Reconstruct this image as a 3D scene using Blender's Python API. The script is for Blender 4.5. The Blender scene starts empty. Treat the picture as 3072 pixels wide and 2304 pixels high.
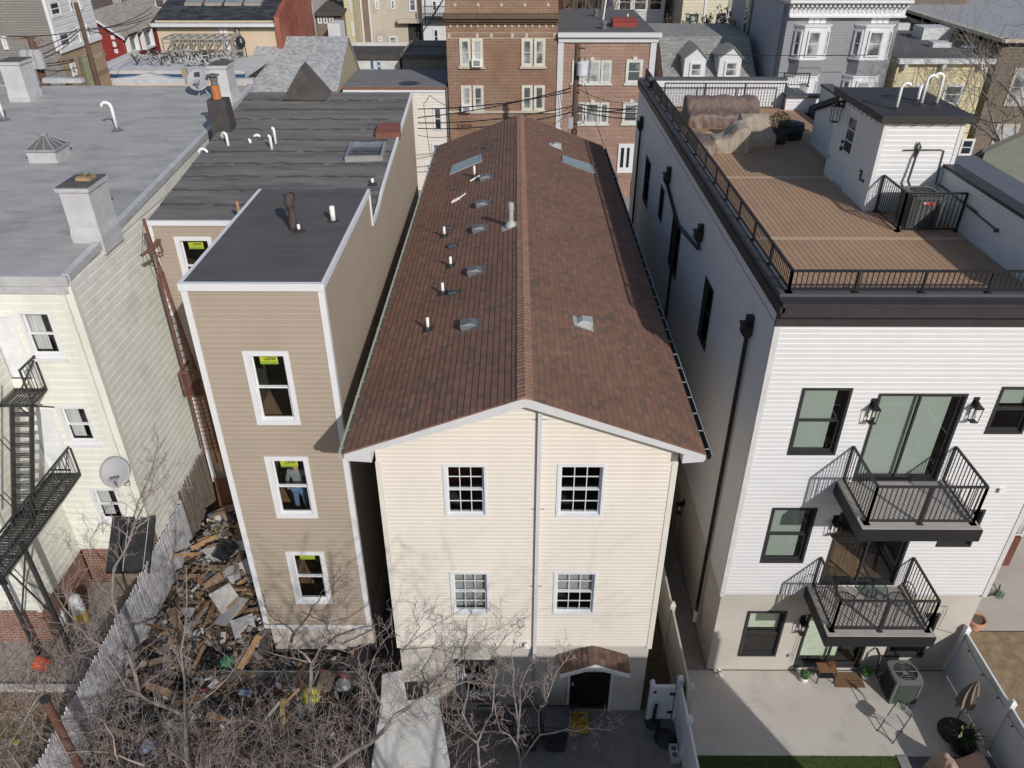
import bpy, math, random
from mathutils import Vector, Matrix
random.seed(7)
S = bpy.context.scene
# ---------------------------------------------------------------- camera
FPX, PITCH, YAW = 2338.5, math.radians(32.388), math.radians(-0.277)
CAM = Vector((0, -12.48, 17.924))
cp, sp = math.cos(PITCH), math.sin(PITCH)
FW = Vector((math.sin(YAW)*cp, math.cos(YAW)*cp, -sp))
RT = Vector((math.cos(YAW), -math.sin(YAW), 0))
UP = RT.cross(FW)
cam = bpy.data.objects.new('camera', bpy.data.cameras.new('camera'))
S.collection.objects.link(cam)
cam.matrix_world = Matrix(((RT.x, UP.x, -FW.x, CAM.x), (RT.y, UP.y, -FW.y, CAM.y), (RT.z, UP.z, -FW.z, CAM.z), (0, 0, 0, 1)))
cam.data.sensor_width = 36; cam.data.lens = FPX/3072*36
cam.data.clip_start = .1; cam.data.clip_end = 3000
S.camera = cam
S.render.resolution_x, S.render.resolution_y = 1024, 768
# ---------------------------------------------------------------- light
W = bpy.data.worlds.new('World'); S.world = W; W.use_nodes = True
TO_SUN = Vector((.55, -1, .66)).normalized()
sky = W.node_tree.nodes.new('ShaderNodeTexSky'); sky.sky_type = 'NISHITA'; sky.sun_disc = False
sky.sun_elevation = math.asin(TO_SUN.z)
sky.sun_rotation = math.atan2(TO_SUN.x, TO_SUN.y)
bg = W.node_tree.nodes['Background']; bg.inputs[1].default_value = .097
W.node_tree.links.new(sky.outputs[0], bg.inputs[0])
sl = bpy.data.lights.new('sun', 'SUN'); sl.energy = 3.25; sl.angle = math.radians(.5); sl.color = (1, .965, .92)
sun = bpy.data.objects.new('sun', sl); S.collection.objects.link(sun)
sun.rotation_euler = (-TO_SUN).to_track_quat('-Z', 'Y').to_euler(); sun.location = (20, -40, 40)
S.view_settings.view_transform = 'Standard'; S.view_settings.look = 'None'
S.view_settings.exposure = 0.0; S.view_settings.gamma = 1
# ---------------------------------------------------------------- measuring: a point of the photograph on a plane of the place
OX = [0, 750, 1500, 2272]; OY = [0, 550, 1100, 1704]
def q(r, c, x, y): return (OX[c-1]+x*800/2212, OY[r-1]+y*600/1659)
def d(x, y): return (x*1.38879, y*1.38879)
def ray(a): return FW + RT*((a[0]-1536)/FPX) - UP*((a[1]-1152)/FPX)
def YP(a, Y): v = ray(a); return CAM + v*((Y-CAM.y)/v.y)
def ZP(a, Z): v = ray(a); return CAM + v*((Z-CAM.z)/v.z)
def XP(a, X): v = ray(a); return CAM + v*((X-CAM.x)/v.x)
# ---------------------------------------------------------------- materials
MATS = {}
def _new(name):
    m = bpy.data.materials.new(name); m.use_nodes = True; MATS[name] = m
    return m, m.node_tree.nodes, m.node_tree.links, m.node_tree.nodes['Principled BSDF']
def _mix(N, L, fac, a, b, typ='MIX'):
    x = N.new('ShaderNodeMix'); x.data_type = 'RGBA'; x.blend_type = typ
    for i, v in ((0, fac), (6, a), (7, b)):
        if hasattr(v, 'is_linked') or hasattr(v, 'links'): L.new(v, x.inputs[i])
        else: x.inputs[i].default_value = v if i == 0 else (*v[:3], 1)
    return x.outputs[2]
def _ramp(N, L, src, stops, interp='LINEAR'):
    r = N.new('ShaderNodeValToRGB'); r.color_ramp.interpolation = interp
    e = r.color_ramp.elements
    while len(e) < len(stops): e.new(.5)
    for k, (p, c) in enumerate(stops):
        e[k].position = p; e[k].color = (*c, 1) if len(c) == 3 else c
    L.new(src, r.inputs[0]); return r.outputs[0]
def _noise(N, L, scale, detail=4, rough=.6, vec=None, stretch=None):
    t = N.new('ShaderNodeTexNoise'); t.inputs['Scale'].default_value = scale
    t.inputs['Detail'].default_value = detail; t.inputs['Roughness'].default_value = rough
    if vec is None:
        g = N.new('ShaderNodeNewGeometry'); vec = g.outputs['Position']
    if stretch:
        mp = N.new('ShaderNodeMapping'); mp.inputs['Scale'].default_value = stretch
        L.new(vec, mp.inputs[0]); vec = mp.outputs[0]
    L.new(vec, t.inputs['Vector']); return t.outputs[0]
def _bump(N, L, B, h, st, dist=.01):
    b = N.new('ShaderNodeBump'); b.inputs['Strength'].default_value = st; b.inputs['Distance'].default_value = dist
    L.new(h, b.inputs['Height']); L.new(b.outputs[0], B.inputs['Normal'])
def C3(c, k): return tuple(min(1, v*k) for v in c)
def M(name, col, rough=.6, metal=0, var=.12, scale=2.5, bump=0, bscale=40, stain=None, stain_amt=.5, stain_scale=.8, stretch=None, spec=.4):
    """painted / plastered / raw surface: base colour, soft blotches, optional stains of their own shape, fine grain"""
    if name in MATS: return MATS[name]
    m, N, L, B = _new(name)
    n = _noise(N, L, scale, 5, .65, stretch=stretch)
    c = _ramp(N, L, n, [(.3, C3(col, 1-var)), (.7, C3(col, 1+var))])
    if stain:
        s = _noise(N, L, stain_scale, 6, .7, stretch=stretch)
        f = _ramp(N, L, s, [(.52, (0, 0, 0)), (.72, (stain_amt,)*3)])
        c = _mix(N, L, f, c, stain)
    g = _noise(N, L, bscale*3, 3, .7)
    c = _mix(N, L, 1.0, c, _ramp(N, L, g, [(.3, (.94,)*3), (.7, (1,)*3)]), 'MULTIPLY')
    L.new(c, B.inputs['Base Color']); B.inputs['Roughness'].default_value = rough
    B.inputs['Metallic'].default_value = metal; B.inputs['Specular IOR Level'].default_value = spec
    if bump: _bump(N, L, B, _noise(N, L, bscale, 5, .7), bump, .02)
    return m
def _uv(N): return N.new('ShaderNodeUVMap').outputs[0]
def MBrick(name, c1, c2, mortar, bw=.21, bh=.07, ms=.012, var=.25, tint=None):
    if name in MATS: return MATS[name]
    m, N, L, B = _new(name)
    b = N.new('ShaderNodeTexBrick'); b.inputs['Scale'].default_value = 1
    b.inputs['Brick Width'].default_value = bw; b.inputs['Row Height'].default_value = bh
    b.inputs['Mortar Size'].default_value = ms; b.inputs['Mortar Smooth'].default_value = .1
    b.inputs['Color1'].default_value = (*c1, 1); b.inputs['Color2'].default_value = (*c2, 1); b.inputs['Mortar'].default_value = (*mortar, 1)
    L.new(_uv(N), b.inputs['Vector'])
    n = _noise(N, L, .9, 5, .65)
    c = _mix(N, L, 1.0, b.outputs[0], _ramp(N, L, n, [(.3, (1-var,)*3), (.7, (1,)*3)]), 'MULTIPLY')
    if tint:
        f = _ramp(N, L, _noise(N, L, .35, 3), [(.45, (0, 0, 0)), (.65, (.6,)*3)]); c = _mix(N, L, f, c, tint)
    L.new(c, B.inputs['Base Color']); B.inputs['Roughness'].default_value = .85
    _bump(N, L, B, b.outputs[1], -.4, .01)
    return m
def MTile(name, cols, w=.3, h=.14, line=.08, rough=.85, var=.2, joint=.03, dark=.35, half=False):
    """rows of tabs, each its own colour (asphalt shingles, slates, deck boards)"""
    if name in MATS: return MATS[name]
    m, N, L, B = _new(name)
    s = N.new('ShaderNodeSeparateXYZ'); L.new(_uv(N), s.inputs[0])
    def mt(op, a, b=None):
        x = N.new('ShaderNodeMath'); x.operation = op
        for i, v in enumerate((a, b)):
            if v is None: continue
            if isinstance(v, (int, float)): x.inputs[i].default_value = v
            else: L.new(v, x.inputs[i])
        return x.outputs[0]
    v = mt('DIVIDE', s.outputs[1], h); row = mt('FLOOR', v); fv = mt('FRACT', v)
    wn = N.new('ShaderNodeTexWhiteNoise'); wn.noise_dimensions = '1D'; L.new(row, wn.inputs['W'])
    u = mt('ADD', mt('DIVIDE', s.outputs[0], w), mt('MULTIPLY', wn.outputs[0], 7.0 if not half else 1.0))
    cu = mt('FLOOR', u); fu = mt('FRACT', u)
    cb = N.new('ShaderNodeCombineXYZ'); L.new(cu, cb.inputs[0]); L.new(row, cb.inputs[1])
    w2 = N.new('ShaderNodeTexWhiteNoise'); w2.noise_dimensions = '2D'; L.new(cb.outputs[0], w2.inputs['Vector'])
    k = len(cols)
    c = _ramp(N, L, w2.outputs[0], [(i/k, cc) for i, cc in enumerate(cols)], 'CONSTANT')
    n = _noise(N, L, 60, 3, .8)
    c = _mix(N, L, 1.0, c, _ramp(N, L, n, [(.3, (1-var,)*3), (.7, (1,)*3)]), 'MULTIPLY')
    n2 = _noise(N, L, .5, 4, .6)
    c = _mix(N, L, 1.0, c, _ramp(N, L, n2, [(.3, (.82,)*3), (.7, (1,)*3)]), 'MULTIPLY')
    e = mt('MAXIMUM', mt('LESS_THAN', fv, line), mt('LESS_THAN', fu, joint))
    c = _mix(N, L, mt('MULTIPLY', e, 1-dark), c, C3(cols[-1], .25))
    L.new(c, B.inputs['Base Color']); B.inputs['Roughness'].default_value = rough; B.inputs['Specular IOR Level'].default_value = .25
    hgt = mt('SUBTRACT', mt('MULTIPLY', w2.outputs[0], .5), e)
    _bump(N, L, B, hgt, .5, .006)
    return m
def MGlass(name, tint=(.9, .95, .95), dark=0.0, refl=1.0):
    """window glass: see-through with a Fresnel reflection"""
    if name in MATS: return MATS[name]
    m, N, L, B = _new(name)
    N.remove(B); out = N['Material Output']
    t = N.new('ShaderNodeBsdfTransparent'); t.inputs[0].default_value = (*C3(tint, 1-dark), 1)
    g = N.new('ShaderNodeBsdfGlossy'); g.inputs['Roughness'].default_value = .015
    f = N.new('ShaderNodeFresnel'); f.inputs[0].default_value = 1.5
    mm = N.new('ShaderNodeMath'); mm.operation = 'MULTIPLY'; mm.inputs[1].default_value = 1.9*refl; mm.use_clamp = True
    bf = N.new('ShaderNodeNewGeometry'); sb = N.new('ShaderNodeMath'); sb.operation = 'SUBTRACT'; sb.inputs[0].default_value = 1; L.new(bf.outputs['Backfacing'], sb.inputs[1])
    m2 = N.new('ShaderNodeMath'); m2.operation = 'MULTIPLY'; L.new(f.outputs[0], m2.inputs[0]); L.new(sb.outputs[0], m2.inputs[1])
    L.new(m2.outputs[0], mm.inputs[0])
    mx = N.new('ShaderNodeMixShader'); L.new(mm.outputs[0], mx.inputs[0]); L.new(t.outputs[0], mx.inputs[1]); L.new(g.outputs[0], mx.inputs[2])
    L.new(mx.outputs[0], out.inputs[0]); return m
def MPane(name, col=(.02, .025, .03), col2=(.09, .1, .1), sc=.7):
    """far window glass: dark room and curtains behind a glossy pane"""
    if name in MATS: return MATS[name]
    m, N, L, B = _new(name)
    n = _noise(N, L, sc, 3, .5)
    c = _ramp(N, L, n, [(.45, col), (.6, col2)])
    L.new(c, B.inputs['Base Color']); B.inputs['Roughness'].default_value = .06; B.inputs['Specular IOR Level'].default_value = .8
    return m
# ---------------------------------------------------------------- mesh builder
class MB:
    def __init__(s): s.v = []; s.f = []; s.m = []; s.uv = {}
    def face(s, pts, m=0, uv=None):
        k = len(s.v)
        if uv: s.uv[len(s.f)] = uv
        s.v += [Vector(p) for p in pts]; s.f.append(list(range(k, k+len(pts)))); s.m.append(m)
    def box(s, x0, x1, y0, y1, z0, z1, m=0):
        s.hexa([Vector((x, y, z)) for z in (z0, z1) for x, y in ((x0, y0), (x1, y0), (x1, y1), (x0, y1))], m)
    def hexa(s, p, m=0):
        k = len(s.v); s.v += [Vector(a) for a in p]
        for f in ((3, 2, 1, 0), (4, 5, 6, 7), (0, 1, 5, 4), (1, 2, 6, 5), (2, 3, 7, 6), (3, 0, 4, 7)):
            s.f.append([k+i for i in f]); s.m.append(m)
    def prism(s, poly, dv, m=0):
        dv = Vector(dv); n = len(poly); k = len(s.v); P = [Vector(p) for p in poly]
        s.v += P + [p+dv for p in P]
        s.f.append([k+i for i in range(n)][::-1]); s.m.append(m)
        s.f.append([k+n+i for i in range(n)]); s.m.append(m)
        for i in range(n):
            j = (i+1) % n; s.f.append([k+i, k+j, k+n+j, k+n+i]); s.m.append(m)
    def cyl(s, a, b, r0, r1=None, n=10, m=0): s.tube([a, b], [r0, r0 if r1 is None else r1], n, m)
    def tube(s, pts, r, n=6, m=0, cap=True):
        P = [Vector(p) for p in pts]; K = len(P)
        R = r if isinstance(r, (list, tuple)) else [r]*K
        t = (P[1]-P[0]).normalized(); up = Vector((0, 0, 1)) if abs(t.z) < .9 else Vector((1, 0, 0))
        x = t.cross(up).normalized(); k = len(s.v)
        for i in range(K):
            tt = (P[min(i+1, K-1)]-P[max(i-1, 0)])
            tt = tt.normalized() if tt.length > 1e-9 else t
            x = (x - tt*x.dot(tt)); x = x.normalized() if x.length > 1e-6 else tt.orthogonal().normalized()
            y = tt.cross(x)
            for j in range(n):
                a = 2*math.pi*j/n; s.v.append(P[i]+(x*math.cos(a)+y*math.sin(a))*R[i])
        for i in range(K-1):
            for j in range(n):
                j2 = (j+1) % n; s.f.append([k+i*n+j, k+i*n+j2, k+(i+1)*n+j2, k+(i+1)*n+j]); s.m.append(m)
        if cap:
            s.f.append([k+j for j in range(n)][::-1]); s.m.append(m)
            s.f.append([k+(K-1)*n+j for j in range(n)]); s.m.append(m)
    def bar(s, a, b, w, h=None, m=0):
        """square bar from a to b"""
        a, b = Vector(a), Vector(b); h = h or w; t = (b-a).normalized()
        up = Vector((0, 0, 1)) if abs(t.z) < .9 else Vector((0, 1, 0))
        x = t.cross(up).normalized()*w/2; y = x.cross(t).normalized()*h/2
        s.hexa([a-x-y, a+x-y, a+x+y, a-x+y, b-x-y, b+x-y, b+x+y, b-x+y], m)
    def lathe(s, c, prof, n=16, m=0, ax=None):
        c = Vector(c); Q = ax or Matrix.Identity(3); k = len(s.v)
        for r, z in prof:
            for j in range(n):
                a = 2*math.pi*j/n; s.v.append(c+Q@Vector((r*math.cos(a), r*math.sin(a), z)))
        for i in range(len(prof)-1):
            for j in range(n):
                j2 = (j+1) % n; s.f.append([k+i*n+j, k+i*n+j2, k+(i+1)*n+j2, k+(i+1)*n+j]); s.m.append(m)
        s.f.append([k+j for j in range(n)][::-1]); s.m.append(m)
        s.f.append([k+(len(prof)-1)*n+j for j in range(n)]); s.m.append(m)
    def build(s, name, mat, parent=None, smooth=False, solid=0):
        me = bpy.data.meshes.new(name)
        org = s.v[0].copy() if False else Vector((0, 0, 0))
        if parent is None and s.v:
            xs = [v.x for v in s.v]; ys = [v.y for v in s.v]; zs = [v.z for v in s.v]
            org = Vector(((min(xs)+max(xs))/2, (min(ys)+max(ys))/2, min(zs)))
        elif parent is not None:
            org = parent.get('_o') and Vector(parent['_o']) or Vector((0, 0, 0))
        me.from_pydata([v-org for v in s.v], [], s.f)
        for mm in (mat if isinstance(mat, (list, tuple)) else [mat]): me.materials.append(mm)
        for i, p in enumerate(me.polygons):
            p.material_index = s.m[i]; p.use_smooth = smooth
        me.update()
        uv = me.uv_layers.new(name='UVMap').data
        for p in me.polygons:
            if p.index in s.uv:
                for li, c in zip(p.loop_indices, s.uv[p.index]): uv[li].uv = c
                continue
            n = p.normal
            if abs(n.z) > .9985: t, b = Vector((1, 0, 0)), Vector((0, 1, 0))
            else:
                t = Vector((0, 0, 1)).cross(n).normalized(); b = n.cross(t)
                if abs(t.x) > abs(t.y): 
                    if t.x < 0: t = -t
                elif t.y < 0: t = -t
            for li in p.loop_indices:
                co = s.v[me.loops[li].vertex_index]; uv[li].uv = (co.dot(t), co.dot(b))
        o = bpy.data.objects.new(name, me); S.collection.objects.link(o)
        o['_o'] = org
        if parent is not None: o.parent = parent
        else: o.location = org
        return o
def build_each(mb, name, mat, parent):
    """a mesh of separate boxes linked box by box"""
    o = None
    for k in range(0, len(mb.v), 8):
        b = MB(); b.hexa(mb.v[k:k+8]); o = b.build(name, mat, parent)
    return o
def tag(o, label=None, cat=None, group=None, kind=None):
    if label: o['label'] = label
    if cat: o['category'] = cat
    if group: o['group'] = group
    if kind: o['kind'] = kind
    return o
def thing(name, label, cat, loc=(0, 0, 0), group=None):
    o = bpy.data.objects.new(name, None); S.collection.objects.link(o); o.location = loc; o['_o'] = Vector(loc)
    o.empty_display_size = .2
    return tag(o, label, cat, group)
class Fc:
    """a wall plane: u along it, z up, n outward"""
    def __init__(s, o, U, N): s.o, s.U, s.N = Vector(o), Vector(U), Vector(N)
    def pt(s, u, z, n=0): return s.o + s.U*u + Vector((0, 0, z)) + s.N*n
    def u(s, p): return (Vector(p)-s.o).dot(s.U)
    def box(s, mb, u0, u1, z0, z1, n0, n1, m=0):
        a = [s.pt(u, z, n) for z in (z0, z1) for u, n in ((u0, n1), (u1, n1), (u1, n0), (u0, n0))]
        mb.hexa(a, m)
    def quad(s, mb, u0, u1, z0, z1, n=0, m=0):
        mb.face([s.pt(u0, z0, n), s.pt(u1, z0, n), s.pt(u1, z1, n), s.pt(u0, z1, n)], m)
def FY(Y): return Fc((0, Y, 0), (1, 0, 0), (0, -1, 0))
def FXp(X): return Fc((X, 0, 0), (0, 1, 0), (1, 0, 0))
def FXn(X): return Fc((X, 0, 0), (0, 1, 0), (-1, 0, 0))
def _cut(u0, u1, z, holes):
    iv = [(u0, u1)]
    for h in holes:
        if h[2] < z < h[3]:
            nv = []
            for a, b in iv:
                if h[1] <= a or h[0] >= b: nv.append((a, b)); continue
                if h[0] > a: nv.append((a, h[0]))
                if h[1] < b: nv.append((h[1], b))
            iv = nv
    return iv
def wall(mb, F, u0, u1, z0, z1, holes=(), exp=0, th=.014, lim=None, n=0, m=0, seams=None):
    """wall sheet with openings; exp>0 makes real lapped siding courses"""
    zc = []
    if exp:
        k = int(math.ceil((z1-z0)/exp)); zc = [(z0+i*exp, min(z1, z0+(i+1)*exp)) for i in range(k)]
    else: zc = [(z0, z1)]
    for a, b in zc:
        bv = a+exp*.7 if exp else None
        cuts = sorted({a, b} | {x for h in holes for x in (h[2], h[3]) if a < x < b} | ({bv} if exp and a < bv < b else set()))
        for c0, c1 in zip(cuts, cuts[1:]):
            pf = lambda z: n + ((th*(1-.12*(z-a)/(exp*.7)) if z <= bv+1e-6 else th*.88*(1-(z-bv)/(exp*.3))) if exp else 0)
            na, nb = pf(c0), pf(c1)
            for p, r in _cut(u0, u1, (c0+c1)/2, holes):
                p0 = p1 = p; r0 = r1 = r
                if lim:
                    l0, l1 = lim(c0), lim(c1)
                    p0, r0 = max(p, l0[0]), min(r, l0[1]); p1, r1 = max(p, l1[0]), min(r, l1[1])
                    if r0 <= p0: continue
                    if r1 < p1: p1 = r1 = (p1+r1)/2
                mb.face([F.pt(p0, c0, na), F.pt(r0, c0, na), F.pt(r1, c1, nb), F.pt(p1, c1, nb)], m)
                if exp and c0 == a:
                    mb.face([F.pt(p0, c0, n-.004), F.pt(r0, c0, n-.004), F.pt(r0, c0, na), F.pt(p0, c0, na)], m)
# window: frame is a part of its house, pane / blind / sill are sub-parts
def window(parent, F, rect, fm, holes=None, trim=.08, proud=.03, style='dh', mun=None, glass=None, room=None, blind=None, sash=.045, ext=(.5, .7, .35), label=None, sill=None, sashm=None, name='window', split=.5, roomm=None, screen=True, base_n=.0):
    u0, u1, z0, z1 = rect
    if holes is None: proud = max(proud, .075)
    mb = MB(); T = trim; b0 = base_n
    if T > 0:
        F.box(mb, u0, u1, z1-T, z1, b0-.03, b0+proud); F.box(mb, u0, u1, z0, z0+T, b0-.03, b0+proud)
        F.box(mb, u0, u0+T, z0+T, z1-T, b0-.03, b0+proud); F.box(mb, u1-T, u1, z0+T, z1-T, b0-.03, b0+proud)
    a0, a1, c0, c1 = u0+T, u1-T, z0+T, z1-T
    if holes is not None: holes.append((u0+T*.5, u1-T*.5, z0+T*.5, z1-T*.5))
    # reveal
    D = .13 if holes is not None else 0
    if D:
        e = .018
        F.box(mb, a0-.002, a0+e, c0, c1, -D, b0+.004); F.box(mb, a1-e, a1+.002, c0, c1, -D, b0+.004)
        F.box(mb, a0+e, a1-e, c1-e, c1+.002, -D, b0+.004); F.box(mb, a0+e, a1-e, c0-.002, c0+e, -D, b0+.004)
        a0 += e; a1 -= e; c0 += e; c1 -= e
    s = sash; sm = 1 if sashm else 0
    n_up, n_lo = (-.035, -.075) if D else (.062, .052)
    panes = []
    def sashbox(x0, x1, y0, y1, n, nx, ny):
        t = .03 if D else .012
        F.box(mb, x0, x1, y1-s, y1, n-t, n, sm); F.box(mb, x0, x1, y0, y0+s, n-t, n, sm)
        F.box(mb, x0, x0+s, y0+s, y1-s, n-t, n, sm); F.box(mb, x1-s, x1, y0+s, y1-s, n-t, n, sm)
        for i in range(1, nx):
            x = x0+s+(x1-x0-2*s)*i/nx; F.box(mb, x-.009, x+.009, y0+s, y1-s, n-t+.004, n-.004, sm)
        for i in range(1, ny):
            y = y0+s+(y1-y0-2*s)*i/ny; F.box(mb, x0+s, x1-s, y-.009, y+.009, n-t+.006, n-.006, sm)
        panes.append((x0+s, x1-s, y0+s, y1-s, n-t/2))
    nx, ny = mun or (1, 1)
    zm = c0+(c1-c0)*split
    if style == 'dh':
        sashbox(a0, a1, zm-s*.5, c1, n_lo if D else n_up, nx, ny); sashbox(a0, a1, c0, zm+s*.5, n_up if D else n_lo, nx, ny)
    elif style == 'slider':
        um = (a0+a1)/2
        sashbox(a0, um+s*.5, c0, c1, n_lo, nx, ny); sashbox(um-s*.5, a1, c0, c1, n_up, nx, ny)
    else:
        sashbox(a0, a1, c0, c1, n_up, nx, ny)
    fr = mb.build(name, [fm, sashm] if sashm else fm, parent)
    if label: fr['label'] = label
    g = MB()
    for p in panes: F.quad(g, *p)
    g.build('pane', glass, fr)
    if sill:
        sb = MB(); F.box(sb, u0-.04, u1+.04, z0-.07, z0, b0, b0+.09); sb.build('sill', sill if not isinstance(sill, bool) else fm, fr)
    if blind and D:
        frac, bm, off = blind
        bb = MB(); zz = c1-(c1-c0)*frac; F.quad(bb, a0+.02, a1-.02-off, zz, c1, -.16)
        bb.build('blind', bm, fr)
    if room and D:
        rm = MB(); dep = room; eu, ed, et = ext
        x0, x1, y0, y1 = a0-eu, a1+eu, c0-ed, c1+et; nn, nf = -D-.05, -dep
        P = F.pt
        rm.face([P(x0, y0, nn), P(x1, y0, nn), P(x1, y0, nf), P(x0, y0, nf)], 1)
        rm.face([P(x0, y1, nn), P(x1, y1, nn), P(x1, y1, nf), P(x0, y1, nf)], 0)
        rm.face([P(x0, y0, nf), P(x1, y0, nf), P(x1, y1, nf), P(x0, y1, nf)], 0)
        rm.face([P(x0, y0, nn), P(x0, y0, nf), P(x0, y1, nf), P(x0, y1, nn)], 0)
        rm.face([P(x1, y0, nn), P(x1, y0, nf), P(x1, y1, nf), P(x1, y1, nn)], 0)
        rm.build('room', list(roomm), fr)
    return fr
def text(mbname, s, size, F, u, z, n, mat, parent, bold=.0):
    cu = bpy.data.curves.new('t', 'FONT'); cu.body = s; cu.size = size; cu.extrude = .001; cu.offset = bold
    cu.align_x = 'CENTER'; cu.align_y = 'CENTER'
    to = bpy.data.objects.new('t', cu); S.collection.objects.link(to)
    bpy.context.view_layer.update()
    me = bpy.data.meshes.new_from_object(to.evaluated_get(bpy.context.evaluated_depsgraph_get()))
    bpy.data.objects.remove(to)
    org = Vector(parent['_o'])
    for v in me.vertices: v.co = F.pt(u+v.co.x, z+v.co.y, n+v.co.z) - org
    me.materials.clear(); me.materials.append(mat); me.name = mbname
    o = bpy.data.objects.new(mbname, me); S.collection.objects.link(o); o.parent = parent; o['_o'] = org
    return o
def rectp(F, tl, br, plane):
    a, b = plane(tl), plane(br); ua, ub = F.u(a), F.u(b)
    return (min(ua, ub), max(ua, ub), min(a.z, b.z), max(a.z, b.z))
# parent's _o: parts store coordinates relative to the thing's base, sub-parts share it
_build = MB.build
# ================================================================ MATERIALS OF THE PLACE
m_beige = M('siding_beige', (.72, .66, .585), .5, var=.05, scale=1.2, stretch=(1, 1, .3))
m_tan = M('siding_tan', (.385, .315, .25), .5, var=.05, scale=1.0)
m_white = M('siding_white', (.655, .653, .66), .45, var=.03)
m_cream = M('siding_old_cream', (.76, .755, .68), .6, var=.06, stain=(.45, .44, .36), stain_amt=.35, stretch=(1, 1, .25))
m_creamside = M('siding_old_side', (.80, .80, .74), .6, var=.08, stain=(.36, .36, .31), stain_amt=.4, stain_scale=.6)
m_trim = M('trim_white', (.72, .72, .73), .45, var=.03)
m_trimg = M('trim_grey', (.60, .60, .61), .5, var=.05)
m_vinyl = M('vinyl_white', (.70, .71, .73), .4, var=.03)
m_black = M('metal_black', (.018, .018, .02), .45, var=.15)
m_blackf = M('frame_dark', (.035, .033, .036), .5, var=.15)
m_iron = M('iron_dark', (.045, .045, .045), .6, var=.3, scale=6)
m_galv = M('galvanised', (.16, .163, .163), .5, metal=.2, var=.2, scale=8)
m_galvl = M('metal_light', (.42, .43, .43), .5, metal=.1, var=.1, scale=8)
m_pvc = M('pvc_white', (.82, .81, .78), .4, var=.05)
m_rust = M('rusty_brown', (.17, .075, .055), .8, var=.3, scale=9, stain=(.3, .12, .05), stain_amt=.5, stain_scale=4)
m_conc = M('concrete', (.50, .47, .43), .85, var=.1, scale=1.2, bump=.3, stain=(.28, .26, .23), stain_amt=.35, stain_scale=.8)
m_stucco = M('stucco_grey', (.50, .465, .41), .85, var=.08, scale=1, bump=.2, stain=(.34, .31, .26), stain_amt=.4, stain_scale=.7)
m_asph = M('asphalt_street', (.06, .06, .062), .9, var=.2, bump=.3)
m_wood = M('raw_wood', (.42, .26, .13), .8, var=.25, scale=5, stretch=(1, 1, .2))
m_woodd = M('old_wood', (.25, .19, .14), .85, var=.35, scale=6, stretch=(1, 6, 1))
m_room = M('room_wall', (.10, .10, .10), .9, var=.15); m_roomf = M('room_floor', (.22, .13, .075), .6, var=.3, scale=4, stretch=(6, 1, 1))
m_roomd = M('room_dark', (.035, .035, .035), .9)
m_orange = M('orange_fabric', (.30, .07, .03), .7)
g_clear = MGlass('glass_clear', (.97, 1, .99), dark=.04); g_dark = MGlass('glass_dim', (.95, 1, .97), dark=.03, refl=1.0)
def MBlind(name, col, pitch=.035):
    m, N, L, B = _new(name)
    s = N.new('ShaderNodeSeparateXYZ'); L.new(_uv(N), s.inputs[0])
    a = N.new('ShaderNodeMath'); a.operation = 'DIVIDE'; a.inputs[1].default_value = pitch; L.new(s.outputs[1], a.inputs[0])
    b = N.new('ShaderNodeMath'); b.operation = 'FRACT'; L.new(a.outputs[0], b.inputs[0])
    L.new(_ramp(N, L, b.outputs[0], [(0, C3(col, .55)), (.18, col), (1, C3(col, .85))]), B.inputs['Base Color']); B.inputs['Roughness'].default_value = .7
    return m
b_green = MBlind('blind_green', (.33, .36, .335)); b_grey = MBlind('blind_grey', (.52, .52, .50)); b_curt = M('curtain', (.5, .5, .5), .9, var=.35, scale=3, stretch=(9, 9, .4))
brown = [(.265, .150, .104), (.24, .137, .097), (.29, .166, .114), (.195, .125, .098), (.252, .142, .10), (.272, .146, .103)]
m_shingle = MTile('shingles_brown', brown, w=.16, h=10, line=0, joint=.0, var=.22)
m_ridge = M('ridge_caps', (.295, .168, .118), .85, var=.22, scale=6)

def course_roof(name, x_ridge, z_ridge, x_eave, z_eave, y0, y1, mat, parent, exp=.14, th=.012):
    """one slope whose shingle courses run along Y, each course a real step"""
    mb = MB(); n = max(2, int(round(math.hypot(x_eave-x_ridge, z_eave-z_ridge)/exp)))
    for i in range(n):
        a, b = i/n, (i+1)/n
        xa, za = x_ridge+(x_eave-x_ridge)*a, z_ridge+(z_eave-z_ridge)*a
        xb, zb = x_ridge+(x_eave-x_ridge)*b, z_ridge+(z_eave-z_ridge)*b
        o_ = 0 if x_eave < x_ridge else 100
        mb.face([(xa, y0, za), (xb, y0, zb+th), (xb, y1, zb+th), (xa, y1, za)], uv=[(y0, i+o_+.999), (y0, i+o_+.001), (y1, i+o_+.001), (y1, i+o_+.999)])
        mb.face([(xb, y0, zb), (xb, y1, zb), (xb, y1, zb+th), (xb, y0, zb+th)])
    mb.face([(x_ridge, y0, z_ridge-.04), (x_eave, y0, z_eave-.04), (x_eave, y1, z_eave-.04), (x_ridge, y1, z_ridge-.04)])
    mb.face([(x_ridge, y0, z_ridge-.04), (x_eave, y0, z_eave-.04), (x_eave, y0, z_eave+th), (x_ridge, y0, z_ridge)])
    mb.face([(x_ridge, y1, z_ridge-.04), (x_eave, y1, z_eave-.04), (x_eave, y1, z_eave+th), (x_ridge, y1, z_ridge)])
    return mb.build(name, mat, parent)
def MShY(name, cols, h=.14, w=.16, line=.1):
    """shingle colours for slopes whose courses run along Y: u = world Y, v = distance down the slope (world X)"""
    m = MTile(name, cols, w=w, h=h, line=line, joint=0, var=.25); return m
m_shY = MShY('shingles_roof', brown, h=1, w=.17, line=.07)

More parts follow.
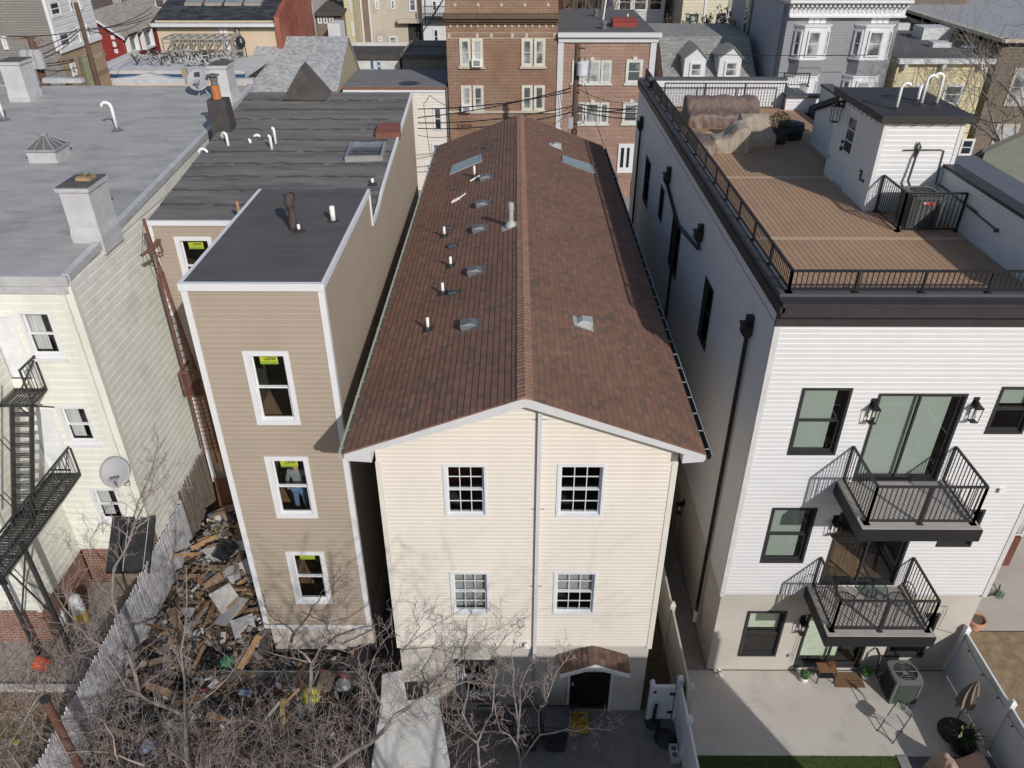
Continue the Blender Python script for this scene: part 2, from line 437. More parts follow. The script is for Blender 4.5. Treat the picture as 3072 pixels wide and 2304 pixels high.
# ================================================================ BEIGE HOUSE (centre)
BX0, BX1, BY0, BY1, BZ0 = -2.81, 3.28, 0.0, 21.2, 2.55
RX, RZ, EZ, EX0, EX1 = .19, 9.93, 8.60, -3.36, 3.74
def bz(x): return RZ-.06-(RZ-EZ)/(RX-EX0)*abs(x-RX)
bh = thing('beige_house', 'narrow beige vinyl-sided house with long brown shingle gable roof in the middle', 'house', (RX, 10, 0))
F0 = FY(0); holes = []
def blim(z):
    if z < 8.1: return (BX0, BX1)
    w = (RZ-.06-z)/((RZ-EZ)/(RX-EX0)); return (max(BX0, RX-w), min(BX1, RX+w))
for (r, tl, r2, br, nm) in ((3, (2, 1595, 806), 3, (2, 1972, 1243), 'ul'), (3, (3, 478, 806), 3, (3, 845, 1243), 'ur'), (4, (2, 1655, 28), 4, (2, 1990, 378), 'll'), (4, (3, 448, 28), 4, (3, 782, 380), 'lr')):
    rc = rectp(F0, q(r, *tl), q(r2, *br), lambda p: YP(p, 0))
    kw = dict(room=2.4, roomm=(m_room, m_roomd), ext=(.5, .5, .3))
    if nm == 'ul': kw.update(room=1.6, roomm=(M('room_rust', (.16, .045, .025), .9, var=.6, scale=1.2), m_roomd))
    if nm in ('ll', 'lr'): kw.update(blind=(.98 if nm == 'll' else .55, M('blind_dim', (.30, .30, .295), .8), 0))
    window(bh, F0, rc, m_vinyl, holes, trim=.055, proud=.035, mun=(3, 2), sash=.03, glass=g_clear, **kw)
# basement window + door openings in the concrete base
mb = MB(); wall(mb, F0, BX0, BX1, BZ0, 9.9, holes, exp=.105, th=.016, lim=blim)
for X, Fs in ((BX0, FXn(BX0)), (BX1, FXp(BX1))): wall(mb, Fs, 0, BY1, BZ0, 8.62, (), exp=.21, th=.014)
mb.face([(BX0, BY1, BZ0), (BX1, BY1, BZ0), (BX1, BY1, 8.4), (RX, BY1, RZ-.1), (BX0, BY1, 8.4)])
mb.build('wall', m_beige, bh)
mb = MB(); h2 = []
bw = rectp(F0, q(4, 2, 1735, 755), q(4, 2, 2015, 1060), lambda p: YP(p, .04))
Fb = FY(.04)
window(bh, Fb, bw, m_vinyl, h2, trim=.05, mun=None, glass=g_dark, room=1.2, roomm=(m_roomd, m_roomd))
dr = rectp(F0, q(4, 3, 585, 850), q(4, 3, 900, 1190), lambda p: YP(p, .04)); dr = (dr[0], dr[1]-.03, 0.02, dr[3])
h2.append(dr)
wall(mb, Fb, BX0+.03, BX1-.03, 0, BZ0, h2)
for X, Fs in ((BX0+.03, FXn(BX0+.03)), (BX1-.03, FXp(BX1-.03))): wall(mb, Fs, .04, BY1, 0, BZ0)
F0.box(mb, BX0, BX1, BZ0-.05, BZ0, -.06, .004)
mb.build('basement_wall', m_stucco, bh)
mb = MB(); F0.box(mb, dr[0], dr[1], dr[2], dr[3], -.16, -.11)
for i in range(2):
    for j in range(3): F0.box(mb, dr[0]+.1+i*(dr[1]-dr[0]-.1)/2, dr[0]+(i+1)*(dr[1]-dr[0]-.1)/2, .15+j*.68, .72+j*.68, -.11, -.098)
do = mb.build('door', M('door_black', (.006, .006, .007), .5), bh)
mb = MB(); mb.cyl(F0.pt(dr[0]+.08, 1.0, -.11), F0.pt(dr[0]+.08, 1.0, -.05), .03, n=8); mb.build('handle', m_galvl, do)
mb = MB()
for a in (0, 1):
    x = dr[a]; s = -1 if a == 0 else 1; F0.box(mb, min(x, x+s*.06), max(x, x+s*.06), 0, dr[3], -.16, .0)
F0.box(mb, dr[0]-.06, dr[1]+.06, dr[3], dr[3]+.06, -.16, 0); mb.build('door_frame', m_trimg, bh)
# window bars
mb = MB(); u0, u1, z0, z1 = bw
for i in range(9): x = u0+(u1-u0)*i/8; mb.bar(F0.pt(x, z0-.03, .12), F0.pt(x, z1, .12), .016)
for z in (z0, (z0+z1)/2, z1): mb.bar(F0.pt(u0-.1, z, .12), F0.pt(u1+.1, z, .12), .022)
for u in (u0-.08, u1+.08):
    for z in (z0, z1): mb.bar(F0.pt(u, z, .12), F0.pt(u, z, -.03), .02)
F0.box(mb, u0-.12, u1+.12, z1, z1+.02, 0, .17)
mb.build('window_bars', m_black, bh)
# corner trims
mb = MB()
for x in (BX0, BX1):
    s = -1 if x < 0 else 1; a, b = (x-.02, x+.1) if s < 0 else (x-.1, x+.02)
    F0.box(mb, a, b, BZ0-.07, 8.15, -.12, .03)
build_each(mb, 'corner_trim', M('trim_beige', (.72, .68, .60), .5, var=.04), bh)
# roof
course_roof('roof', RX, RZ, EX0, EZ, -.33, BY1+.15, m_shY, bh); course_roof('roof', RX, RZ, EX1, bz(EX1)+.06, -.33, BY1+.15, m_shY, bh)
mb = MB(); n = 158; stp = (BY1+.5)/n
for i in range(n):
    y0 = -.35+i*stp; y1 = y0+stp*1.15; j = random.uniform(-.008, .008)
    pr = []
    for k, dx in enumerate((-.155, -.06, 0, .06, .155)):
        pr.append((RX+dx+j, RZ+.034-abs(dx)*.36-(.006 if k in (1, 3) else 0)))
    A = [(x, y0, z) for x, z in pr]; B_ = [(x, y1, z-.014) for x, z in pr]
    for k in range(4): mb.face([A[k], A[k+1], B_[k+1], B_[k]])
    mb.face([(pr[0][0], y0, pr[0][1]-.02)] + A + [(pr[4][0], y0, pr[4][1]-.02)])
mb.build('ridge_cap', m_ridge, bh)
# rake boards, soffit, eave returns
mb = MB(); hr = .20
for x1, z1 in ((EX0, EZ), (EX1, bz(EX1)+.06)):
    mb.prism([(RX, -.30, RZ-.03), (x1, -.30, z1-.03), (x1, -.30, z1-.03-hr*.6), (RX, -.30, RZ-.03-hr)][::(1 if x1 < RX else -1)], (0, -.035, 0))
    mb.prism([(RX, -.265, RZ-.07), (x1, -.265, z1-.07), (x1, -.265, z1-.10), (RX, -.265, RZ-.10)], (0, .27, 0))
for xa, xb, zz in ((EX0+.02, BX0-.02, EZ), (BX1+.02, EX1-.02, bz(EX1)+.06)):
    # boxed eave end, triangular above
    o = xa if xa < 0 else xb; i_ = xb if xa < 0 else xa
    mb.prism([(o, -.31, zz-.05), (o, -.31, zz-.2), (i_, -.31, zz-.24), (i_, -.31, bz(i_)+.0)], (0, .34, 0))
    mb.box(min(o, i_), max(o, i_), .03, BY1, zz-.24, zz-.20)
mb.build('rake_trim', M('rake_grey', (.60, .60, .61), .5, var=.04), bh)
# gutters
for s, xe, ze in ((-1, EX0, EZ), (1, EX1, bz(EX1)+.06)):
    mb = MB(); xa = xe-.015*s; prof = [(0, .0), (0, -.105), (.03, -.12), (.10, -.12), (.125, -.06), (.13, .0), (.12, .0), (.115, -.055), (.095, -.108), (.03, -.108), (.012, -.10), (.012, 0)]
    mb.prism([(xa+s*px, -.33, ze-.02+pz) for px, pz in prof], (0, BY1+.48, 0))
    g = mb.build('gutter', M('gutter_beige', (.52, .52, .42), .5) if s < 0 else M('gutter_green', (.07, .085, .08), .5), bh)
    mb = MB(); y = -.15
    while y < BY1: mb.box(min(xa, xa+s*.14), max(xa, xa+s*.14), y, y+.03, ze-.022, ze-.012); y += .62
    if s > 0: mb.box(xa+.122, xa+.14, -.33, BY1+.15, ze-.03, ze-.012)
    mb.build('gutter_hanger', M('hanger_grey', (.34, .34, .33), .6), g)
# downspout on the gable
mb = MB(); xs = YP(q(3, 3, 330, 500), -.05).x
F0.box(mb, xs-.04, xs+.04, 2.35, 9.72, .03, .10); mb.build('downspout', m_trimg, bh)
mb = MB()
for z in (9.2, 6.9, 4.6): F0.box(mb, xs-.14, xs+.14, z, z+.012, .02, .035)
mb.bar((xs, -.065, 2.36), (xs-.02, -.18, 2.12), .075); mb.bar((xs-.02, -.18, 2.14), (xs-.02, -.12, 0.1), .075)
mb.build('downspout_elbow', M('dull_grey', (.25, .25, .26), .6), bh)
# flood light box
mb = MB(); p = YP(q(4, 3, 225, 630), 0)
F0.box(mb, p.x-.08, p.x+.08, p.z-.08, p.z+.02, 0, .08); mb.lathe(F0.pt(p.x-.02, p.z+.04, .1), [(.03, -.02), (.06, 0), (.06, .06), (.03, .08)], 10)
mb.build('flood_light', m_pvc, bh)
# roof furniture
SLP = (RZ-EZ)/(RX-EX0)
def roofpt(a, side=-1):
    v = ray(a); s = SLP if side < 0 else -SLP
    t = (RZ+s*(CAM.x-RX)-CAM.z)/(v.z-s*v.x); return CAM+v*t
def slope_frame(side):
    dn = Vector((side, 0, -SLP)).normalized(); nn = Vector((0, 1, 0)).cross(dn)*(1 if side > 0 else -1)
    if nn.z < 0: nn = -nn
    return dn, nn
def roof_vent(a, side, L_, W_, H_, mat):
    p = roofpt(a, side); dn, nn = slope_frame(side); y = Vector((0, 1, 0)); mb = MB()
    def P(u, v, h): return p+dn*u+y*v+nn*h
    mb.hexa([P(-L_*.75, -W_*.7, 0), P(L_*.7, -W_*.7, 0), P(L_*.7, W_*.7, 0), P(-L_*.75, W_*.7, 0), P(-L_*.75, -W_*.7, .012), P(L_*.7, -W_*.7, .012), P(L_*.7, W_*.7, .012), P(-L_*.75, W_*.7, .012)])
    B4 = [P(-L_*.5, -W_*.42, .01), P(L_*.5, -W_*.5, .01), P(L_*.5, W_*.5, .01), P(-L_*.5, W_*.42, .01)]
    T4 = [P(-L_*.22, -W_*.36, H_*.8), P(L_*.5, -W_*.5, H_), P(L_*.5, W_*.5, H_), P(-L_*.22, W_*.36, H_*.8)]
    mb.hexa(B4+T4)
    mb.box(0, 0, 0, 0, 0, 0) if False else None
    return mb.build('roof_vent', mat, bh)
for a in (q(2, 2, 1930, 165), q(2, 2, 1905, 370), q(2, 2, 1872, 720), q(2, 2, 1825, 1165), q(1, 2, 1958, 1465)):
    roof_vent((a[0], a[1]+6), -1, .36, .36, .16, m_galv)
for a in (q(2, 2, 1660, 365), q(2, 2, 1685, 515), q(2, 2, 1690, 905), q(1, 2, 1975, 1215)): roof_vent((a[0], a[1]+3), -1, .24, .2, .09, M('vent_black', (.06, .06, .065), .6))
roof_vent(q(2, 3, 690, 1165), 1, .34, .34, .17, m_galvl); roof_vent(q(1, 3, 462, 1215), 1, .36, .3, .16, m_galvl)
for b, t in ((q(2, 2, 1613, 440), q(2, 2, 1610, 360)), (q(2, 2, 1665, 690), q(2, 2, 1661, 608)), (q(2, 2, 1600, 915), q(2, 2, 1594, 825)), (q(2, 2, 1477, 1215), q(2, 2, 1468, 1113)), (q(1, 2, 1862, 1465), q(1, 2, 1858, 1375))):
    p = roofpt(b, -1); tp = YP(t, p.y); mb = MB(); mb.tube([p+Vector((0, 0, -.05)), Vector((p.x, p.y, tp.z))], .038, 10)
    vp_ = mb.build('vent_pipe', m_pvc, bh, True); mb = MB(); dn, nn = slope_frame(-1)
    mb.cyl(p, p+Vector((0, 0, .09)), .075, .045, 10); y = Vector((0, 1, 0))
    mb.hexa([p+dn*u+y*v+nn*h for h in (0.006, .02) for u, v in ((-.14, -.12), (.14, -.12), (.14, .12), (-.14, .12))]); mb.build('flashing', M('rubber_black', (.04, .04, .04), .7), vp_)
p = roofpt(q(2, 2, 2165, 355), -1); tp = YP(q(2, 2, 2167, 160), p.y); H_ = tp.z-p.z
mb = MB(); mb.lathe(p, [(.17, 0), (.15, .06), (.10, .13), (.07, .16), (.065, H_-.2), (.085, H_-.2), (.085, H_-.02), (.07, H_)], 14)
dn, nn = slope_frame(-1); mb.hexa([p+dn*u+Vector((0, v, 0))+nn*h for h in (0.008, .02) for u, v in ((-.2, -.2), (.28, -.2), (.28, .2), (-.2, .2))])
mb.build('flue_pipe', m_galvl, bh, False)
def skylight(pts, side):
    P = [roofpt(a, side) for a in pts]; c = sum(P, Vector())/4; dn, nn = slope_frame(side); mb = MB()
    for i in range(4):
        a, b = P[i], P[(i+1) % 4]; ia, ib = a+(c-a)*.14, b+(c-b)*.14
        mb.hexa([a, b, ib, ia, a+nn*.06, b+nn*.06, ib+nn*.07, ia+nn*.07])
    o = mb.build('skylight', M('alu_dull', (.30, .34, .36), .4, metal=.4), bh)
    mb = MB(); I = [p+(c-p)*.1+nn*.055 for p in P]; mb.face(I)
    mb.build('pane', M('glass_milky', (.21, .27, .29), .3, var=.15, spec=.7), o)
skylight([q(1, 2, 1655, 1455), q(1, 2, 1930, 1340), q(1, 2, 1925, 1285), q(1, 2, 1680, 1385)], -1)
skylight([q(1, 3, 510, 1295), q(1, 3, 512, 1345), q(1, 3, 790, 1450), q(1, 3, 760, 1380)], 1)
p = roofpt(q(2, 2, 1720, 140), -1); mb = MB(); dn, nn = slope_frame(-1)
mb.bar(p+dn*.18+nn*.03, p-dn*.12+nn*.05+Vector((0, .05, 0)), .05, .04); mb.bar(p-dn*.1+nn*.05, p-dn*.3+nn*.04+Vector((0, .28, 0)), .03); mb.bar(p+dn*.2+nn*.03+Vector((0, -.12, 0)), p-dn*.1+nn*.04, .04)
mb.build('broken_vent', m_pvc, bh)
p = roofpt(q(1, 2, 1850, 1500), -1); mb = MB(); mb.bar(p+dn*.1+nn*.03, p-dn*.28+nn*.05+Vector((0, .18, 0)), .04); mb.build('broken_vent', m_pvc, bh)
# door canopy
cy0, cy1 = -.56, -.01
def cnp(a, y): return YP(a, y)
ap = cnp(q(4, 3, 785, 800), cy0); el = cnp(q(4, 3, 498, 880), cy0); er = cnp(q(4, 3, 1082, 880), cy0)
mb = MB()
for e in (el, er):
    for i in range(6):
        a, b = i/6, (i+1)/6
        A = Vector((ap.x+(e.x-ap.x)*a, cy0, ap.z+(e.z-ap.z)*a)); Bp = Vector((ap.x+(e.x-ap.x)*b, cy0, ap.z+(e.z-ap.z)*b+.015))
        dy = Vector((0, cy1-cy0, 0)); mb.face([A, A+dy, Bp+dy, Bp], uv=[(0, i+.999+(9 if e is er else 0)), (.62, i+.999+(9 if e is er else 0)), (.62, i+.001+(9 if e is er else 0)), (0, i+.001+(9 if e is er else 0))]); mb.face([Bp, Bp+dy, Bp+dy-Vector((0, 0, .02)), Bp-Vector((0, 0, .02))])
mb.build('canopy_roof', MShY('shingles_canopy', [(.17, .105, .08), (.14, .088, .07), (.21, .13, .098), (.11, .078, .065), (.185, .108, .08)], h=1, w=.2), bh)
mb = MB()
for e in (el, er):
    mb.prism([(ap.x, cy0, ap.z-.012), (e.x, cy0, e.z-.012), (e.x, cy0, e.z-.12), (ap.x, cy0, ap.z-.15)], (0, -.03, 0))
    mb.prism([(ap.x, cy0, ap.z-.03), (e.x, cy0, e.z-.03), (e.x, cy0, e.z-.06), (ap.x, cy0, ap.z-.06)], (0, .6, 0))
mb.build('canopy_trim', m_trim, bh)

# ================================================================ TAN HOUSE
TY, TX0, TX1, TZ0, TZ1 = 1.7, -6.68, -3.86, 1.27, 11.28
TB, TXL, MZ = 7.43, -9.87, 10.42
TXR = -3.70; TFY, TFZ = 17.6, 11.6
th_ = thing('tan_house', 'tan-sided house with dark two-level flat roof left of the beige house', 'house', (-6, 10, 0))
Ft = FY(TY); hl = []
g_t = g_clear
wr = [rectp(Ft, d(523, 757), d(651, 916), lambda p: YP(p, TY)), rectp(Ft, q(3, 2, 117, 740), q(3, 2, 570, 1250), lambda p: YP(p, TY)), rectp(Ft, q(3, 2, 293, 1528), q(4, 2, 690, 290), lambda p: YP(p, TY))]
m_cdwy = M('sticker_yellow', (.62, .62, .04), .5, var=.03); m_cdwg = M('sticker_green', (.12, .32, .06), .5, var=.03); m_ink = M('sticker_ink', (.03, .04, .02), .6)
def sticker(F, fr, rc, split=.5):
    u0, u1, z0, z1 = rc; T = .14; w = (u1-u0-2*T); uc = (u0+u1)/2; zt = z1-T-.07; wd = w*.55; hh = wd*.48
    mb = MB(); F.box(mb, uc-wd/2, uc+wd/2, zt-hh, zt, -.105, -.10); st = mb.build('sticker', m_cdwy, fr)
    mb = MB(); F.box(mb, uc-wd/2+.01, uc+wd/2-.01, zt-hh+.01, zt-hh*.78, -.0995, -.098); F.box(mb, uc-wd/2+.01, uc+wd/2-.01, zt-hh*.68, zt-hh*.62, -.0995, -.098)
    mb.build('sticker_band', m_cdwg, fr)
    tx = text('sticker_text', 'CDW', hh*.5, F, uc+wd*.1, zt-hh*.3, -.0985, m_ink, fr, .004)
    mb = MB(); a = uc-wd*.44; b = zt-hh*.5
    for k, (p0, p1) in enumerate((((0, 0), (.12, .35)), ((.12, .35), (.2, .1)), ((.16, .25), (.27, -.02)))):
        mb.bar(F.pt(a+p0[0]*wd, b+p0[1]*hh, -.098), F.pt(a+p1[0]*wd, b+p1[1]*hh, -.098), .008, .003)
    mb.build('sticker_logo', m_ink, fr)
for k, rc in enumerate(wr):
    fr = window(th_, Ft, rc, m_trim, hl, trim=.115, proud=.04, glass=g_t, room=2.6, roomm=(M('room_tan', (.05, .045, .04), .9, var=.3), m_roomf), ext=(.6, .75, .3), sash=.035)
    sticker(Ft, fr, rc)
mb = MB(); wall(mb, Ft, TX0, TX1+.0, TZ0, TZ1-.05, hl, exp=.125, th=.02)
# right flank: front box + main body with the rising roof edge
Fr = FXp(TX1+.0)
FR2 = FXp(TX1)
def top_r(y): return MZ+(TFZ-MZ)*max(0, (y-TB))/(TFY-TB)+.12*math.exp(-((y-TB-.9)/.8)**2)*-1
wall(mb, FR2, TY, TB, TZ0, TZ1-.05, (), exp=.125, th=.014)
ys = [TB+i*(TFY-TB)/16 for i in range(17)]
for a, b in zip(ys, ys[1:]):
    za, zb = top_r(a), top_r(b); z = TZ0
    while z < max(za, zb):
        t = min(z+.125, 20); p1, p2 = min(t, za), min(t, zb)
        if p1 > z or p2 > z:
            mb.face([FR2.pt(a, z, .014), FR2.pt(b, z, .014), FR2.pt(b, max(z, p2), .003), FR2.pt(a, max(z, p1), .003)])
        z = t
wall(mb, FXn(TX0), TY, TB, TZ0, TZ1-.05, (), exp=.125)
Fm = FY(TB); hm = []
a_ = YP((520.8, 709), TB); b_ = YP((632.9, 709), TB); rcm = (a_.x, b_.x, a_.z-1.75, a_.z)
fr = window(th_, Fm, rcm, m_trim, hm, trim=.115, proud=.03, glass=g_t, room=1.6, roomm=(M('room_ochre', (.06, .035, .02), .9), m_roomf), ext=(.4, .4, .3), sash=.035); sticker(Fm, fr, rcm)
wall(mb, Fm, TXL, TX0, 1.6, MZ-.03, hm, exp=.125)
wall(mb, FXn(TXL), TB, TFY, 1.6, MZ, ())
mb.face([(TXL, TFY, 1), (TX1, TFY, 1), (TX1, TFY, TFZ-.05), (TXL, TFY, TFZ-.05)])
mb.box(TX0, TX1, TB-.02, TB, MZ-.1, TZ1-.06)
mb.build('wall', m_tan, th_)
mb = MB(); m_found = M('foundation_board', (.62, .55, .48), .9, var=.15, scale=4, stain=(.4, .32, .25), bump=.3)
Ft.box(mb, TX0+.1, TX1+.02, .25, TZ0-.1, -.3, -.02); mb.box(TX0+.12, TX1, TY+.3, TFY, 0, TZ0); mb.box(TXL+.05, TX0+.2, TB+.04, TFY, 0, 1.6)
mb.build('foundation', m_found, th_)
mb = MB()
for x in (TX0, TX1): a, b = (x-.03, x+.10) if x == TX0 else (x-.10, x+.03); Ft.box(mb, a, b, TZ0-.12, TZ1-.11, -.1, .035)
Ft.box(mb, TX0+.1, TX1-.1, TZ0-.12, TZ0, -.04, .03)
Fm.box(mb, TXL-.02, TXL+.1, 1.5, MZ-.1, -.1, .03)
build_each(mb, 'corner_trim', m_trim, th_)
mb = MB(); e = .05
mb.box(TX0-e, TX1+e, TY-.07, TY+.03, TZ1-.13, TZ1+.03)
mb.box(TX1-.02, TX1+e, TY+.03, TB+.02, TZ1-.10, TZ1+.03); mb.box(TX0-e, TX0+.03, TY+.03, TB+.02, TZ1-.10, TZ1+.03)
FR2.box(mb, TB-.02, TB+.06, MZ-.02, TZ1-.10, -.06, .045)
for a, b in zip(ys, ys[1:]):
    za, zb = top_r(a), top_r(b)
    mb.hexa([(TX1-.02, a, za-.08), (TX1+.05, a, za-.08), (TX1+.05, b, zb-.08), (TX1-.02, b, zb-.08), (TX1-.02, a, za+.04), (TX1+.05, a, za+.04), (TX1+.05, b, zb+.04), (TX1-.02, b, zb+.04)])
Fm.box(mb, TXL-.03, TX0, MZ-.1, MZ+.03, -.03, .06)
mb.build('roof_edge', m_trim, th_)
m_roll = M('roll_roofing', (.15, .145, .143), .85, var=.2, scale=1.4, stretch=(.5, 2, 1), bump=.3, stain=(.045, .042, .042), stain_amt=.7, stain_scale=.9)
mb = MB(); mb.box(TX0-.02, TX1-.02, TY+.0, TB, TZ1-.06, TZ1+.02); mb.build('front_roof', M('roll_front', (.105, .096, .094), .85, var=.15, scale=1.4, stretch=(.5, 2, 1), bump=.3, stain=(.07, .066, .066), stain_amt=.6, stain_scale=.9), th_)
# main roof: overlapping strips rising to the street, slightly wavy
m_roll2 = M('roll_roofing_old', (.165, .153, .148), .9, var=.28, scale=1.1, stretch=(.35, 2.2, 1), bump=.5, bscale=18, stain=(.05, .045, .045), stain_amt=.8, stain_scale=.8)
mb = MB(); ns = 11; nx = 28
random.seed(3)
edge = [[random.uniform(-.045, .045) for _ in range(nx+1)] for _ in range(ns+1)]
def mrz(y): return MZ+(TFZ-MZ)*(y-TB)/(TFY-TB)
for s_ in range(ns):
    for i in range(nx):
        x0, x1 = TXL+(TX1-TXL-.02)*i/nx, TXL+(TX1-TXL-.02)*(i+1)/nx
        def yy(k, i_): 
            if k == 0: return TB+.0
            if k == ns: return TFY
            return TB+(TFY-TB)*k/ns+edge[k][i_]
        ya0, ya1, yb0, yb1 = yy(s_, i), yy(s_, i+1), yy(s_+1, i), yy(s_+1, i+1)
        w0 = .004*math.sin(i*1.3+s_); w1 = .004*math.sin((i+1)*1.3+s_)
        mb.face([(x0, ya0, mrz(ya0)+.016), (x1, ya1, mrz(ya1)+.016), (x1, yb1, mrz(yb1)+w1), (x0, yb0, mrz(yb0)+w0)])
        mb.face([(x0, ya0, mrz(ya0)-.03), (x1, ya1, mrz(ya1)-.03), (x1, ya1, mrz(ya1)+.016), (x0, ya0, mrz(ya0)+.016)])
mb.build('main_roof', m_roll2, th_)
# tar bands along the laps (thin raised mastic)
mb = MB()
for s_ in range(1, ns):
    for i in range(nx):
        if random.random() < .12: continue
        x0, x1 = TXL+(TX1-TXL-.05)*i/nx, TXL+(TX1-TXL-.05)*(i+1)/nx
        y0, y1 = TB+(TFY-TB)*s_/ns+edge[s_][i], TB+(TFY-TB)*s_/ns+edge[s_][i+1]; w0, w1 = .03+.07*abs(math.sin(i*.7+s_*2)), .03+.07*abs(math.sin((i+1)*.7+s_*2))
        mb.face([(x0, y0-.02, mrz(y0)+.022), (x1, y1-.02, mrz(y1)+.022), (x1, y1+w1, mrz(y1+w1)+.02), (x0, y0+w0, mrz(y0+w0)+.02)])
mb.build('roof_seams', M('mastic', (.09, .084, .082), .7, var=.2), th_)
# gabled false front at the street end
dn3 = Vector((0, 0, -.35)); G1 = [YP((842, 269), TFY-1.0)+dn3, YP((972, 270), TFY-1.0)+dn3, YP((899, 204), TFY-1.0)]; G2 = [YP((846, 267), TFY+.1)+dn3, YP((1014, 268), TFY+.1)+dn3, YP((916, 184), TFY+.1)]
mb = MB(); mb.face(G1); mb.face(G2[::-1]); [mb.face([G1[i], G1[(i+1) % 3], G2[(i+1) % 3], G2[i]]) for i in range(3)]
mb.build('roof_gable', M('gable_tar', (.085, .075, .07), .9, var=.3), th_)
# chimney with clay flue
c = ZP(q(1, 1, 1880, 1140), 10.9); mb = MB(); x, y = c.x, c.y; H = 1.25
mb.hexa([(x-.36, y-.3, 10.5), (x+.36, y-.3, 10.5), (x+.36, y+.3, 10.5), (x-.36, y+.3, 10.5), (x-.33, y-.28, 10.9+H), (x+.25, y-.28, 10.9+H+.02), (x+.25, y+.28, 10.9+H), (x-.33, y+.28, 10.9+H)])
ch = mb.build('chimney', M('chimney_tar', (.06, .055, .055), .8, var=.3, bump=.4, stain=(.12, .07, .05), stain_amt=.4, stain_scale=2), th_)
mb = MB(); x -= .06; z = 10.9+H; mb.lathe((x, y, z), [(.15, -.05), (.135, .42)], 12); mb.build('flue_pipe', M('clay_orange', (.45, .16, .05), .7, var=.25, scale=9), ch)
mb = MB(); mb.lathe((x, y, z+.42), [(.11, 0), (.11, .16), (.13, .16), (.13, .24), (.11, .24)], 12); mb.lathe((x, y, z+.72), [(.2, 0), (.21, .02), (.02, .07)], 14)
for a in range(5): t = a*1.257; mb.cyl((x+.11*math.cos(t), y+.11*math.sin(t), z+.6), (x+.16*math.cos(t), y+.16*math.sin(t), z+.73), .012, n=5)
mb.build('chimney_cap', m_galv, ch)
def vpipe(b, t, plane_z, hook=0, r=.04, rad=.12, parent=th_, mat=m_pvc, yaw_=0, name='vent_pipe', foot=True):
    """plastic vent pipe; hook>0 bends over, the bend turned by yaw_"""
    p = ZP(b, plane_z); tp = YP(t, p.y); H_ = max(.12, tp.z-p.z); pts = [p+Vector((0, 0, -.03))]; dv = Vector((math.cos(yaw_), math.sin(yaw_), 0))
    if hook:
        pts.append(p+Vector((0, 0, H_-rad)))
        for k in range(1, 9): a = math.pi*k/8*(hook); pts.append(p+Vector((0, 0, H_-rad))+dv*rad*(1-math.cos(a))+Vector((0, 0, rad*math.sin(a))))
    else: pts.append(p+Vector((0, 0, H_)))
    mb = MB(); mb.tube(pts, r, 9); o = mb.build(name, mat, parent, True)
    if foot: mb = MB(); mb.lathe(p, [(.15, 0), (.14, .012), (.06, .03), (.055, .07)], 10); mb.build('flashing', MATS['rubber_black'] if mat is m_pvc else m_galv, o)
    return o
z1_ = 10.9
for b, t, zz, hk, rr, yw in ((q(1, 1, 1730, 1315), q(1, 1, 1700, 1235), 10.75, 1, .13, math.pi), (q(1, 1, 1905, 1265), q(1, 1, 1865, 1105), 10.8, 1, .1, 2.6), (q(1, 1, 1858, 1215), q(1, 1, 1840, 1120), 10.85, 0, 0, 0),
        (q(1, 1, 2085, 1235), q(1, 1, 2062, 1160), 10.85, .5, .05, 2.5), (q(1, 2, 42, 1185), q(1, 2, 55, 1120), 10.9, 1, .1, 0), (q(1, 2, 188, 1275), q(1, 2, 160, 1125), 10.85, .45, .07, 3.3), (q(1, 2, 220, 1225), q(1, 2, 190, 1060), 10.9, .45, .07, 3.3),
        (q(1, 2, 1018, 1530), q(1, 2, 1017, 1480), 10.7, 0, 0, 0)):
    vpipe(b, t, zz, hk, .045, rr or .1, yaw_=yw)
vpipe(q(2, 2, 692, 315), q(2, 2, 672, 188), TZ1+.02, 0, .06); vpipe(q(2, 2, 408, 400), q(2, 2, 402, 340), TZ1+.02, 0, .035)
# rusty mushroom vent
p = ZP(q(2, 2, 365, 375), TZ1+.02); mb = MB(); mb.lathe(p, [(.13, 0), (.10, .08), (.085, .45), (.09, .5)], 12); mb.tube([p+Vector((0, 0, .45)), p+Vector((-.03, 0, .6)), p+Vector((-.03, .08, .72)), p+Vector((.0, .16, .7))], [.085, .11, .12, .11], 12)
mb.build('roof_vent', M('rust_dark', (.07, .05, .045), .75, var=.35, scale=7), th_, True)
# stake and cable by the lower roof
p = Vector((TX0-.12, 6.9, MZ)); p = ZP(q(2, 1, 2005, 320), MZ+.05); tp = YP(q(2, 1, 1965, 150), p.y); mb = MB(); mb.bar(p, (tp.x, p.y, tp.z), .07, .05); st = mb.build('wood_stake', m_wood, th_)
mb = MB(); zt = tp.z-.1
mb.tube([Vector((tp.x-.1, p.y-.02, zt-.02)), Vector((tp.x+.05, p.y, zt)), Vector((tp.x+.3, p.y+.1, zt+.05)), Vector((tp.x+.75, p.y+.25, zt+.1)), Vector((tp.x+.85, p.y+.3, zt-.1)), Vector((tp.x+.7, p.y+.2, zt-.25)), Vector((tp.x+1.0, p.y+.2, zt-.3))], .018, 5)
mb.build('cable', m_black, th_); mb = MB(); cx = tp.x+.95
mb.tube([Vector((cx-.15, p.y+.3, zt-.4)), Vector((cx-.13, p.y+.3, zt+.05)), Vector((cx, p.y+.3, zt+.22)), Vector((cx+.15, p.y+.3, zt+.05)), Vector((cx+.2, p.y+.3, zt-.4))], .022, 6); mb.build('cable', m_rust, th_)
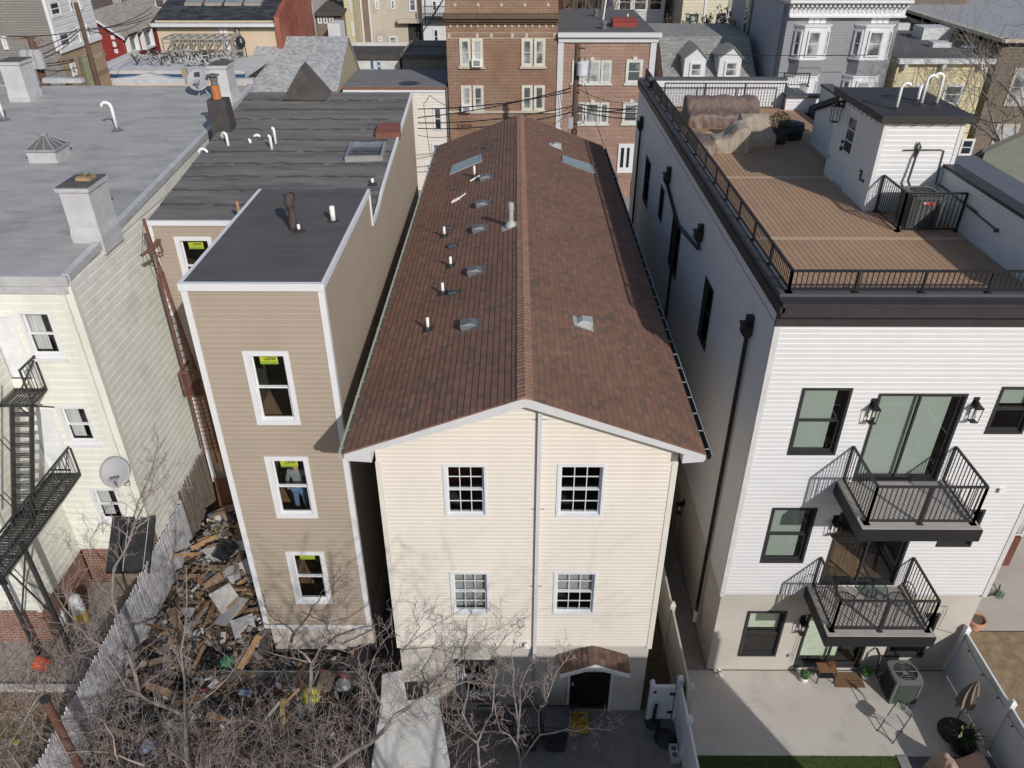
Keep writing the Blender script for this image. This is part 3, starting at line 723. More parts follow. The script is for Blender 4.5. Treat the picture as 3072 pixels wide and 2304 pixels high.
# hatch and skylight
def onmain(a, dz=0): 
    v = ray(a); k = (TFZ-MZ)/(TFY-TB); t = (MZ+k*(CAM.y-TB)-CAM.z+dz)/(v.z-k*v.y); return CAM+v*t
mb = MB(); Q = [onmain(q(1, 2, *a), .12) for a in ((1040, 1120), (1245, 1115), (1250, 1035), (1065, 1032))]
mb.hexa([p-Vector((0, 0, .2)) for p in Q]+[p+Vector((0, 0, .06)) for p in Q]); mb.build('roof_hatch', M('hatch_rust', (.20, .075, .055), .7, var=.15), th_)
mb = MB(); Q = [onmain(q(1, 2, *a), .1) for a in ((785, 1320), (1100, 1312), (1130, 1190), (835, 1190))]; c = sum(Q, Vector())/4
for i in range(4):
    a, b = Q[i], Q[(i+1) % 4]; ia, ib = a+(c-a)*.14, b+(c-b)*.14
    mb.hexa([a-Vector((0, 0, .2)), b-Vector((0, 0, .2)), ib-Vector((0, 0, .2)), ia-Vector((0, 0, .2)), a+Vector((0, 0, .06)), b+Vector((0, 0, .06)), ib+Vector((0, 0, .07)), ia+Vector((0, 0, .07))])
sk = mb.build('skylight', M('alu_grey', (.35, .34, .33), .5, metal=.3), th_)
mb = MB(); I = [p+(c-p)*.1 for p in Q]; mb.face([p-Vector((0, 0, .12)) for p in I]); mb.build('skylight_well', M('well_brown', (.20, .10, .05), .8, var=.5, scale=1.5), sk)
mb = MB(); n = 8
for i in range(n):
    for j in range(n):
        def dm(u, v): return I[0]*(1-u)*(1-v)+I[1]*u*(1-v)+I[2]*u*v+I[3]*(1-u)*v+Vector((0, 0, .08+.10*math.sin(math.pi*u)*math.sin(math.pi*v)))
        mb.face([dm(i/n, j/n), dm((i+1)/n, j/n), dm((i+1)/n, (j+1)/n), dm(i/n, (j+1)/n)])
mb.build('dome', MGlass('glass_dome', (.85, .85, .9), dark=.1, refl=.6), sk, True)
# ================================================================ GREY-ROOFED HOUSE (left)
LX, LY, LZ = -10.6, 4.4, 10.2; LFY, LFZ = 20.4, 11.25; LXW = -24.5
lh = thing('cream_house', 'weathered cream house with wide silver-grey flat roof at the left edge', 'house', (-16, 10, 0))
Fl = FY(LY); hl = []
def lz(y): return LZ+(LFZ-LZ)*(y-LY)/(LFY-LY)
WX, WY = -12.92, 2.1     # projecting lower wing: its right side and its front
for (r, tl, r2, br) in ((2, (1, 122, 1055), 2, (1, 552, 1445)), (3, (1, 455, 322), 3, (1, 830, 640)), (3, (1, 730, 1003), 3, (1, 1065, 1285))):
    rc = rectp(Fl, q(r, *tl), q(r2, *br), lambda p: YP(p, LY))
    window(lh, Fl, rc, m_trim, hl, trim=.085, proud=.03, glass=g_clear, room=1.2, roomm=(m_room, m_roomd), ext=(.3, .4, .3), blind=(.42 if r == 3 and tl[1] > 1000 else .95, b_curt, .25), sill=True)
d1 = rectp(Fl, q(3, 1, 330, 372), q(3, 1, 605, 835), lambda p: YP(p, LY)); d1 = (d1[0]-.35, d1[1], d1[2], d1[3])
d1 = (YP(q(3, 1, 215, 385), LY).x, YP(q(3, 1, 408, 372), LY).x, YP(q(3, 1, 395, 860), LY).z, YP(q(3, 1, 408, 372), LY).z)
d0 = (YP(q(2, 1, 80, 1110), LY).x-1.0, YP(q(2, 1, 80, 1110), LY).x, YP(q(2, 1, 250, 1620), LY).z, YP(q(2, 1, 80, 1110), LY).z)
hl += [d0, d1]
mb = MB(); wall(mb, Fl, LXW, LX, 1.4, LZ-.42, hl, exp=.22, th=.02); mb.build('wall', m_cream, lh)
mb = MB(); wall(mb, FXp(LX), LY, LFY, 1.2, LZ-.1, (), exp=.24, th=.02)
ys = [LY+i*(LFY-LY)/8 for i in range(9)]
for a, b in zip(ys, ys[1:]): FXp(LX).quad; mb.face([(LX, a, LZ-.1), (LX, b, LZ-.1), (LX, b, lz(b)-.05), (LX, a, lz(a)-.05)])
mb.build('side_wall', m_creamside, lh)
mb = MB(); mb.box(LX-.14, LX-.02, LY-.0, LY+.1, 1.2, LZ-.45); Fl.box(mb, LX-.30, LX-.16, 1.4, LZ-.45, 0, .1); Fl.box(mb, LX-.13, LX+.03, 1.2, LZ-.15, -.1, .05)
mb.build('corner_trim', m_cream, lh)
for k, dd in enumerate((d0, d1)):
    mb = MB(); u0, u1, z0, z1 = dd; Fl.box(mb, u0, u1, z0, z1, -.12, -.06)
    for a, b, c, e in ((u0+.1, u1-.1, z0+.1, z0+(z1-z0)*.42), (u0+.1, u1-.1, z0+(z1-z0)*.5, z1-.1)): Fl.box(mb, a, b, c, e, -.06, -.045)
    dd_ = mb.build('door', M('door_offwhite', (.72, .73, .74), .5), lh)
    mb = MB(); Fl.box(mb, u0-.08, u0, z0, z1+.08, -.1, .03); Fl.box(mb, u1, u1+.08, z0, z1+.08, -.1, .03); Fl.box(mb, u0, u1, z1, z1+.08, -.1, .03); mb.build('door_frame', m_trim, dd_)
m_silver = M('silver_roof', (.375, .368, .36), .8, spec=.15, var=.14, scale=1.2, stretch=(.7, 1.6, 1), bump=.3, bscale=14, stain=(.20, .192, .185), stain_amt=.6, stain_scale=.9)
m_silverp = M('silver_paint', (.52, .52, .53), .45, metal=.15, var=.12, scale=3, bump=.5, bscale=10, stain=(.25, .24, .235), stain_amt=.5, stain_scale=2)
mb = MB(); ny, nx = 20, 12; random.seed(5)
hz = [[random.uniform(-.012, .012) for _ in range(nx+1)] for _ in range(ny+1)]
for j in range(ny):
    for i in range(nx):
        def P_(i_, j_): x = LXW+(LX-LXW)*i_/nx; y = LY+(LFY-LY)*j_/ny; return (x, y, lz(y)+hz[j_][i_]+(.02 if False else 0))
        mb.face([P_(i, j), P_(i+1, j), P_(i+1, j+1), P_(i, j+1)])
mb.build('roof', m_silver, lh, True)
mb = MB()
for k in range(1, 16):      # roll seams
    y = LY+k*1.0; mb.hexa([(LXW, y, lz(y)+.004), (LX-.1, y, lz(y)+.004), (LX-.1, y+.05, lz(y)+.004), (LXW, y+.05, lz(y)+.004), (LXW, y, lz(y)+.010), (LX-.1, y, lz(y)+.010), (LX-.1, y+.03, lz(y)+.010), (LXW, y+.03, lz(y)+.010)])
mb.build('roof_seams', m_silver, lh)
mb = MB()       # eave board, gutter, side flashing
mb.box(LXW, LX+.02, LY-.10, LY, LZ-.22, LZ+.03); mb.box(LXW, LX-.05, LY-.06, LY, LZ-.44, LZ-.22)
for a, b in zip(ys, ys[1:]): mb.hexa([(LX-.12, a, lz(a)-.02), (LX+.05, a, lz(a)-.12), (LX+.05, b, lz(b)-.12), (LX-.12, b, lz(b)-.02), (LX-.12, a, lz(a)+.06), (LX+.05, a, lz(a)+.05), (LX+.05, b, lz(b)+.05), (LX-.12, b, lz(b)+.06)])
mb.build('roof_edge', m_silverp, lh)
mb = MB()
mb.prism([(YP(q(1, 1, *a), LFY-.1)) for a in ((930, 700), (940, 655), (1100, 640), (1215, 608), (1400, 650), (1530, 655), (1535, 700))], (0, .3, .0))
mb.prism([(YP(q(1, 1, *a), LFY-.1)) for a in ((350, 690), (350, 650), (665, 655), (680, 690))], (0, .3, .0))
mb.prism([(YP(q(1, 1, *a), LFY-.1)) for a in ((1940, 700), (1940, 655), (2095, 655), (2100, 700))], (0, .3, .0))
mb.box(LXW, LX, LFY, LFY+.05, 1, LFZ-.02)
mb.build('parapet', m_silverp, lh)
def onleft(a, dz=0):
    v = ray(a); k = (LFZ-LZ)/(LFY-LY); t = (LZ+k*(CAM.y-LY)-CAM.z+dz)/(v.z-k*v.y); return CAM+v*t
m_paintbrick = M('painted_stucco', (.56, .56, .57), .5, metal=.1, var=.12, scale=4, bump=.6, bscale=12, stain=(.30, .29, .29), stain_amt=.4, stain_scale=2)
m_slab = M('chimney_slab', (.10, .095, .095), .9, var=.3, scale=6)
def chimney(bl, top_px, wx, wy, name='chimney', flare=.02):
    p = onleft(bl); zt = YP(top_px, p.y).z; x, y, z = p; mb = MB()
    prof = [(flare, -.3), (flare, 0), (.03, .18), (0, .4), (0, zt-z-.12), (.05, zt-z-.1), (.06, zt-z)]
    rings = [[(x-f, y-f, z+h), (x+wx+f, y-f, z+h), (x+wx+f, y+wy+f, z+h), (x-f, y+wy+f, z+h)] for f, h in prof]
    for a, b in zip(rings, rings[1:]):
        for i in range(4): j = (i+1) % 4; mb.face([a[i], a[j], b[j], b[i]])
    mb.face(rings[-1]); o = mb.build(name, m_paintbrick, lh)
    mb = MB(); mb.box(x-.03, x+wx+.03, y-.03, y+wy+.03, zt-.01, zt+.03); mb.build('chimney_top', m_slab, o); return o, (x, y, zt)
ch, cp_ = chimney(q(2, 1, 620, 495), q(2, 1, 470, 40), .72, 1.0)
mb = MB(); x, y, z = cp_; mb.box(x+.25, x+.6, y+.45, y+.8, z+.03, z+.11); mb.build('chimney_pot', M('clay_tan', (.38, .26, .15), .8, var=.2), ch)
mb = MB()
for i in range(8): a = random.uniform(0, 6.3); mb.face([Vector((x+.42, y+.62, z+.11))+Vector((math.cos(a+t)*r, math.sin(a+t)*r, h)) for t, r, h in ((0, .03, 0), (.5, .16, .04), (1.0, .15, .08))])
mb.build('weeds', M('leaf_green', (.10, .20, .09), .7), ch)
chimney(q(1, 1, 90, 845), q(1, 1, 0, 515), .75, .9); chimney(q(1, 1, 1790, 850), q(1, 1, 1735, 545), .62, .9, flare=.05)
# pyramid skylight
c = [onleft(q(1, 1, *a)) for a in ((245, 1355), (485, 1352))]; x0, x1, y0 = c[0].x, c[1].x, c[0].y; y1 = y0+(x1-x0)*1.0; z0 = c[0].z; zt = z0+.38
mb = MB(); mb.box(x0, x1, y0, y1, z0-.1, zt); sk = mb.build('skylight_curb', m_silverp, lh)
A = Vector(((x0+x1)/2-.0, (y0+y1)/2, zt+.42)); C4 = [Vector((x0-.04, y0-.04, zt+.02)), Vector((x1+.04, y0-.04, zt+.02)), Vector((x1+.04, y1+.04, zt+.02)), Vector((x0-.04, y1+.04, zt+.02))]
mb = MB()
for i in range(4): mb.face([C4[i], C4[(i+1) % 4], A])
mb.build('skylight_glass', M('wired_glass', (.13, .135, .13), .25, var=.15, spec=.7), sk)
mb = MB()
for i in range(4):
    mb.bar(C4[i], A, .035, .035); mb.bar(C4[i], C4[(i+1) % 4], .05, .06)
    for t in (.33, .67): mb.bar(C4[i].lerp(C4[(i+1) % 4], t), A, .02, .03)
mb.lathe(A+Vector((0, 0, -.05)), [(.14, 0), (.14, .05), (.03, .12)], 8); mb.build('skylight_bars', M('bars_grey', (.30, .30, .31), .5, var=.2), sk)
# goosenecks
def goose(b, top, r, rad, yw, parent, plane=None):
    p = onleft(b); H_ = YP(top, p.y).z-p.z; dv = Vector((math.cos(yw), math.sin(yw), 0)); pts = [p, p+Vector((0, 0, H_-rad))]
    for k in range(1, 9): a = math.pi*k/8*.95; pts.append(p+Vector((0, 0, H_-rad))+dv*rad*(1-math.cos(a))+Vector((0, 0, rad*math.sin(a))))
    mb = MB(); mb.tube(pts, r, 12); o = mb.build('vent_pipe', m_pvc, parent, True); mb = MB(); mb.lathe(p, [(.2, 0), (.18, .02), (.1, .05), (.09, .12)], 12); mb.build('flashing', m_galv, o)
goose(q(1, 1, 975, 1085), q(1, 1, 870, 850), .052, .17, math.pi, lh); goose(q(1, 1, 38, 995), q(1, 1, -30, 790), .052, .17, math.pi, lh)
# roof dish
def dish(c, R_, aim, parent_label, mount, cat='satellite dish', logo=None, tilt=0, arm=.55):
    t = thing('satellite_dish', parent_label, cat, mount)
    aim = Vector(aim).normalized(); rot = aim.to_track_quat('Z', 'Y').to_matrix(); mb = MB()
    prof = [(R_*k/6, .16*R_*(k/6)**2) for k in range(7)]; n = 24
    for side, off in ((0, 0), (1, -.012)):
        k0 = len(mb.v)
        for r_, z_ in prof:
            for j in range(n): a = 2*math.pi*j/n; mb.v.append(Vector(c)+rot@Vector((r_*math.cos(a)*.95, r_*math.sin(a)*1.05, z_+off)))
        for i in range(6):
            for j in range(n): j2 = (j+1) % n; f = [k0+i*n+j, k0+i*n+j2, k0+(i+1)*n+j2, k0+(i+1)*n+j]; mb.f.append(f if side == 0 else f[::-1]); mb.m.append(0)
    for j in range(n): j2 = (j+1) % n; mb.f.append([6*n+j, 6*n+j2, 13*n+j2, 13*n+j]); mb.m.append(0)
    rf = mb.build('reflector', M('dish_grey', (.33, .33, .345), .5, var=.05), t, True)
    mb = MB(); base = Vector(c)-aim*.03+rot@Vector((0, 0, 0)); low = Vector(c)+rot@Vector((0, -R_*1.0, .1*R_)); head = Vector(c)+aim*R_*1.05+rot@Vector((0, -R_*.62, 0))
    mb.bar(low-aim*.05, head, .04, .05); mb.bar(head+rot@Vector((-.1, .03, 0)), head+rot@Vector((.1, .03, 0)), .06)
    for dx in (-.08, 0, .08): mb.cyl(head+rot@Vector((dx, .04, -.02)), head+rot@Vector((dx, .07, -.13)), .035, .045, 8)
    mb.build('feed_arm', M('dish_arm', (.30, .30, .31), .5), t)
    return t, Vector(c), aim, rot
c = YP(q(1, 1, 1640, 665), onleft(q(1, 1, 1690, 800)).y)
p = onleft(q(1, 1, 1690, 800))
t, cc, aim, rot = dish(c, .42, (.25, -1, .75), 'pale satellite dish on a tripod standing on the silver-grey flat roof', p, arm=.5)
mb = MB()
for a in (0, 2.1, 4.2): mb.cyl(p+Vector((math.cos(a)*.28, math.sin(a)*.28, .0)), cc-aim*.1+Vector((.08, .05, -.15)), .018, n=6)
mb.cyl(cc-aim*.1+Vector((.08, .05, -.3)), cc-aim*.02, .03, n=8); mb.build('tripod', m_galvl, t)
mb = MB(); o_ = cc+aim*.035
def Lp(x, y): return cc+rot@Vector((x, y, .16*.42*((x*x+y*y)/.42**2)+.008))
mb.face([Lp(-.12, .12), Lp(.10, .12), Lp(.11, .30), Lp(-.10, .30)]); mb.build('emblem_ground', M('emblem_black', (.02, .02, .022), .6), t)
mb = MB()
def Lq(x, y): return Lp(x, y)+aim*.004
mb.face([Lq(-.09, .27), Lq(-.02, .28), Lq(.03, .22), Lq(-.03, .14), Lq(-.05, .15), Lq(-.01, .22)]); mb.face([Lq(.0, .28), Lq(.06, .26), Lq(.08, .21), Lq(.05, .15), Lq(.0, .13), Lq(.05, .2)])
mb.build('emblem', m_trim, t)
# wing below
wg = MB(); zwt = YP(q(2, 1, 0, 1400), WY).z
Fw = FY(WY); FwS = FXp(WX); Zt = 9.6
wall(wg, FwS, WY, LY, 1.35, Zt, (), exp=.24, th=.02); wh = []
rc = (YP(q(4, 1, 45, 10), WY).x-.9, YP(q(4, 1, 45, 10), WY).x, 2.1, YP(q(4, 1, 45, 10), WY).z+1.2)
window(lh, Fw, rc, m_trim, wh, glass=g_clear, room=1, roomm=(m_room, m_roomd), ext=(.2, .2, .2), blind=(.9, b_curt, 0))
wall(wg, Fw, LXW, WX, 1.35, Zt, wh, exp=.24, th=.02); wg.face([(LXW, WY, Zt), (WX, WY, Zt), (WX, LY, Zt+.05), (LXW, LY, Zt+.05)])
wg.build('wing_wall', m_cream, lh)
m_brickred = MBrick('brick_red', (.30, .09, .055), (.22, .075, .05), (.38, .32, .27), var=.3)
mb = MB(); wall(mb, FwS, WY+.03, LY, .0, 1.35, n=-.03); wall(mb, Fw, LXW, WX-.03, .0, 1.35, n=-.03); wall(mb, Fl, WX, LX-.03, .0, 1.4, n=-.03); wall(mb, FXp(LX), LY+.03, LFY, 0, 1.2, n=-.03)
Fw.box(mb, WX-.12, WX-.0, 1.2, 1.36, -.3, .01); mb.build('brick_base', m_brickred, lh)
mb = MB(); mb.box(WX-.06, WX+.05, WY-.05, WY+.06, 1.3, 9.6); mb.build('wing_trim', m_cream, lh)
# wall dish
c = YP(q(3, 1, 957, 875), LY-.45); mp = YP(q(3, 1, 1075, 940), LY-.02)
t, cc, aim, rot = dish(c, .40, (.35, -1, .85), 'dull grey satellite dish bolted to the cream wall between two windows', mp)
mb = MB(); mb.tube([mp, mp+Vector((-.05, -.15, 0)), cc-aim*.05], .025, 8); mb.box(mp.x-.07, mp.x+.07, mp.y-.01, mp.y+.015, mp.z-.09, mp.z+.09)
mb.tube([mp, mp+Vector((.05, -.12, -.08)), mp+Vector((-.05, -.2, -.05)), cc-aim*.04], .008, 5); mb.build('wall_arm', m_galv, t)
# bilco cellar cover, dark
A = ZP(q(4, 1, 810, 215), 0.1)
cx0, cx1 = YP(q(3, 1, 830, 1440), LY-.9).x, YP(q(3, 1, 1165, 1440), LY-.9).x; zt = YP(q(3, 1, 830, 1440), LY-.9).z
t = thing('cellar_shed', 'black-roofed lean-to cellar cover against the cream house wall', 'shed', ((cx0+cx1)/2, LY-1.2, 0))
mb = MB(); mb.prism([(cx0, LY-.05, zt+.1), (cx0, LY-1.15, zt-.95), (cx0, LY-1.15, zt-1.05), (cx0, LY-.05, zt)], (cx1-cx0+.1, 0, 0)); mb.build('roof', M('tarpaper', (.022, .022, .024), .7, var=.4, scale=3), t)
mb = MB(); mb.prism([(cx0+.08, LY-.1, 0), (cx0+.08, LY-1.08, 0), (cx0+.08, LY-1.08, zt-1.0), (cx0+.08, LY-.1, zt-.03)], (cx1-cx0-.1, 0, 0)); mb.build('wall', m_woodd, t)
mb = MB(); xm = cx0+(cx1-cx0)*.45
for x in (xm, cx1-.05): mb.cyl((x, LY-.1, zt+.14), (x, LY-1.2, zt-.92), .011, n=6)
mb.build('roof_pipe', m_galvl, t)

# ================================================================ FIRE ESCAPE (black iron) on the cream house
fe = thing('fire_escape', 'black iron fire escape with slatted platforms and steep stair on the cream house', 'fire escape', (-13, 2.6, 0))
zb = YP((242, 1417), LY).z; xr = YP((242, 1417), LY).x
xl = WX+.05; yf = -.6
def slats(mb, x0, x1, y0, y1, z, st, along='y', w=.022):
    if along == 'y':
        x = x0
        while x <= x1: mb.box(x, x+w, y0, y1, z-.02, z); x += st
    else:
        y = y0
        while y <= y1: mb.box(x0, x1, y, y+w, z-.02, z); y += st
def rail_xy(mb, pts, z0, h, st=.13, r=.011, post=True):
    for a, b in zip(pts, pts[1:]):
        a = Vector(a); b = Vector(b); L_ = (b-a).length
        mb.bar(a+Vector((0, 0, z0+h)), b+Vector((0, 0, z0+h)), .045, .04); mb.bar(a+Vector((0, 0, z0+.08)), b+Vector((0, 0, z0+.08)), .025)
        n = max(1, int(L_/st))
        for i in range(n+1): p = a.lerp(b, i/n); mb.cyl(p+Vector((0, 0, z0+.08)), p+Vector((0, 0, z0+h)), r, n=4)
        for p in (a, b): mb.bar(p+Vector((0, 0, z0-.05)), p+Vector((0, 0, z0+h+.03)), .04)
# upper platform
zu = YP((141, 1162), LY).z; xur = YP((141, 1162), LY).x
yfu = ZP((122, 1212), zu).y
xul = xur-2.2
mb = MB(); slats(mb, xul, xur, yfu, LY-.02, zu, .075, 'y', .035); 
for y in (yfu, LY-.06): mb.box(xul, xur+.12 if y == yfu else xur, y-.03, y+.03, zu-.08, zu-.02)
for x in (xur-.02, xul): mb.box(x-.02, x+.02, yfu, LY, zu-.08, zu-.02)
mb.build('upper_platform', m_iron, fe)
xpost = YP(q(3, 1, 175, 100), yfu+.05).x
mb = MB(); rail_xy(mb, [(xur, LY-.05, 0), (xur, yfu+.05, 0)], zu, .95); 
mb.bar((xur, LY-.05, zu+.9), (xur-.25, yfu+.05, zu+.25), .03); mb.bar((xur-.4, yfu, zu), (xur-.1, yfu, zu-.45), .03); mb.bar((xur, LY-.03, zu-.6), (xur-.1, yfu, zu-.05), .035)
mb.build('upper_railing', m_iron, fe)
# lower platform
mb = MB(); slats(mb, xl, xr, yf, LY-.02, zb, .095, 'x', .04)
for x in (xl, (xl+xr)/2, xr-.04): mb.box(x, x+.04, yf, LY-.02, zb-.1, zb-.02)
for y in (yf, 1.2, 2.8, LY-.06): mb.box(xl, xr, y, y+.04, zb-.08, zb-.02)
mb.build('lower_platform', m_iron, fe)
mb = MB(); rail_xy(mb, [(xr, LY-.05, 0), (xr, yf+.05, 0)], zb, .95, st=.16)
for k in range(7): y = yf+.1+k*.68; mb.bar((xr, y, zb+.1), (xr, y+.6, zb+.9), .02)
mb.build('lower_railing', m_iron, fe)
# stair between the platforms
Tx0, Tx1 = YP((38, 1218), yfu).x, YP((97, 1218), yfu).x
bot = ZP((43, 1580), zb); sx0 = bot.x; sy = bot.y; bot2 = ZP((98, 1580), zb); sx1 = bot2.x
mb = MB(); mb.bar((Tx0, yfu, zu), (sx0, sy, zb), .04, .14); mb.bar((Tx1, yfu, zu), (sx1, bot2.y, zb), .04, .14); mb.build('stair_stringer', m_iron, fe)
mb = MB(); nst = 12
for i in range(1, nst):
    a = Vector((Tx0, yfu, zu)).lerp(Vector((sx0, sy, zb)), i/nst); b = Vector((Tx1, yfu, zu)).lerp(Vector((sx1, bot2.y, zb)), i/nst)
    for dy, dz in ((-.07, 0), (0, 0.0), (.07, .0)): mb.bar(a+Vector((0, dy, dz)), b+Vector((0, dy, dz)), .02, .025)
mb.build('stair_treads', m_iron, fe)
mb = MB(); up_ = Vector((0, -.25, .72))
mb.cyl(Vector((sx0, sy, zb))+up_, Vector((Tx0, yfu, zu))+up_, .02, n=6); 
for t_ in (.15, .6): p = Vector((sx0, sy, zb)).lerp(Vector((Tx0, yfu, zu)), t_); mb.cyl(p, p+up_, .014, n=5)
mb.build('stair_handrail', m_iron, fe)
# legs and braces under the lower platform
L1t, L1b = (xr-.1, 2.0, zb), ZP(q(4, 1, 600, 710), .1); L2b = ZP(q(4, 1, 310, 700), .1)
mb = MB(); mb.bar((L1b.x, L1b.y, 0), (L1b.x, L1b.y, zb), .09, .09); mb.build('leg', m_iron, fe)
mb = MB(); mb.bar((L2b.x, L2b.y, 0), (L2b.x, L2b.y, zb), .08, .08); mb.build('leg', m_iron, fe)
mb = MB(); a, b = L1b, L2b
mb.bar((a.x, a.y, 1.6), (b.x, b.y, zb-.3), .035); mb.bar((b.x, b.y, 1.4), (a.x, a.y, zb-.3), .035); mb.build('brace', m_iron, fe)
# rusty escape in the gap beside the tan house
rf = thing('rusty_fire_escape', 'rust-brown ladder, mast and balcony squeezed beside the tan house wall', 'fire escape', (-9.6, 6.8, 0))
yR = TB-.45
tp = YP(q(2, 1, 1190, 295), yR); 
def RP(c_, y=None): return YP((400+c_[0]*.14467, 700+c_[1]*.14467), yR if y is None else y)
mb = MB(); b0 = RP((490, 560)); mb.bar(tp, b0, .06, .06); mb.bar(b0, YP(q(2, 1, 1640, 1600), yR), .07, .07); mb.build('mast', m_rust, rf)
mb = MB(); mb.bar(RP((165, 475), yR-.35), RP((420, 260), yR), .11, .03); mb.bar(RP((420, 260), yR), RP((530, 120), yR+.25), .13, .03); mb.tube([RP((540, 170), yR+.2), RP((620, 370), yR), RP((480, 460), yR)], .02, 5); mb.tube([RP((280, 410), yR-.2), RP((620, 390), yR)], .018, 5); mb.build('crossarm', m_rust, rf)
mb = MB(); mb.tube([RP((170, 440), yR-.3), RP((195, 20), yR-.1), tp], .008, 4); mb.tube([RP((215, 140), yR-.2), RP((380, 560), yR-.2), RP((520, 800), yR-.1)], .012, 4); mb.build('stay', m_iron, rf)
mb = MB(); l0, l1 = RP((515, 830), yR-.05), YP(q(2, 1, 1530, 1560), yR-.05); r0, r1 = RP((600, 800), yR), YP(q(2, 1, 1600, 1540), yR)
mb.bar(l0, l1, .055, .055); mb.bar(r0, r1, .055, .055); mb.bar(l0, r0+Vector((0, 0, .15)), .05)
for i in range(1, 14): mb.cyl(l0.lerp(l1, i/14), r0.lerp(r1, i/14), .014, n=5)
mb.build('ladder', m_rust, rf)
mb = MB(); bz0 = YP((540+0, 1118), yR-.2); p0 = YP((541, 1117), yR-.5); p1 = YP((600, 1117), yR-.5); zt = p0.z; zb_ = YP((557, 1187), yR-.5).z
for x0 in (p0.x, p1.x): mb.bar((x0, p0.y, zb_), (x0, p0.y, zt), .05)
mb.bar((p0.x, p0.y, zt), (p1.x, p0.y, zt), .06); mb.bar((p0.x, p0.y, zt), (p0.x, TB, zt), .05); mb.bar((p0.x, p0.y, zb_), (p1.x, p0.y, zb_), .08, .06); mb.bar((p0.x, p0.y, zb_), (p0.x, TB, zb_), .08, .06)
for i in range(1, 9): x = p0.x+(p1.x-p0.x)*i/9; mb.bar((x, p0.y, zb_), (x, p0.y, zt), .018); mb.bar((x, p0.y, zb_-.0), (x, TB-.02, zb_), .02)
for i in range(1, 9): y = p0.y+(TB-p0.y)*i/9; mb.bar((p0.x, y, zb_), (p0.x, y, zt), .018); mb.box(p0.x, p1.x, y-.03, y+.03, zb_-.01, zb_+.01)
mb.build('balcony', m_rust, rf)
mb = MB(); l1 = YP(q(3, 1, 1580, 245), yR-.4); l2 = YP(q(3, 1, 1700, 720), yR-.4); dx = Vector((.38, .1, 0))
mb.bar(l1, l2, .04); mb.bar(l1+dx, l2+dx, .04)
for i in range(1, 13): mb.cyl(l1.lerp(l2, i/13), l1.lerp(l2, i/13)+dx, .012, n=5)
mb.build('lower_ladder', m_rust, rf)
# wooden posts below, white bent sheet
t = tag(None, None) if False else None
for k, (a, b, lab) in enumerate((((3, 1, 1640, 245), (3, 1, 1790, 800), 'long raw timber post leaning beside the rusty balcony, left of its twin'), ((3, 1, 1700, 245), (3, 1, 1845, 860), 'long raw timber post leaning against the tan house, right of its twin'))):
    mb = MB(); A, B_ = YP(q(*a), yR-.1), YP(q(*b), yR-.3); mb.bar(A, B_, .11, .09); tag(mb.build('timber_post', m_wood), lab, 'post', 'timber posts under the rusty balcony')
mb = MB(); A = YP(q(3, 1, 1620, 245), yR+.35); mb.box(TXL-.05, TXL+.1, TB-.06, TB-.02, 1.5, MZ-.4); mb.build('corner_board', m_trim, th_)
mb = MB(); A, B_ = YP((484, 727), TB-.03), YP((516, 772), TB-.03); mb.box(A.x, B_.x, TB-.02, TB-.001, B_.z, A.z) if False else None
# ================================================================ WHITE HOUSE (right)
WXL, WXR, WYF, WYB, WZ = 5.19, 11.82, 1.27, 21.9, 2.97
DZ, PZ = 10.75, 11.30     # deck level, parapet top
wh_ = thing('white_house', 'white-sided house with black trim, two balconies and a brown roof deck on the right', 'house', (8.5, 10, 0))
Fw2 = FY(WYF); hw = []; hb = []
Fwb = FY(WYF+.03)
def Pw(p): return YP(p, WYF)
kwf = dict(trim=.055, proud=.035, glass=g_dark, room=1.6, roomm=(m_room, m_roomd), ext=(.4, .4, .3), sash=.04)
def rc4(tl, trr, bl):
    a, b, c = Pw(tl), Pw(trr), Pw(bl); return (a.x, b.x, c.z, a.z)
window(wh_, Fw2, rectp(Fw2, q(3, 4, 375, 172), q(3, 4, 640, 728), Pw), m_blackf, hw, blind=(1, b_green, .13), **kwf)
window(wh_, Fw2, rectp(Fw2, q(3, 4, 2030, 165), q(3, 4, 2190, 553), Pw), m_blackf, hw, blind=(.42, b_green, 0), **kwf)
window(wh_, Fw2, rectp(Fw2, q(3, 4, 125, 1168), q(3, 4, 375, 1622), Pw), m_blackf, hw, blind=(1, b_green, .1), **kwf)
window(wh_, Fw2, rectp(Fw2, q(3, 4, 1895, 1180), q(3, 4, 1475, 1487), Pw), m_blackf, hw, blind=(1, b_green, .1), **kwf)
s1 = rc4(q(3, 4, 1010, 218), q(3, 4, 1750, 222), q(3, 4, 1120, 945)); s2 = (Pw(q(3, 4, 690, 1205)).x, Pw(q(3, 4, 1265, 1435)).x, 3.33, Pw(q(3, 4, 700, 1205)).z)
window(wh_, Fw2, s1, m_blackf, hw, style='slider', blind=(1, b_green, .12), name='sliding_door', **kwf)
sd2 = window(wh_, Fw2, s2, m_blackf, hw, style='slider', name='sliding_door', **{**kwf, 'room': 2.2, 'ext': (.6, .05, .3), 'roomm': (M('room_mid', (.16, .15, .14), .9), m_roomf)})
Pb = lambda p: YP(p, WYF+.03)
kb = {**kwf}
window(wh_, Fwb, rectp(Fwb, q(4, 4, 250, 357), q(4, 3, 1972, 725), Pb), m_blackf, hb, blind=(.45, M('shade_pale', (.55, .58, .47), .8), .0), **kb)
s3 = (YP(q(4, 4, 300, 830), WYF).x-.0, YP(q(4, 4, 840, 830), WYF).x, .14, 2.2)
window(wh_, Fwb, s3, m_blackf, hb, style='slider', blind=(.9, M('shade_pale', (.5, .5, .4), .8), .55), name='sliding_door', **{**kb, 'room': 2.2, 'ext': (.6, .05, .2)})
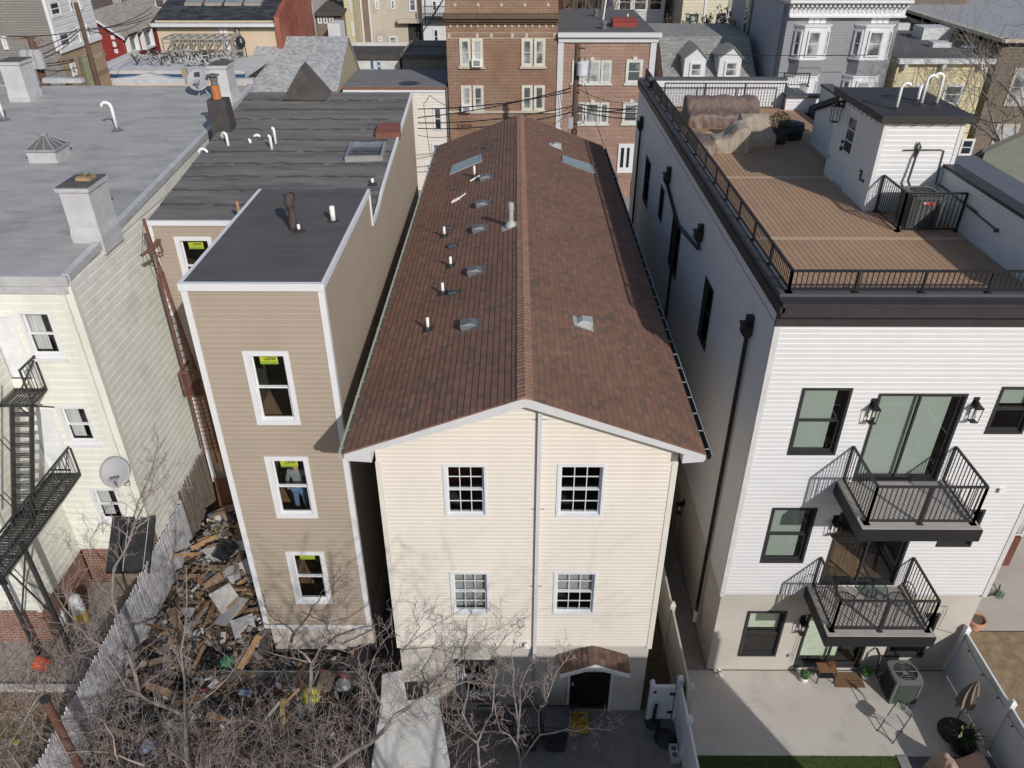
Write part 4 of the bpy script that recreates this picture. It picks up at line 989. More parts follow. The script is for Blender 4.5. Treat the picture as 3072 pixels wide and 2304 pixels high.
window(wh_, Fwb, rectp(Fwb, q(4, 4, 1520, 372), q(4, 4, 1050, 732), Pb), m_blackf, hb, blind=(.8, M('shade_pale', (.5, .5, .4), .8), .2), **kb)
mb = MB(); wall(mb, Fw2, WXL, WXR, WZ, 10.62, hw, exp=.115, th=.017)
Fws = FXn(WXL); hs = []
def Px(p): return XP(p, WXL)
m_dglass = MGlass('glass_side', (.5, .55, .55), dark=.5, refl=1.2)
sidew = [(q(2, 3, 1715, 765), q(2, 3, 1700, 1390), q(2, 3, 1780, 895)), (q(2, 3, 1447, 235), q(2, 3, 1430, 735), q(2, 3, 1510, 370)), (q(2, 3, 1343, 8), q(2, 3, 1337, 320), q(2, 3, 1370, 62)), (q(1, 3, 1220, 1285), q(2, 3, 1213, 195), q(1, 3, 1257, 1355))]
for i, (ft, nb, nt) in enumerate(sidew):
    a, b, c = Px(ft), Px(nb), Px(nt); window(wh_, Fws, (c.y, a.y, b.z, (a.z+c.z)/2), m_blackf, hs, **{**kwf, 'glass': m_dglass})
wall(mb, Fws, WYF, WYB, WZ, 10.62, hs, exp=.115, th=.012)
wall(mb, FXp(WXR), WYF, WYB, WZ, 10.0, (), exp=.23, th=.012)
mb.face([(WXL, WYB, 0), (WXR, WYB, 0), (WXR, WYB, PZ), (WXL, WYB, PZ)])
wall(mb, Fws, WYF, WYB, 10.62, PZ-.1, ())
mb.build('wall', m_white, wh_)
m_stuccow = M('stucco_base', (.50, .465, .41), .85, var=.09, scale=.9, bump=.2, stain=(.34, .32, .28), stain_amt=.4, stain_scale=1.1)
mb = MB(); wall(mb, Fwb, WXL+.03, WXR-.03, 0, WZ, hb); wall(mb, FXn(WXL+.03), WYF+.03, WYB, 0, WZ); wall(mb, FXp(WXR-.03), WYF+.03, WYB, 0, WZ)
Fw2.box(mb, WXL, WXR, WZ-.02, WZ+.0, -.04, .0); mb.build('base_wall', m_stuccow, wh_)
mb = MB(); Fw2.box(mb, WXL-.03, WXL+.09, WZ-.06, 10.6, -.09, .03); Fw2.box(mb, WXR-.09, WXR+.03, WZ-.06, 10.6, -.09, .03); build_each(mb, 'corner_trim', M('trim_offwhite', (.60, .59, .585), .5), wh_)
# black cornice of two stepped bands
mb = MB(); mb.box(WXL-.03, WXR+.1, WYF-.05, WYF+.02, 10.60, 10.93); mb.box(WXL-.05, WXR+.1, WYF-.30, WYF+.02, 10.93, 11.16); mb.box(WXL-.07, WXR+.1, WYF-.34, WYF-.02, 11.16, 11.24)
mb.build('cornice', M('cornice_black', (.04, .037, .04), .55, var=.15), wh_)
mb = MB(); mb.box(WXL-.05, WXR+.1, WYF-.02, WYF+.30, 11.16, PZ); mb.box(WXL-.05, WXL+.22, WYF+.30, WYB, 11.0, PZ)
mb.box(WXL-.05, 10.45, 19.12, 19.45, 11.72, 11.80); mb.box(WXL+.22, 10.9, WYB-.3, WYB+.05, PZ-.08, PZ); mb.build('coping', M('coping_grey', (.085, .082, .085), .5, var=.15, stain=(.14, .135, .135)), wh_)
mb = MB(); Fws.box(mb, WYF-.1, WYB, 10.9, 11.02, .0, .06); Fws.box(mb, WYF-.3, WYB, 11.02, 11.18, .0, .1)
y = WYF
while y < WYB-1: mb.box(WXL-.07, WXL-.02, y+.2, y+.3, 11.02, 11.10); y += 1.3
mb.build('side_gutter', m_blackf, wh_)
# deck
m_deck = MTile('deck_boards', [(.465, .30, .19), (.45, .288, .184), (.48, .31, .195), (.458, .296, .187)], w=40, h=1, line=.0, joint=0, var=.1, rough=.7)
mb = MB(); random.seed(9)
xd0, xd1, yd0, yd1 = WXL+.22, 10.98, WYF+.28, WYB-.3
P1, P2 = ZP(q(2, 4, 120, 455), DZ), ZP(q(1, 4, 0, 1470), DZ)
mb.box(xd0, xd1, yd0, yd1, DZ-.25, DZ-.03)
mb.build('deck_frame', M('deck_gap', (.03, .022, .018), .9), wh_)
bands = [yd0, P1.y-.09, P1.y+.09, P2.y-.09, P2.y+.09, 15.2, 15.38, yd1]
mbs = [MB(), MB()]
for bi in range(len(bands)-1):
    y0, y1 = bands[bi], bands[bi+1]
    if bi % 2: mbs[1].box(xd0, xd1, y0+.006, y1-.006, DZ-.03, DZ); continue
    x = xd0; i = 0
    while x < xd1-.02:
        x1 = min(x+.139, xd1); 
        k0 = len(mbs[0].f); mbs[0].box(x, x1-.012, y0, y1, DZ-.03, DZ-.001); v = i+.5
        for kk in range(k0, len(mbs[0].f)): mbs[0].uv[kk] = [(y0, v)]*4
        x += .139; i += 1
mbs[0].build('deck_boards', m_deck, wh_); mbs[1].build('deck_border', M('deck_border', (.52, .37, .25), .7, var=.1, scale=8), wh_)
# right parapet (white inside, black coping) + rear parapet
mb = MB(); XR_ = 10.98; Fr_ = FXn(XR_)
wall(mb, Fr_, WYF+.3, 7.5, DZ-.1, 11.92, (), exp=.115, th=.012)
Fbk = FY(19.15); wall(mb, Fbk, WXL+.2, 10.38, DZ-.1, 11.72, (), exp=.115)
wall(mb, FXp(WXL+.22), WYF+.3, WYB, DZ-.1, PZ-.02, ())
mb.box(XR_, XR_+.26, WYF+.02, 7.6, DZ, 11.9)
mb.build('parapet_wall', m_white, wh_)
mb = MB(); mb.box(XR_-.04, XR_+.34, WYF+.0, 7.42, 11.92, 12.0); mb.build('parapet_coping', m_blackf, wh_)
mb = MB(); mb.box(XR_+.3, WXR+.02, WYF, WYB, 9.6, 10.9); mb.build('side_roof', M('side_roof_blue', (.10, .105, .115), .6), wh_)
# bulkhead
bx0, bx1, by0, by1, bzt = 9.19, 11.17, 7.42, 10.6, 13.04
mb = MB(); Fbf = FY(by0); Fbl = FXn(bx0); hB = []
p1, p2 = XP(q(1, 4, 735, 905), bx0), XP(q(1, 4, 640, 1495), bx0); 
dy0, dy1 = 8.95, 9.83
wall(mb, Fbf, bx0, bx1, DZ, bzt, (), exp=.125, th=.016)
hB.append((dy0, dy1, DZ+.03, DZ+2.08)); wall(mb, Fbl, by0, by1, DZ, bzt, hB, exp=.0)
# sloping rear part over the stairs
ye = 14.0; bxr = 9.82; zr1 = XP(q(1, 4, 490, 910), bxr-.1); ye = 13.9; zr = zr1.z-.1
mb.face([(bxr, by1-.1, DZ), (bxr, ye, DZ), (bxr, ye, zr), (bxr, by1-.1, bzt)]); mb.face([(bx0, by1, DZ), (bx1, by1, DZ), (bx1, by1, bzt), (bx0, by1, bzt)]); mb.face([(bx1, by0, DZ), (bx1, by1, DZ), (bx1, by1, bzt), (bx1, by0, bzt)]); mb.face([(bx1, by1, DZ), (bx1, ye, DZ), (bx1, ye, zr), (bx1, by1, bzt)])
mb.face([(bxr, ye, DZ), (bx1, ye, DZ), (bx1, ye, zr), (bxr, ye, zr)])
Fbf.box(mb, bx0-.02, bx0+.08, DZ, bzt, -.08, .03); Fbf.box(mb, bx1-.08, bx1+.02, DZ, bzt, -.08, .03)
mb.build('bulkhead_wall', m_white, wh_)
mb = MB(); e = .16; mb.box(bx0-e, bx1+e, by0-e, by1+.05, bzt, bzt+.17)
mb.hexa([(bxr-.14, by1+.05, bzt-.02), (bx1+.12, by1+.05, bzt-.02), (bx1+.12, ye+.1, zr), (bxr-.14, ye+.1, zr), (bxr-.14, by1+.05, bzt+.14), (bx1+.12, by1+.05, bzt+.14), (bx1+.12, ye+.1, zr+.16), (bxr-.14, ye+.1, zr+.16)])
rr = mb.build('bulkhead_roof', M('roof_charcoal', (.04, .038, .04), .75, var=.15, scale=3, stain=(.06, .057, .057)), wh_)
mb = MB(); mb.box(bx0-e-.02, bx1+e+.02, by0-e-.025, by0-e, bzt+.02, bzt+.19); mb.box(bx0-e-.025, bx0-e, by0-e, by1+.05, bzt+.02, bzt+.19); mb.build('roof_fascia', m_blackf, rr)
mb = MB(); x = bx0+.3
while x < bx1: mb.bar((x, by0-e-.03, bzt+.03), (x-.03, by0-.05, bzt-.1), .012); x += .42
y = by0+.1
while y < by1: mb.bar((bx0-e-.03, y, bzt+.03), (bx0-e-.02, y+.02, bzt-.05), .014); y += .3
mb.build('light_clips', m_black, wh_)
mb = MB(); Fbl.box(mb, dy0, dy1, DZ+.03, DZ+2.08, -.07, -.03)
door = mb.build('door', M('door_white', (.66, .67, .69), .45), wh_)
mb = MB()
for i in range(3):
    for j in range(3): a = dy0+.2+i*(dy1-dy0-.36)/3; z = DZ+1.0+j*.31; Fbl.box(mb, a, a+.15, z, z+.27, -.03, -.024)
mb.build('door_glass', MPane('pane_dark'), door)
mb = MB(); Fbl.box(mb, dy1-.12, dy1-.06, DZ+.95, DZ+1.05, -.03, .03); Fbl.box(mb, dy1-.12, dy1-.06, DZ+1.15, DZ+1.22, -.03, .02); mb.build('handle', m_black, door)
mb = MB(); Fbl.box(mb, dy0-.07, dy0, DZ, DZ+2.15, -.05, .02); Fbl.box(mb, dy1, dy1+.07, DZ, DZ+2.15, -.05, .02); Fbl.box(mb, dy0, dy1, DZ+2.08, DZ+2.15, -.05, .02); mb.build('door_frame', m_trim, wh_)
mb = MB(); a = Fbl.pt(7.95, DZ+.8, 0); mb.box(bx0-.03, bx0, 8.02, 8.06, DZ+.62, DZ+.88); mb.box(bx0-.04, bx0, 8.02, 8.14, DZ+.84, DZ+.88); mb.box(bx0-.03, bx0, 8.02, 8.12, DZ+.74, DZ+.77); mb.box(bx0-.04, bx0, 7.8, 7.9, DZ+.64, DZ+.7); mb.build('tap', m_black, wh_)
mb = MB(); mb.box(bx0-.05, bx0, 10.42, 10.56, DZ+.5, DZ+.62); mb.build('outlet_box', m_galvl, wh_)
def lantern(F, u, z, parent, s=1.0, name='wall_lantern'):
    mb = MB(); w = .075*s; 
    F.box(mb, u-.06*s, u+.06*s, z, z+.2*s, 0, .02); F.box(mb, u-.02*s, u+.02*s, z+.1*s, z+.14*s, .02, .13*s)
    c = .13*s
    for du in (-w, w):
        for dn in (c-w, c+w): mb.bar(F.pt(u+du, z+.04*s, dn), F.pt(u+du*.85, z-.28*s, c+(dn-c)*.85), .012*s)
    F.box(mb, u-w*1.15, u+w*1.15, z+.03*s, z+.06*s, c-w*1.15, c+w*1.15); F.box(mb, u-w*.5, u+w*.5, z+.06*s, z+.1*s, c-w*.5, c+w*.5)
    F.box(mb, u-w*.9, u+w*.9, z-.29*s, z-.275*s, c-w*.9, c+w*.9)
    o = mb.build(name, m_black, parent); mb = MB(); mb.cyl(F.pt(u, z, c), F.pt(u, z-.14*s, c), .022*s, .03*s, 8); mb.build('bulb', M('bulb_glass', (.6, .58, .5), .2), o); return o
lantern(Fbl, 10.2, DZ+2.0, wh_, 1.35)
for a in (q(3, 4, 950, 330), q(3, 4, 1795, 320)): p = Pw(a); lantern(Fw2, p.x, p.z, wh_, 1.1)
p = Pw(q(3, 4, 640, 1285)); lantern(Fw2, p.x, p.z, wh_, 1.1); p = Pb(q(4, 4, 372, 440)); lantern(Fwb, p.x, p.z, wh_, 1.1)
p = Px(q(3, 3, 1520, 1150)); lantern(FXn(WXL+.03), p.y, p.z, wh_, 1.1)
p = XP(q(3, 3, 1440, 1330), WXL+.03); mb = MB(); Fs3 = FXn(WXL+.03)
u = XP(q(3, 3, 1460, 1420), WXL+.03).y; Fs3.box(mb, u, u+.95, .02, 2.1, 0, .03); sdo = mb.build('side_door', M('door_cream', (.5, .47, .4), .6), wh_)
# roof pipes on the bulkhead
for b, t, yw in ((q(1, 4, 1150, 910), q(1, 4, 1195, 690), 0), (q(1, 4, 1355, 875), q(1, 4, 1420, 625), 0), (q(1, 4, 1480, 875), q(1, 4, 1525, 610), math.pi), (q(1, 4, 1325, 845), q(1, 4, 1350, 700), None)):
    vpipe(b, t, bzt+.17, 0 if yw is None else .85, .038, .12, parent=wh_, yaw_=yw or 0, mat=m_pvc)
# railing helper: vertical balusters between rails
def railing(pts, z0, h, parent, st=.11, posts=True, name='railing', feet=True, mat=None, slope=0):
    mb = MB()
    for a, b in zip(pts, pts[1:]):
        a = Vector((*a, 0)); b = Vector((*b, 0)); L_ = (b-a).length
        mb.bar(a+Vector((0, 0, z0+h)), b+Vector((0, 0, z0+h)), .05, .04); mb.bar(a+Vector((0, 0, z0+.07)), b+Vector((0, 0, z0+.07)), .03)
        n = max(1, int(L_/st))
        for i in range(1, n): p = a.lerp(b, i/n); mb.bar(p+Vector((0, 0, z0+.07)), p+Vector((0, 0, z0+h)), .016)
        m_ = max(1, round(L_/1.35))
        for i in range(m_+1):
            p = a.lerp(b, i/m_); mb.bar(p+Vector((0, 0, z0)), p+Vector((0, 0, z0+h+.01)), .045)
            if feet: mb.box(p.x-.06, p.x+.06, p.y-.06, p.y+.06, z0, z0+.02)
    return mb.build(name, mat or m_blackf, parent)
m_railg = M('rail_dark', (.022, .022, .024), .55, var=.1, spec=.2)
railing([(5.32, WYB-.6), (5.32, WYF+.06), (WXR-.05, WYF+.06)], PZ, .45, wh_, st=.103, mat=m_railg, name='parapet_railing')
railing([(WXL+.5, 18.75), (10.3, 18.75)], DZ, .95, wh_, st=.11, name='rear_railing')
railing([(10.6, 20.1), (11.6, 20.1)], PZ, .5, wh_, st=.11, name='rear_railing')
mb = MB(); wall(mb, FY(18.6), 10.35, 11.7, DZ-.1, PZ-.02, (), exp=.12); wall(mb, FXn(10.42), 18.6, WYB, DZ-.1, PZ-.02, (), exp=.12); wall(mb, FXn(11.55), 14.5, 18.5, DZ-.1, PZ+.35, ()); mb.build('rear_stair_wall', m_white, wh_)
mb = MB(); mb.box(10.32, 10.85, 18.9, WYB-.3, PZ-.08, PZ+.002); mb.box(10.32, 11.75, 18.5, 18.9, PZ-.08, PZ+.004); mb.box(11.5, 11.95, 14.5, 18.5, PZ+.35, PZ+.43); mb.build('rear_coping', M('coping_grey', (.085, .082, .085), .5), wh_)
railing([(9.48, 7.36), (9.48, 5.96), (10.93, 5.96)], DZ, .97, wh_, st=.11, mat=m_black, name='service_railing')
# pipes on wall and parapet
m_cond = M('conduit_dark', (.07, .07, .065), .5)
mb = MB(); Y_ = by0-.04
pl = [YP(q(1, 4, *a), Y_) for a in ((1210, 1247), (1510, 1243), (1550, 1250), (1520, 1360), (1480, 1530))]; mb.tube(pl, .016, 6)
pl = [YP(q(1, 4, *a), Y_-.02*i) for i, a in enumerate(((1315, 1300), (1325, 1220), (1345, 1182), (1355, 1220), (1315, 1300), (1270, 1440), (1250, 1500), (1270, 1555), (1330, 1590)))]; mb.tube(pl, .03, 7)
mb.build('conduit', m_cond, wh_, True)
mb = MB(); pl = [XP(q(2, 4, *a), XR_-.04) for a in ((1530, 20), (1600, 90), (1830, 240), (1985, 390))]; mb.tube([pl[0], pl[3]], .02, 6); mb.tube([XP(q(2, 4, 1490, 0), XR_-.04), XP(q(2, 4, 1825, 240), XR_-.04)], .016, 6)
mb.cyl(pl[3]-Vector((0.05, 0, 0)), pl[3]+Vector((.03, 0, 0)), .05, n=8); mb.build('conduit', m_cond, wh_)
# downspouts on the shaded side wall
def hopper(tl, br, name='downspout_head'):
    a, b = Px(tl), Px(br); y = (a.y+b.y)/2; z1, z0 = max(a.z, b.z), min(a.z, b.z); mb = MB(); zm = z0+(z1-z0)*.62
    Fws.box(mb, y-.12, y+.12, z0+(z1-z0)*.25, zm, .02, .24); Fws.box(mb, y-.14, y+.14, zm, zm+.03, .02, .27); Fws.box(mb, y-.08, y+.08, zm+.03, z1, .0, .16)
    mb.hexa([Fws.pt(y-.05, z0, .05), Fws.pt(y+.05, z0, .05), Fws.pt(y+.05, z0, .14), Fws.pt(y-.05, z0, .14), Fws.pt(y-.12, z0+(z1-z0)*.25, .02), Fws.pt(y+.12, z0+(z1-z0)*.25, .02), Fws.pt(y+.12, z0+(z1-z0)*.25, .24), Fws.pt(y-.12, z0+(z1-z0)*.25, .24)])
    mb.build(name, m_black, wh_); return Vector((WXL-.09, y, z0))
def dpipe(pts): mb = MB(); [mb.bar(a, b, .085, .065) for a, b in zip(pts, pts[1:])]; mb.build('downspout', m_black, wh_)
h1 = hopper(q(2, 3, 2105, 1085), q(2, 3, 2085, 1295)); e1 = Px(q(4, 3, 1665, 340)); dpipe([h1, Vector((WXL-.09, h1.y, 1.1))])
mb = MB(); mb.bar((WXL-.09, h1.y, 1.12), (WXL-.12, h1.y-.12, .95), .09); mb.build('downspout_elbow', m_black, wh_); mb = MB(); mb.lathe((WXL-.12, h1.y-.12, .55), [(.06, 0), (.065, .35), (.06, .4)], 8); mb.build('drain_pipe', m_pvc, wh_)
h2_ = hopper(q(1, 3, 1430, 1392), q(1, 3, 1405, 1528)); h3_ = hopper(q(2, 3, 1700, 350), q(2, 3, 1670, 480))
j = Px(q(2, 3, 1490, 320)); j.x = WXL-.09; e3 = Px(q(2, 3, 1672, 545)); e3.x = WXL-.09
dpipe([h2_, j, Vector((WXL-.09, j.y, .4))]); dpipe([h3_, e3, j+Vector((0, 0, -.05))])
h4_ = hopper(q(1, 3, 1195, 970), q(1, 3, 1180, 1082)); dpipe([h4_, Vector((WXL-.09, h4_.y, .4))])
# balconies
m_slabc = M('balcony_floor', (.42, .385, .35), .8, var=.1, bump=.15)
for zt in (6.62, 3.27):
    x0, x1, yf = 7.28, 9.78, -.28
    mb = MB(); mb.box(x0, x1, yf, WYF, zt-.30, zt-.05); mb.box(x0-.02, x1+.02, yf-.03, yf, zt-.33, zt-.02); mb.box(x0-.02, x0, yf, WYF, zt-.33, zt-.02); mb.box(x1, x1+.02, yf, WYF, zt-.33, zt-.02)
    b = mb.build('balcony', M('balcony_black', (.022, .022, .024), .5, var=.15), wh_)
    mb = MB(); mb.box(x0, x1, yf, WYF-.01, zt-.05, zt); mb.box(x0, x0+.2, yf+.28, WYF-.01, zt, zt+.06); mb.box(x1-.2, x1, yf+.28, WYF-.01, zt, zt+.06); mb.build('balcony_floor', m_slabc, b)
    railing([(x0+.14, WYF-.03), (x0+.14, yf+.16), (x1-.14+.02, yf+.16), (x1-.14+.02, WYF-.03)], zt, 1.0, b, st=.105)
mb = MB(); p = Pw(q(3, 4, 2015, 1012)); Fw2.box(mb, p.x-.06, p.x+.06, p.z-.06, p.z+.05, 0, .09); mb.build('outlet_box', m_pvc, wh_)
# crystal chandelier behind the glass of the second-floor door
t = thing('chandelier', 'sparkling glass chandelier hanging behind the second-floor sliding door', 'lamp', (8.05, WYF+.7, 5.1))
mb = MB(); random.seed(2)
for i in range(260):
    a = random.uniform(0, 6.28); r_ = .3*math.sqrt(random.random()); z = 5.1-.22*(1-(r_/.3)**2)*random.random(); c = Vector((8.05+r_*math.cos(a), WYF+.75+r_*math.sin(a), z)); s = .016
    mb.face([c+Vector((s, 0, 0)), c+Vector((0, s, 0)), c+Vector((-s, 0, s))]); mb.face([c+Vector((0, -s, 0)), c+Vector((s, 0, 0)), c+Vector((0, 0, -s))])
mb.build('crystals', M('crystal', (.7, .68, .72), .15, metal=.6), t); mb = MB(); mb.cyl((8.05, WYF+.75, 5.1), (8.05, WYF+.75, 5.75), .01, n=5); mb.build('rod', m_galv, t)
# glass table and wire chairs on the lower balcony
zf = 3.27; p = ZP(q(4, 4, 945, 160), zf+.7)
t = thing('glass_table', 'round glass patio table on the lower balcony', 'table', (p.x, p.y, zf)); mb = MB(); mb.lathe((p.x, p.y, zf+.70), [(.36, 0), (.36, .012)], 28); mb.build('tabletop', MGlass('glass_table', (.85, .93, .9), dark=.05, refl=1.6), t)
mb = MB(); ring = [(p.x+.36*math.cos(a*.2618), p.y+.36*math.sin(a*.2618), zf+.705) for a in range(25)]; mb.tube(ring, .012, 5, cap=False); mb.build('rim', m_iron, t)
for k in range(4): a = k*1.571+.7; mb = MB(); mb.cyl((p.x+.3*math.cos(a), p.y+.3*math.sin(a), zf), (p.x+.12*math.cos(a), p.y+.12*math.sin(a), zf+.7), .012, n=5); mb.build('leg', m_iron, t)
def wirechair(x, y, yw, label):
    t = thing('wire_chair', label, 'chair', (x, y, zf), 'wire chairs on the lower balcony'); R_ = Matrix.Rotation(yw, 3, 'Z'); o = Vector((x, y, zf))
    def P(a, b, c): return o+R_@Vector((a, b, c))
    mb = MB(); mb.tube([P(.22*math.cos(k*.2618), .22*math.sin(k*.2618), .44) for k in range(25)], .012, 5, cap=False)
    for k in range(-3, 4): mb.cyl(P(k*.06, -.2, .44), P(k*.06, .2, .44), .007, n=4); mb.cyl(P(-.2, k*.06, .44), P(.2, k*.06, .44), .007, n=4)
    mb.build('seat', m_iron, t)
    mb = MB(); mb.tube([P(.25*math.cos(k*.2618), .22+.03*math.sin(k*.26), .44+.42*math.sin(k*.2618)) for k in range(13)], .013, 5)
    for k in range(-3, 4): mb.cyl(P(k*.06, .22, .44), P(k*.06, .25, .44+.42*math.sqrt(max(0, 1-(k*.06/.25)**2))), .006, n=4)
    mb.build('backrest', m_iron, t)
    for a, b in ((.2, .2), (-.2, .2), (.2, -.2), (-.2, -.2)): mb = MB(); mb.cyl(P(a, b, .44), P(a*1.15, b*1.15, 0), .012, n=5); mb.build('leg', m_iron, t)
wirechair(7.85, .45, 1.2, 'wire bistro chair left of the glass balcony table'); wirechair(9.1, .45, -1.2, 'wire bistro chair right of the glass balcony table')
# ---- things on the deck
m_tarp = M('cover_brown', (.17, .118, .10), .5, var=.3, scale=5, spec=.35, stain=(.27, .18, .14), stain_amt=.5, stain_scale=3)
m_khaki = M('cover_khaki', (.34, .285, .22), .8, var=.15, scale=5)
from mathutils import noise as NZ
def draped(name, label, cat, x0, x1, y0, y1, z0, prof, mat, seed=1, amp=.05, n=(40, 24)):
    """a cloth cover pulled over something: wrinkled top and hanging, folded skirts"""
    nx, ny = n; mb = MB(); V = {}; so = Vector((seed*7.3, seed*3.1, 0)); ux, uy = x1-x0, y1-y0
    for i in range(nx+1):
        for j in range(ny+1):
            u, v = i/nx, j/ny; x, y = x0+ux*u, y0+uy*v; e = min(u*ux, (1-u)*ux, v*uy, (1-v)*uy)
            w = NZ.noise(Vector((x*2.2, y*2.2, 0))+so)*1.3+abs(NZ.noise(Vector((x*5, y*3.2, 1))+so))*-1.0+NZ.noise(Vector((x*9, y*9, 2))+so)*.35
            V[i, j] = Vector((x, y, z0+max(.05, prof(u, v)+w*amp-.05*math.exp(-e/.04))))
    for i in range(nx):
        for j in range(ny): mb.face([V[i, j], V[i+1, j], V[i+1, j+1], V[i, j+1]])
    per = [(i, 0, 0, -1) for i in range(nx)]+[(nx, j, 1, 0) for j in range(ny)]+[(i, ny, 0, 1) for i in range(nx, 0, -1)]+[(0, j, -1, 0) for j in range(ny, 0, -1)]
    rings = [[V[i, j] for i, j, _, _ in per]]
    for k in range(1, 7):
        t = k/6; r_ = []
        for i, j, ox, oy in per:
            p = V[i, j]; f = NZ.noise(Vector((p.x*6, p.y*6, t*1.2))+so)*1.2+.5*NZ.noise(Vector((p.x*15, p.y*15, t))+so); off = .02+amp*1.6*t*(f+.45)
            r_.append(Vector((p.x+ox*off, p.y+oy*off, z0+(p.z-z0)*(1-t)+.004)))
        rings.append(r_)
    for a, b in zip(rings, rings[1:]):
        for k in range(len(per)): k2 = (k+1) % len(per); mb.face([a[k], b[k], b[k2], a[k2]])
    o = mb.build(name, mat, None, True); bm = o.modifiers.new('s', 'WELD'); bm.merge_threshold = .0005
    return tag(o, label, cat)
def box_prof(h, e=.06, back=None): return lambda u, v: h*(1.0 if back is None else 1+(back-1)/(1+math.exp(-(v-.5)*16)))
draped('covered_sofa', 'long brown plastic cover over a sofa at the far deck railing', 'furniture cover', 6.15, 8.75, 15.9, 17.2, DZ, box_prof(.5, .06, 1.75), m_tarp, 3, .05, (60, 30))
p = ZP(q(1, 3, 1740, 1290), DZ); draped('covered_table', 'small low brown plastic cover beside the deck side railing', 'furniture cover', p.x-.5, p.x+.15, p.y, p.y+1.5, DZ, box_prof(.4), m_tarp, 5, .05, (16, 24))
draped('covered_chair', 'nearer crumpled khaki cover over a deck chair', 'furniture cover', 6.35, 7.45, 12.75, 13.7, DZ, lambda u, v: .42+.42/(1+math.exp(-(u-.55)*12)), m_khaki, 8, .045)
draped('covered_chair', 'khaki cover over a deck chair behind the crumpled one, near the planter', 'furniture cover', 7.5, 8.5, 13.4, 14.5, DZ, lambda u, v: .45+.42/(1+math.exp(-(v-.5)*12)), m_khaki, 11, .045)
def leafball(c, R_, n, mat, parent, name='foliage', flat=1.0, sz=.03, seed=1, hollow=.5):
    rnd = random.Random(seed); mb = MB(); c = Vector(c)
    for i in range(n):
        v = Vector((rnd.gauss(0, 1), rnd.gauss(0, 1), rnd.gauss(0, 1))).normalized(); r_ = R_*(hollow+(1-hollow)*rnd.random()**.5)
        p = c+Vector((v.x*r_, v.y*r_, v.z*r_*flat)); a = (v+Vector((rnd.uniform(-1, 1), rnd.uniform(-1, 1), rnd.uniform(-1, 1)))*.8).normalized(); b = a.orthogonal().normalized(); cc_ = a.cross(b); s = sz*rnd.uniform(.6, 1.3)
        mb.face([p-b*s*.5, p+cc_*s*1.1-b*s*.1, p+b*s*.6, p-cc_*s*.9])
    return mb.build(name, mat, parent)
m_leafg = M('leaf_bright', (.07, .16, .05), .6, var=.4, scale=9); m_leafd = M('leaf_dark', (.035, .055, .025), .7, var=.4, scale=6); m_ever = M('evergreen', (.035, .055, .022), .7, var=.45, scale=4, stain=(.10, .085, .03), stain_amt=.6, stain_scale=2)
t = thing('deck_planter', 'round dark planter with a clipped brown-green shrub by the deck bulkhead', 'planter', (8.75, 14.0, DZ))
mb = MB(); mb.lathe((8.75, 14.0, DZ), [(.24, 0), (.33, .15), (.34, .4), (.30, .4)], 16); mb.build('pot', M('pot_black', (.03, .028, .028), .6), t); leafball((8.75, 14.0, DZ+.68), .36, 900, M('shrub_olive', (.07, .055, .02), .7, var=.4, scale=8), t, seed=4)
mb = MB(); mb.lathe((9.35, 14.6, DZ), [(.4, 0), (.45, .3), (.42, .5), (.2, .56)], 18); tag(mb.build('fire_bowl', M('cover_black', (.02, .022, .028), .5)), 'round black covered fire bowl beside the planter by the bulkhead', 'fire bowl')
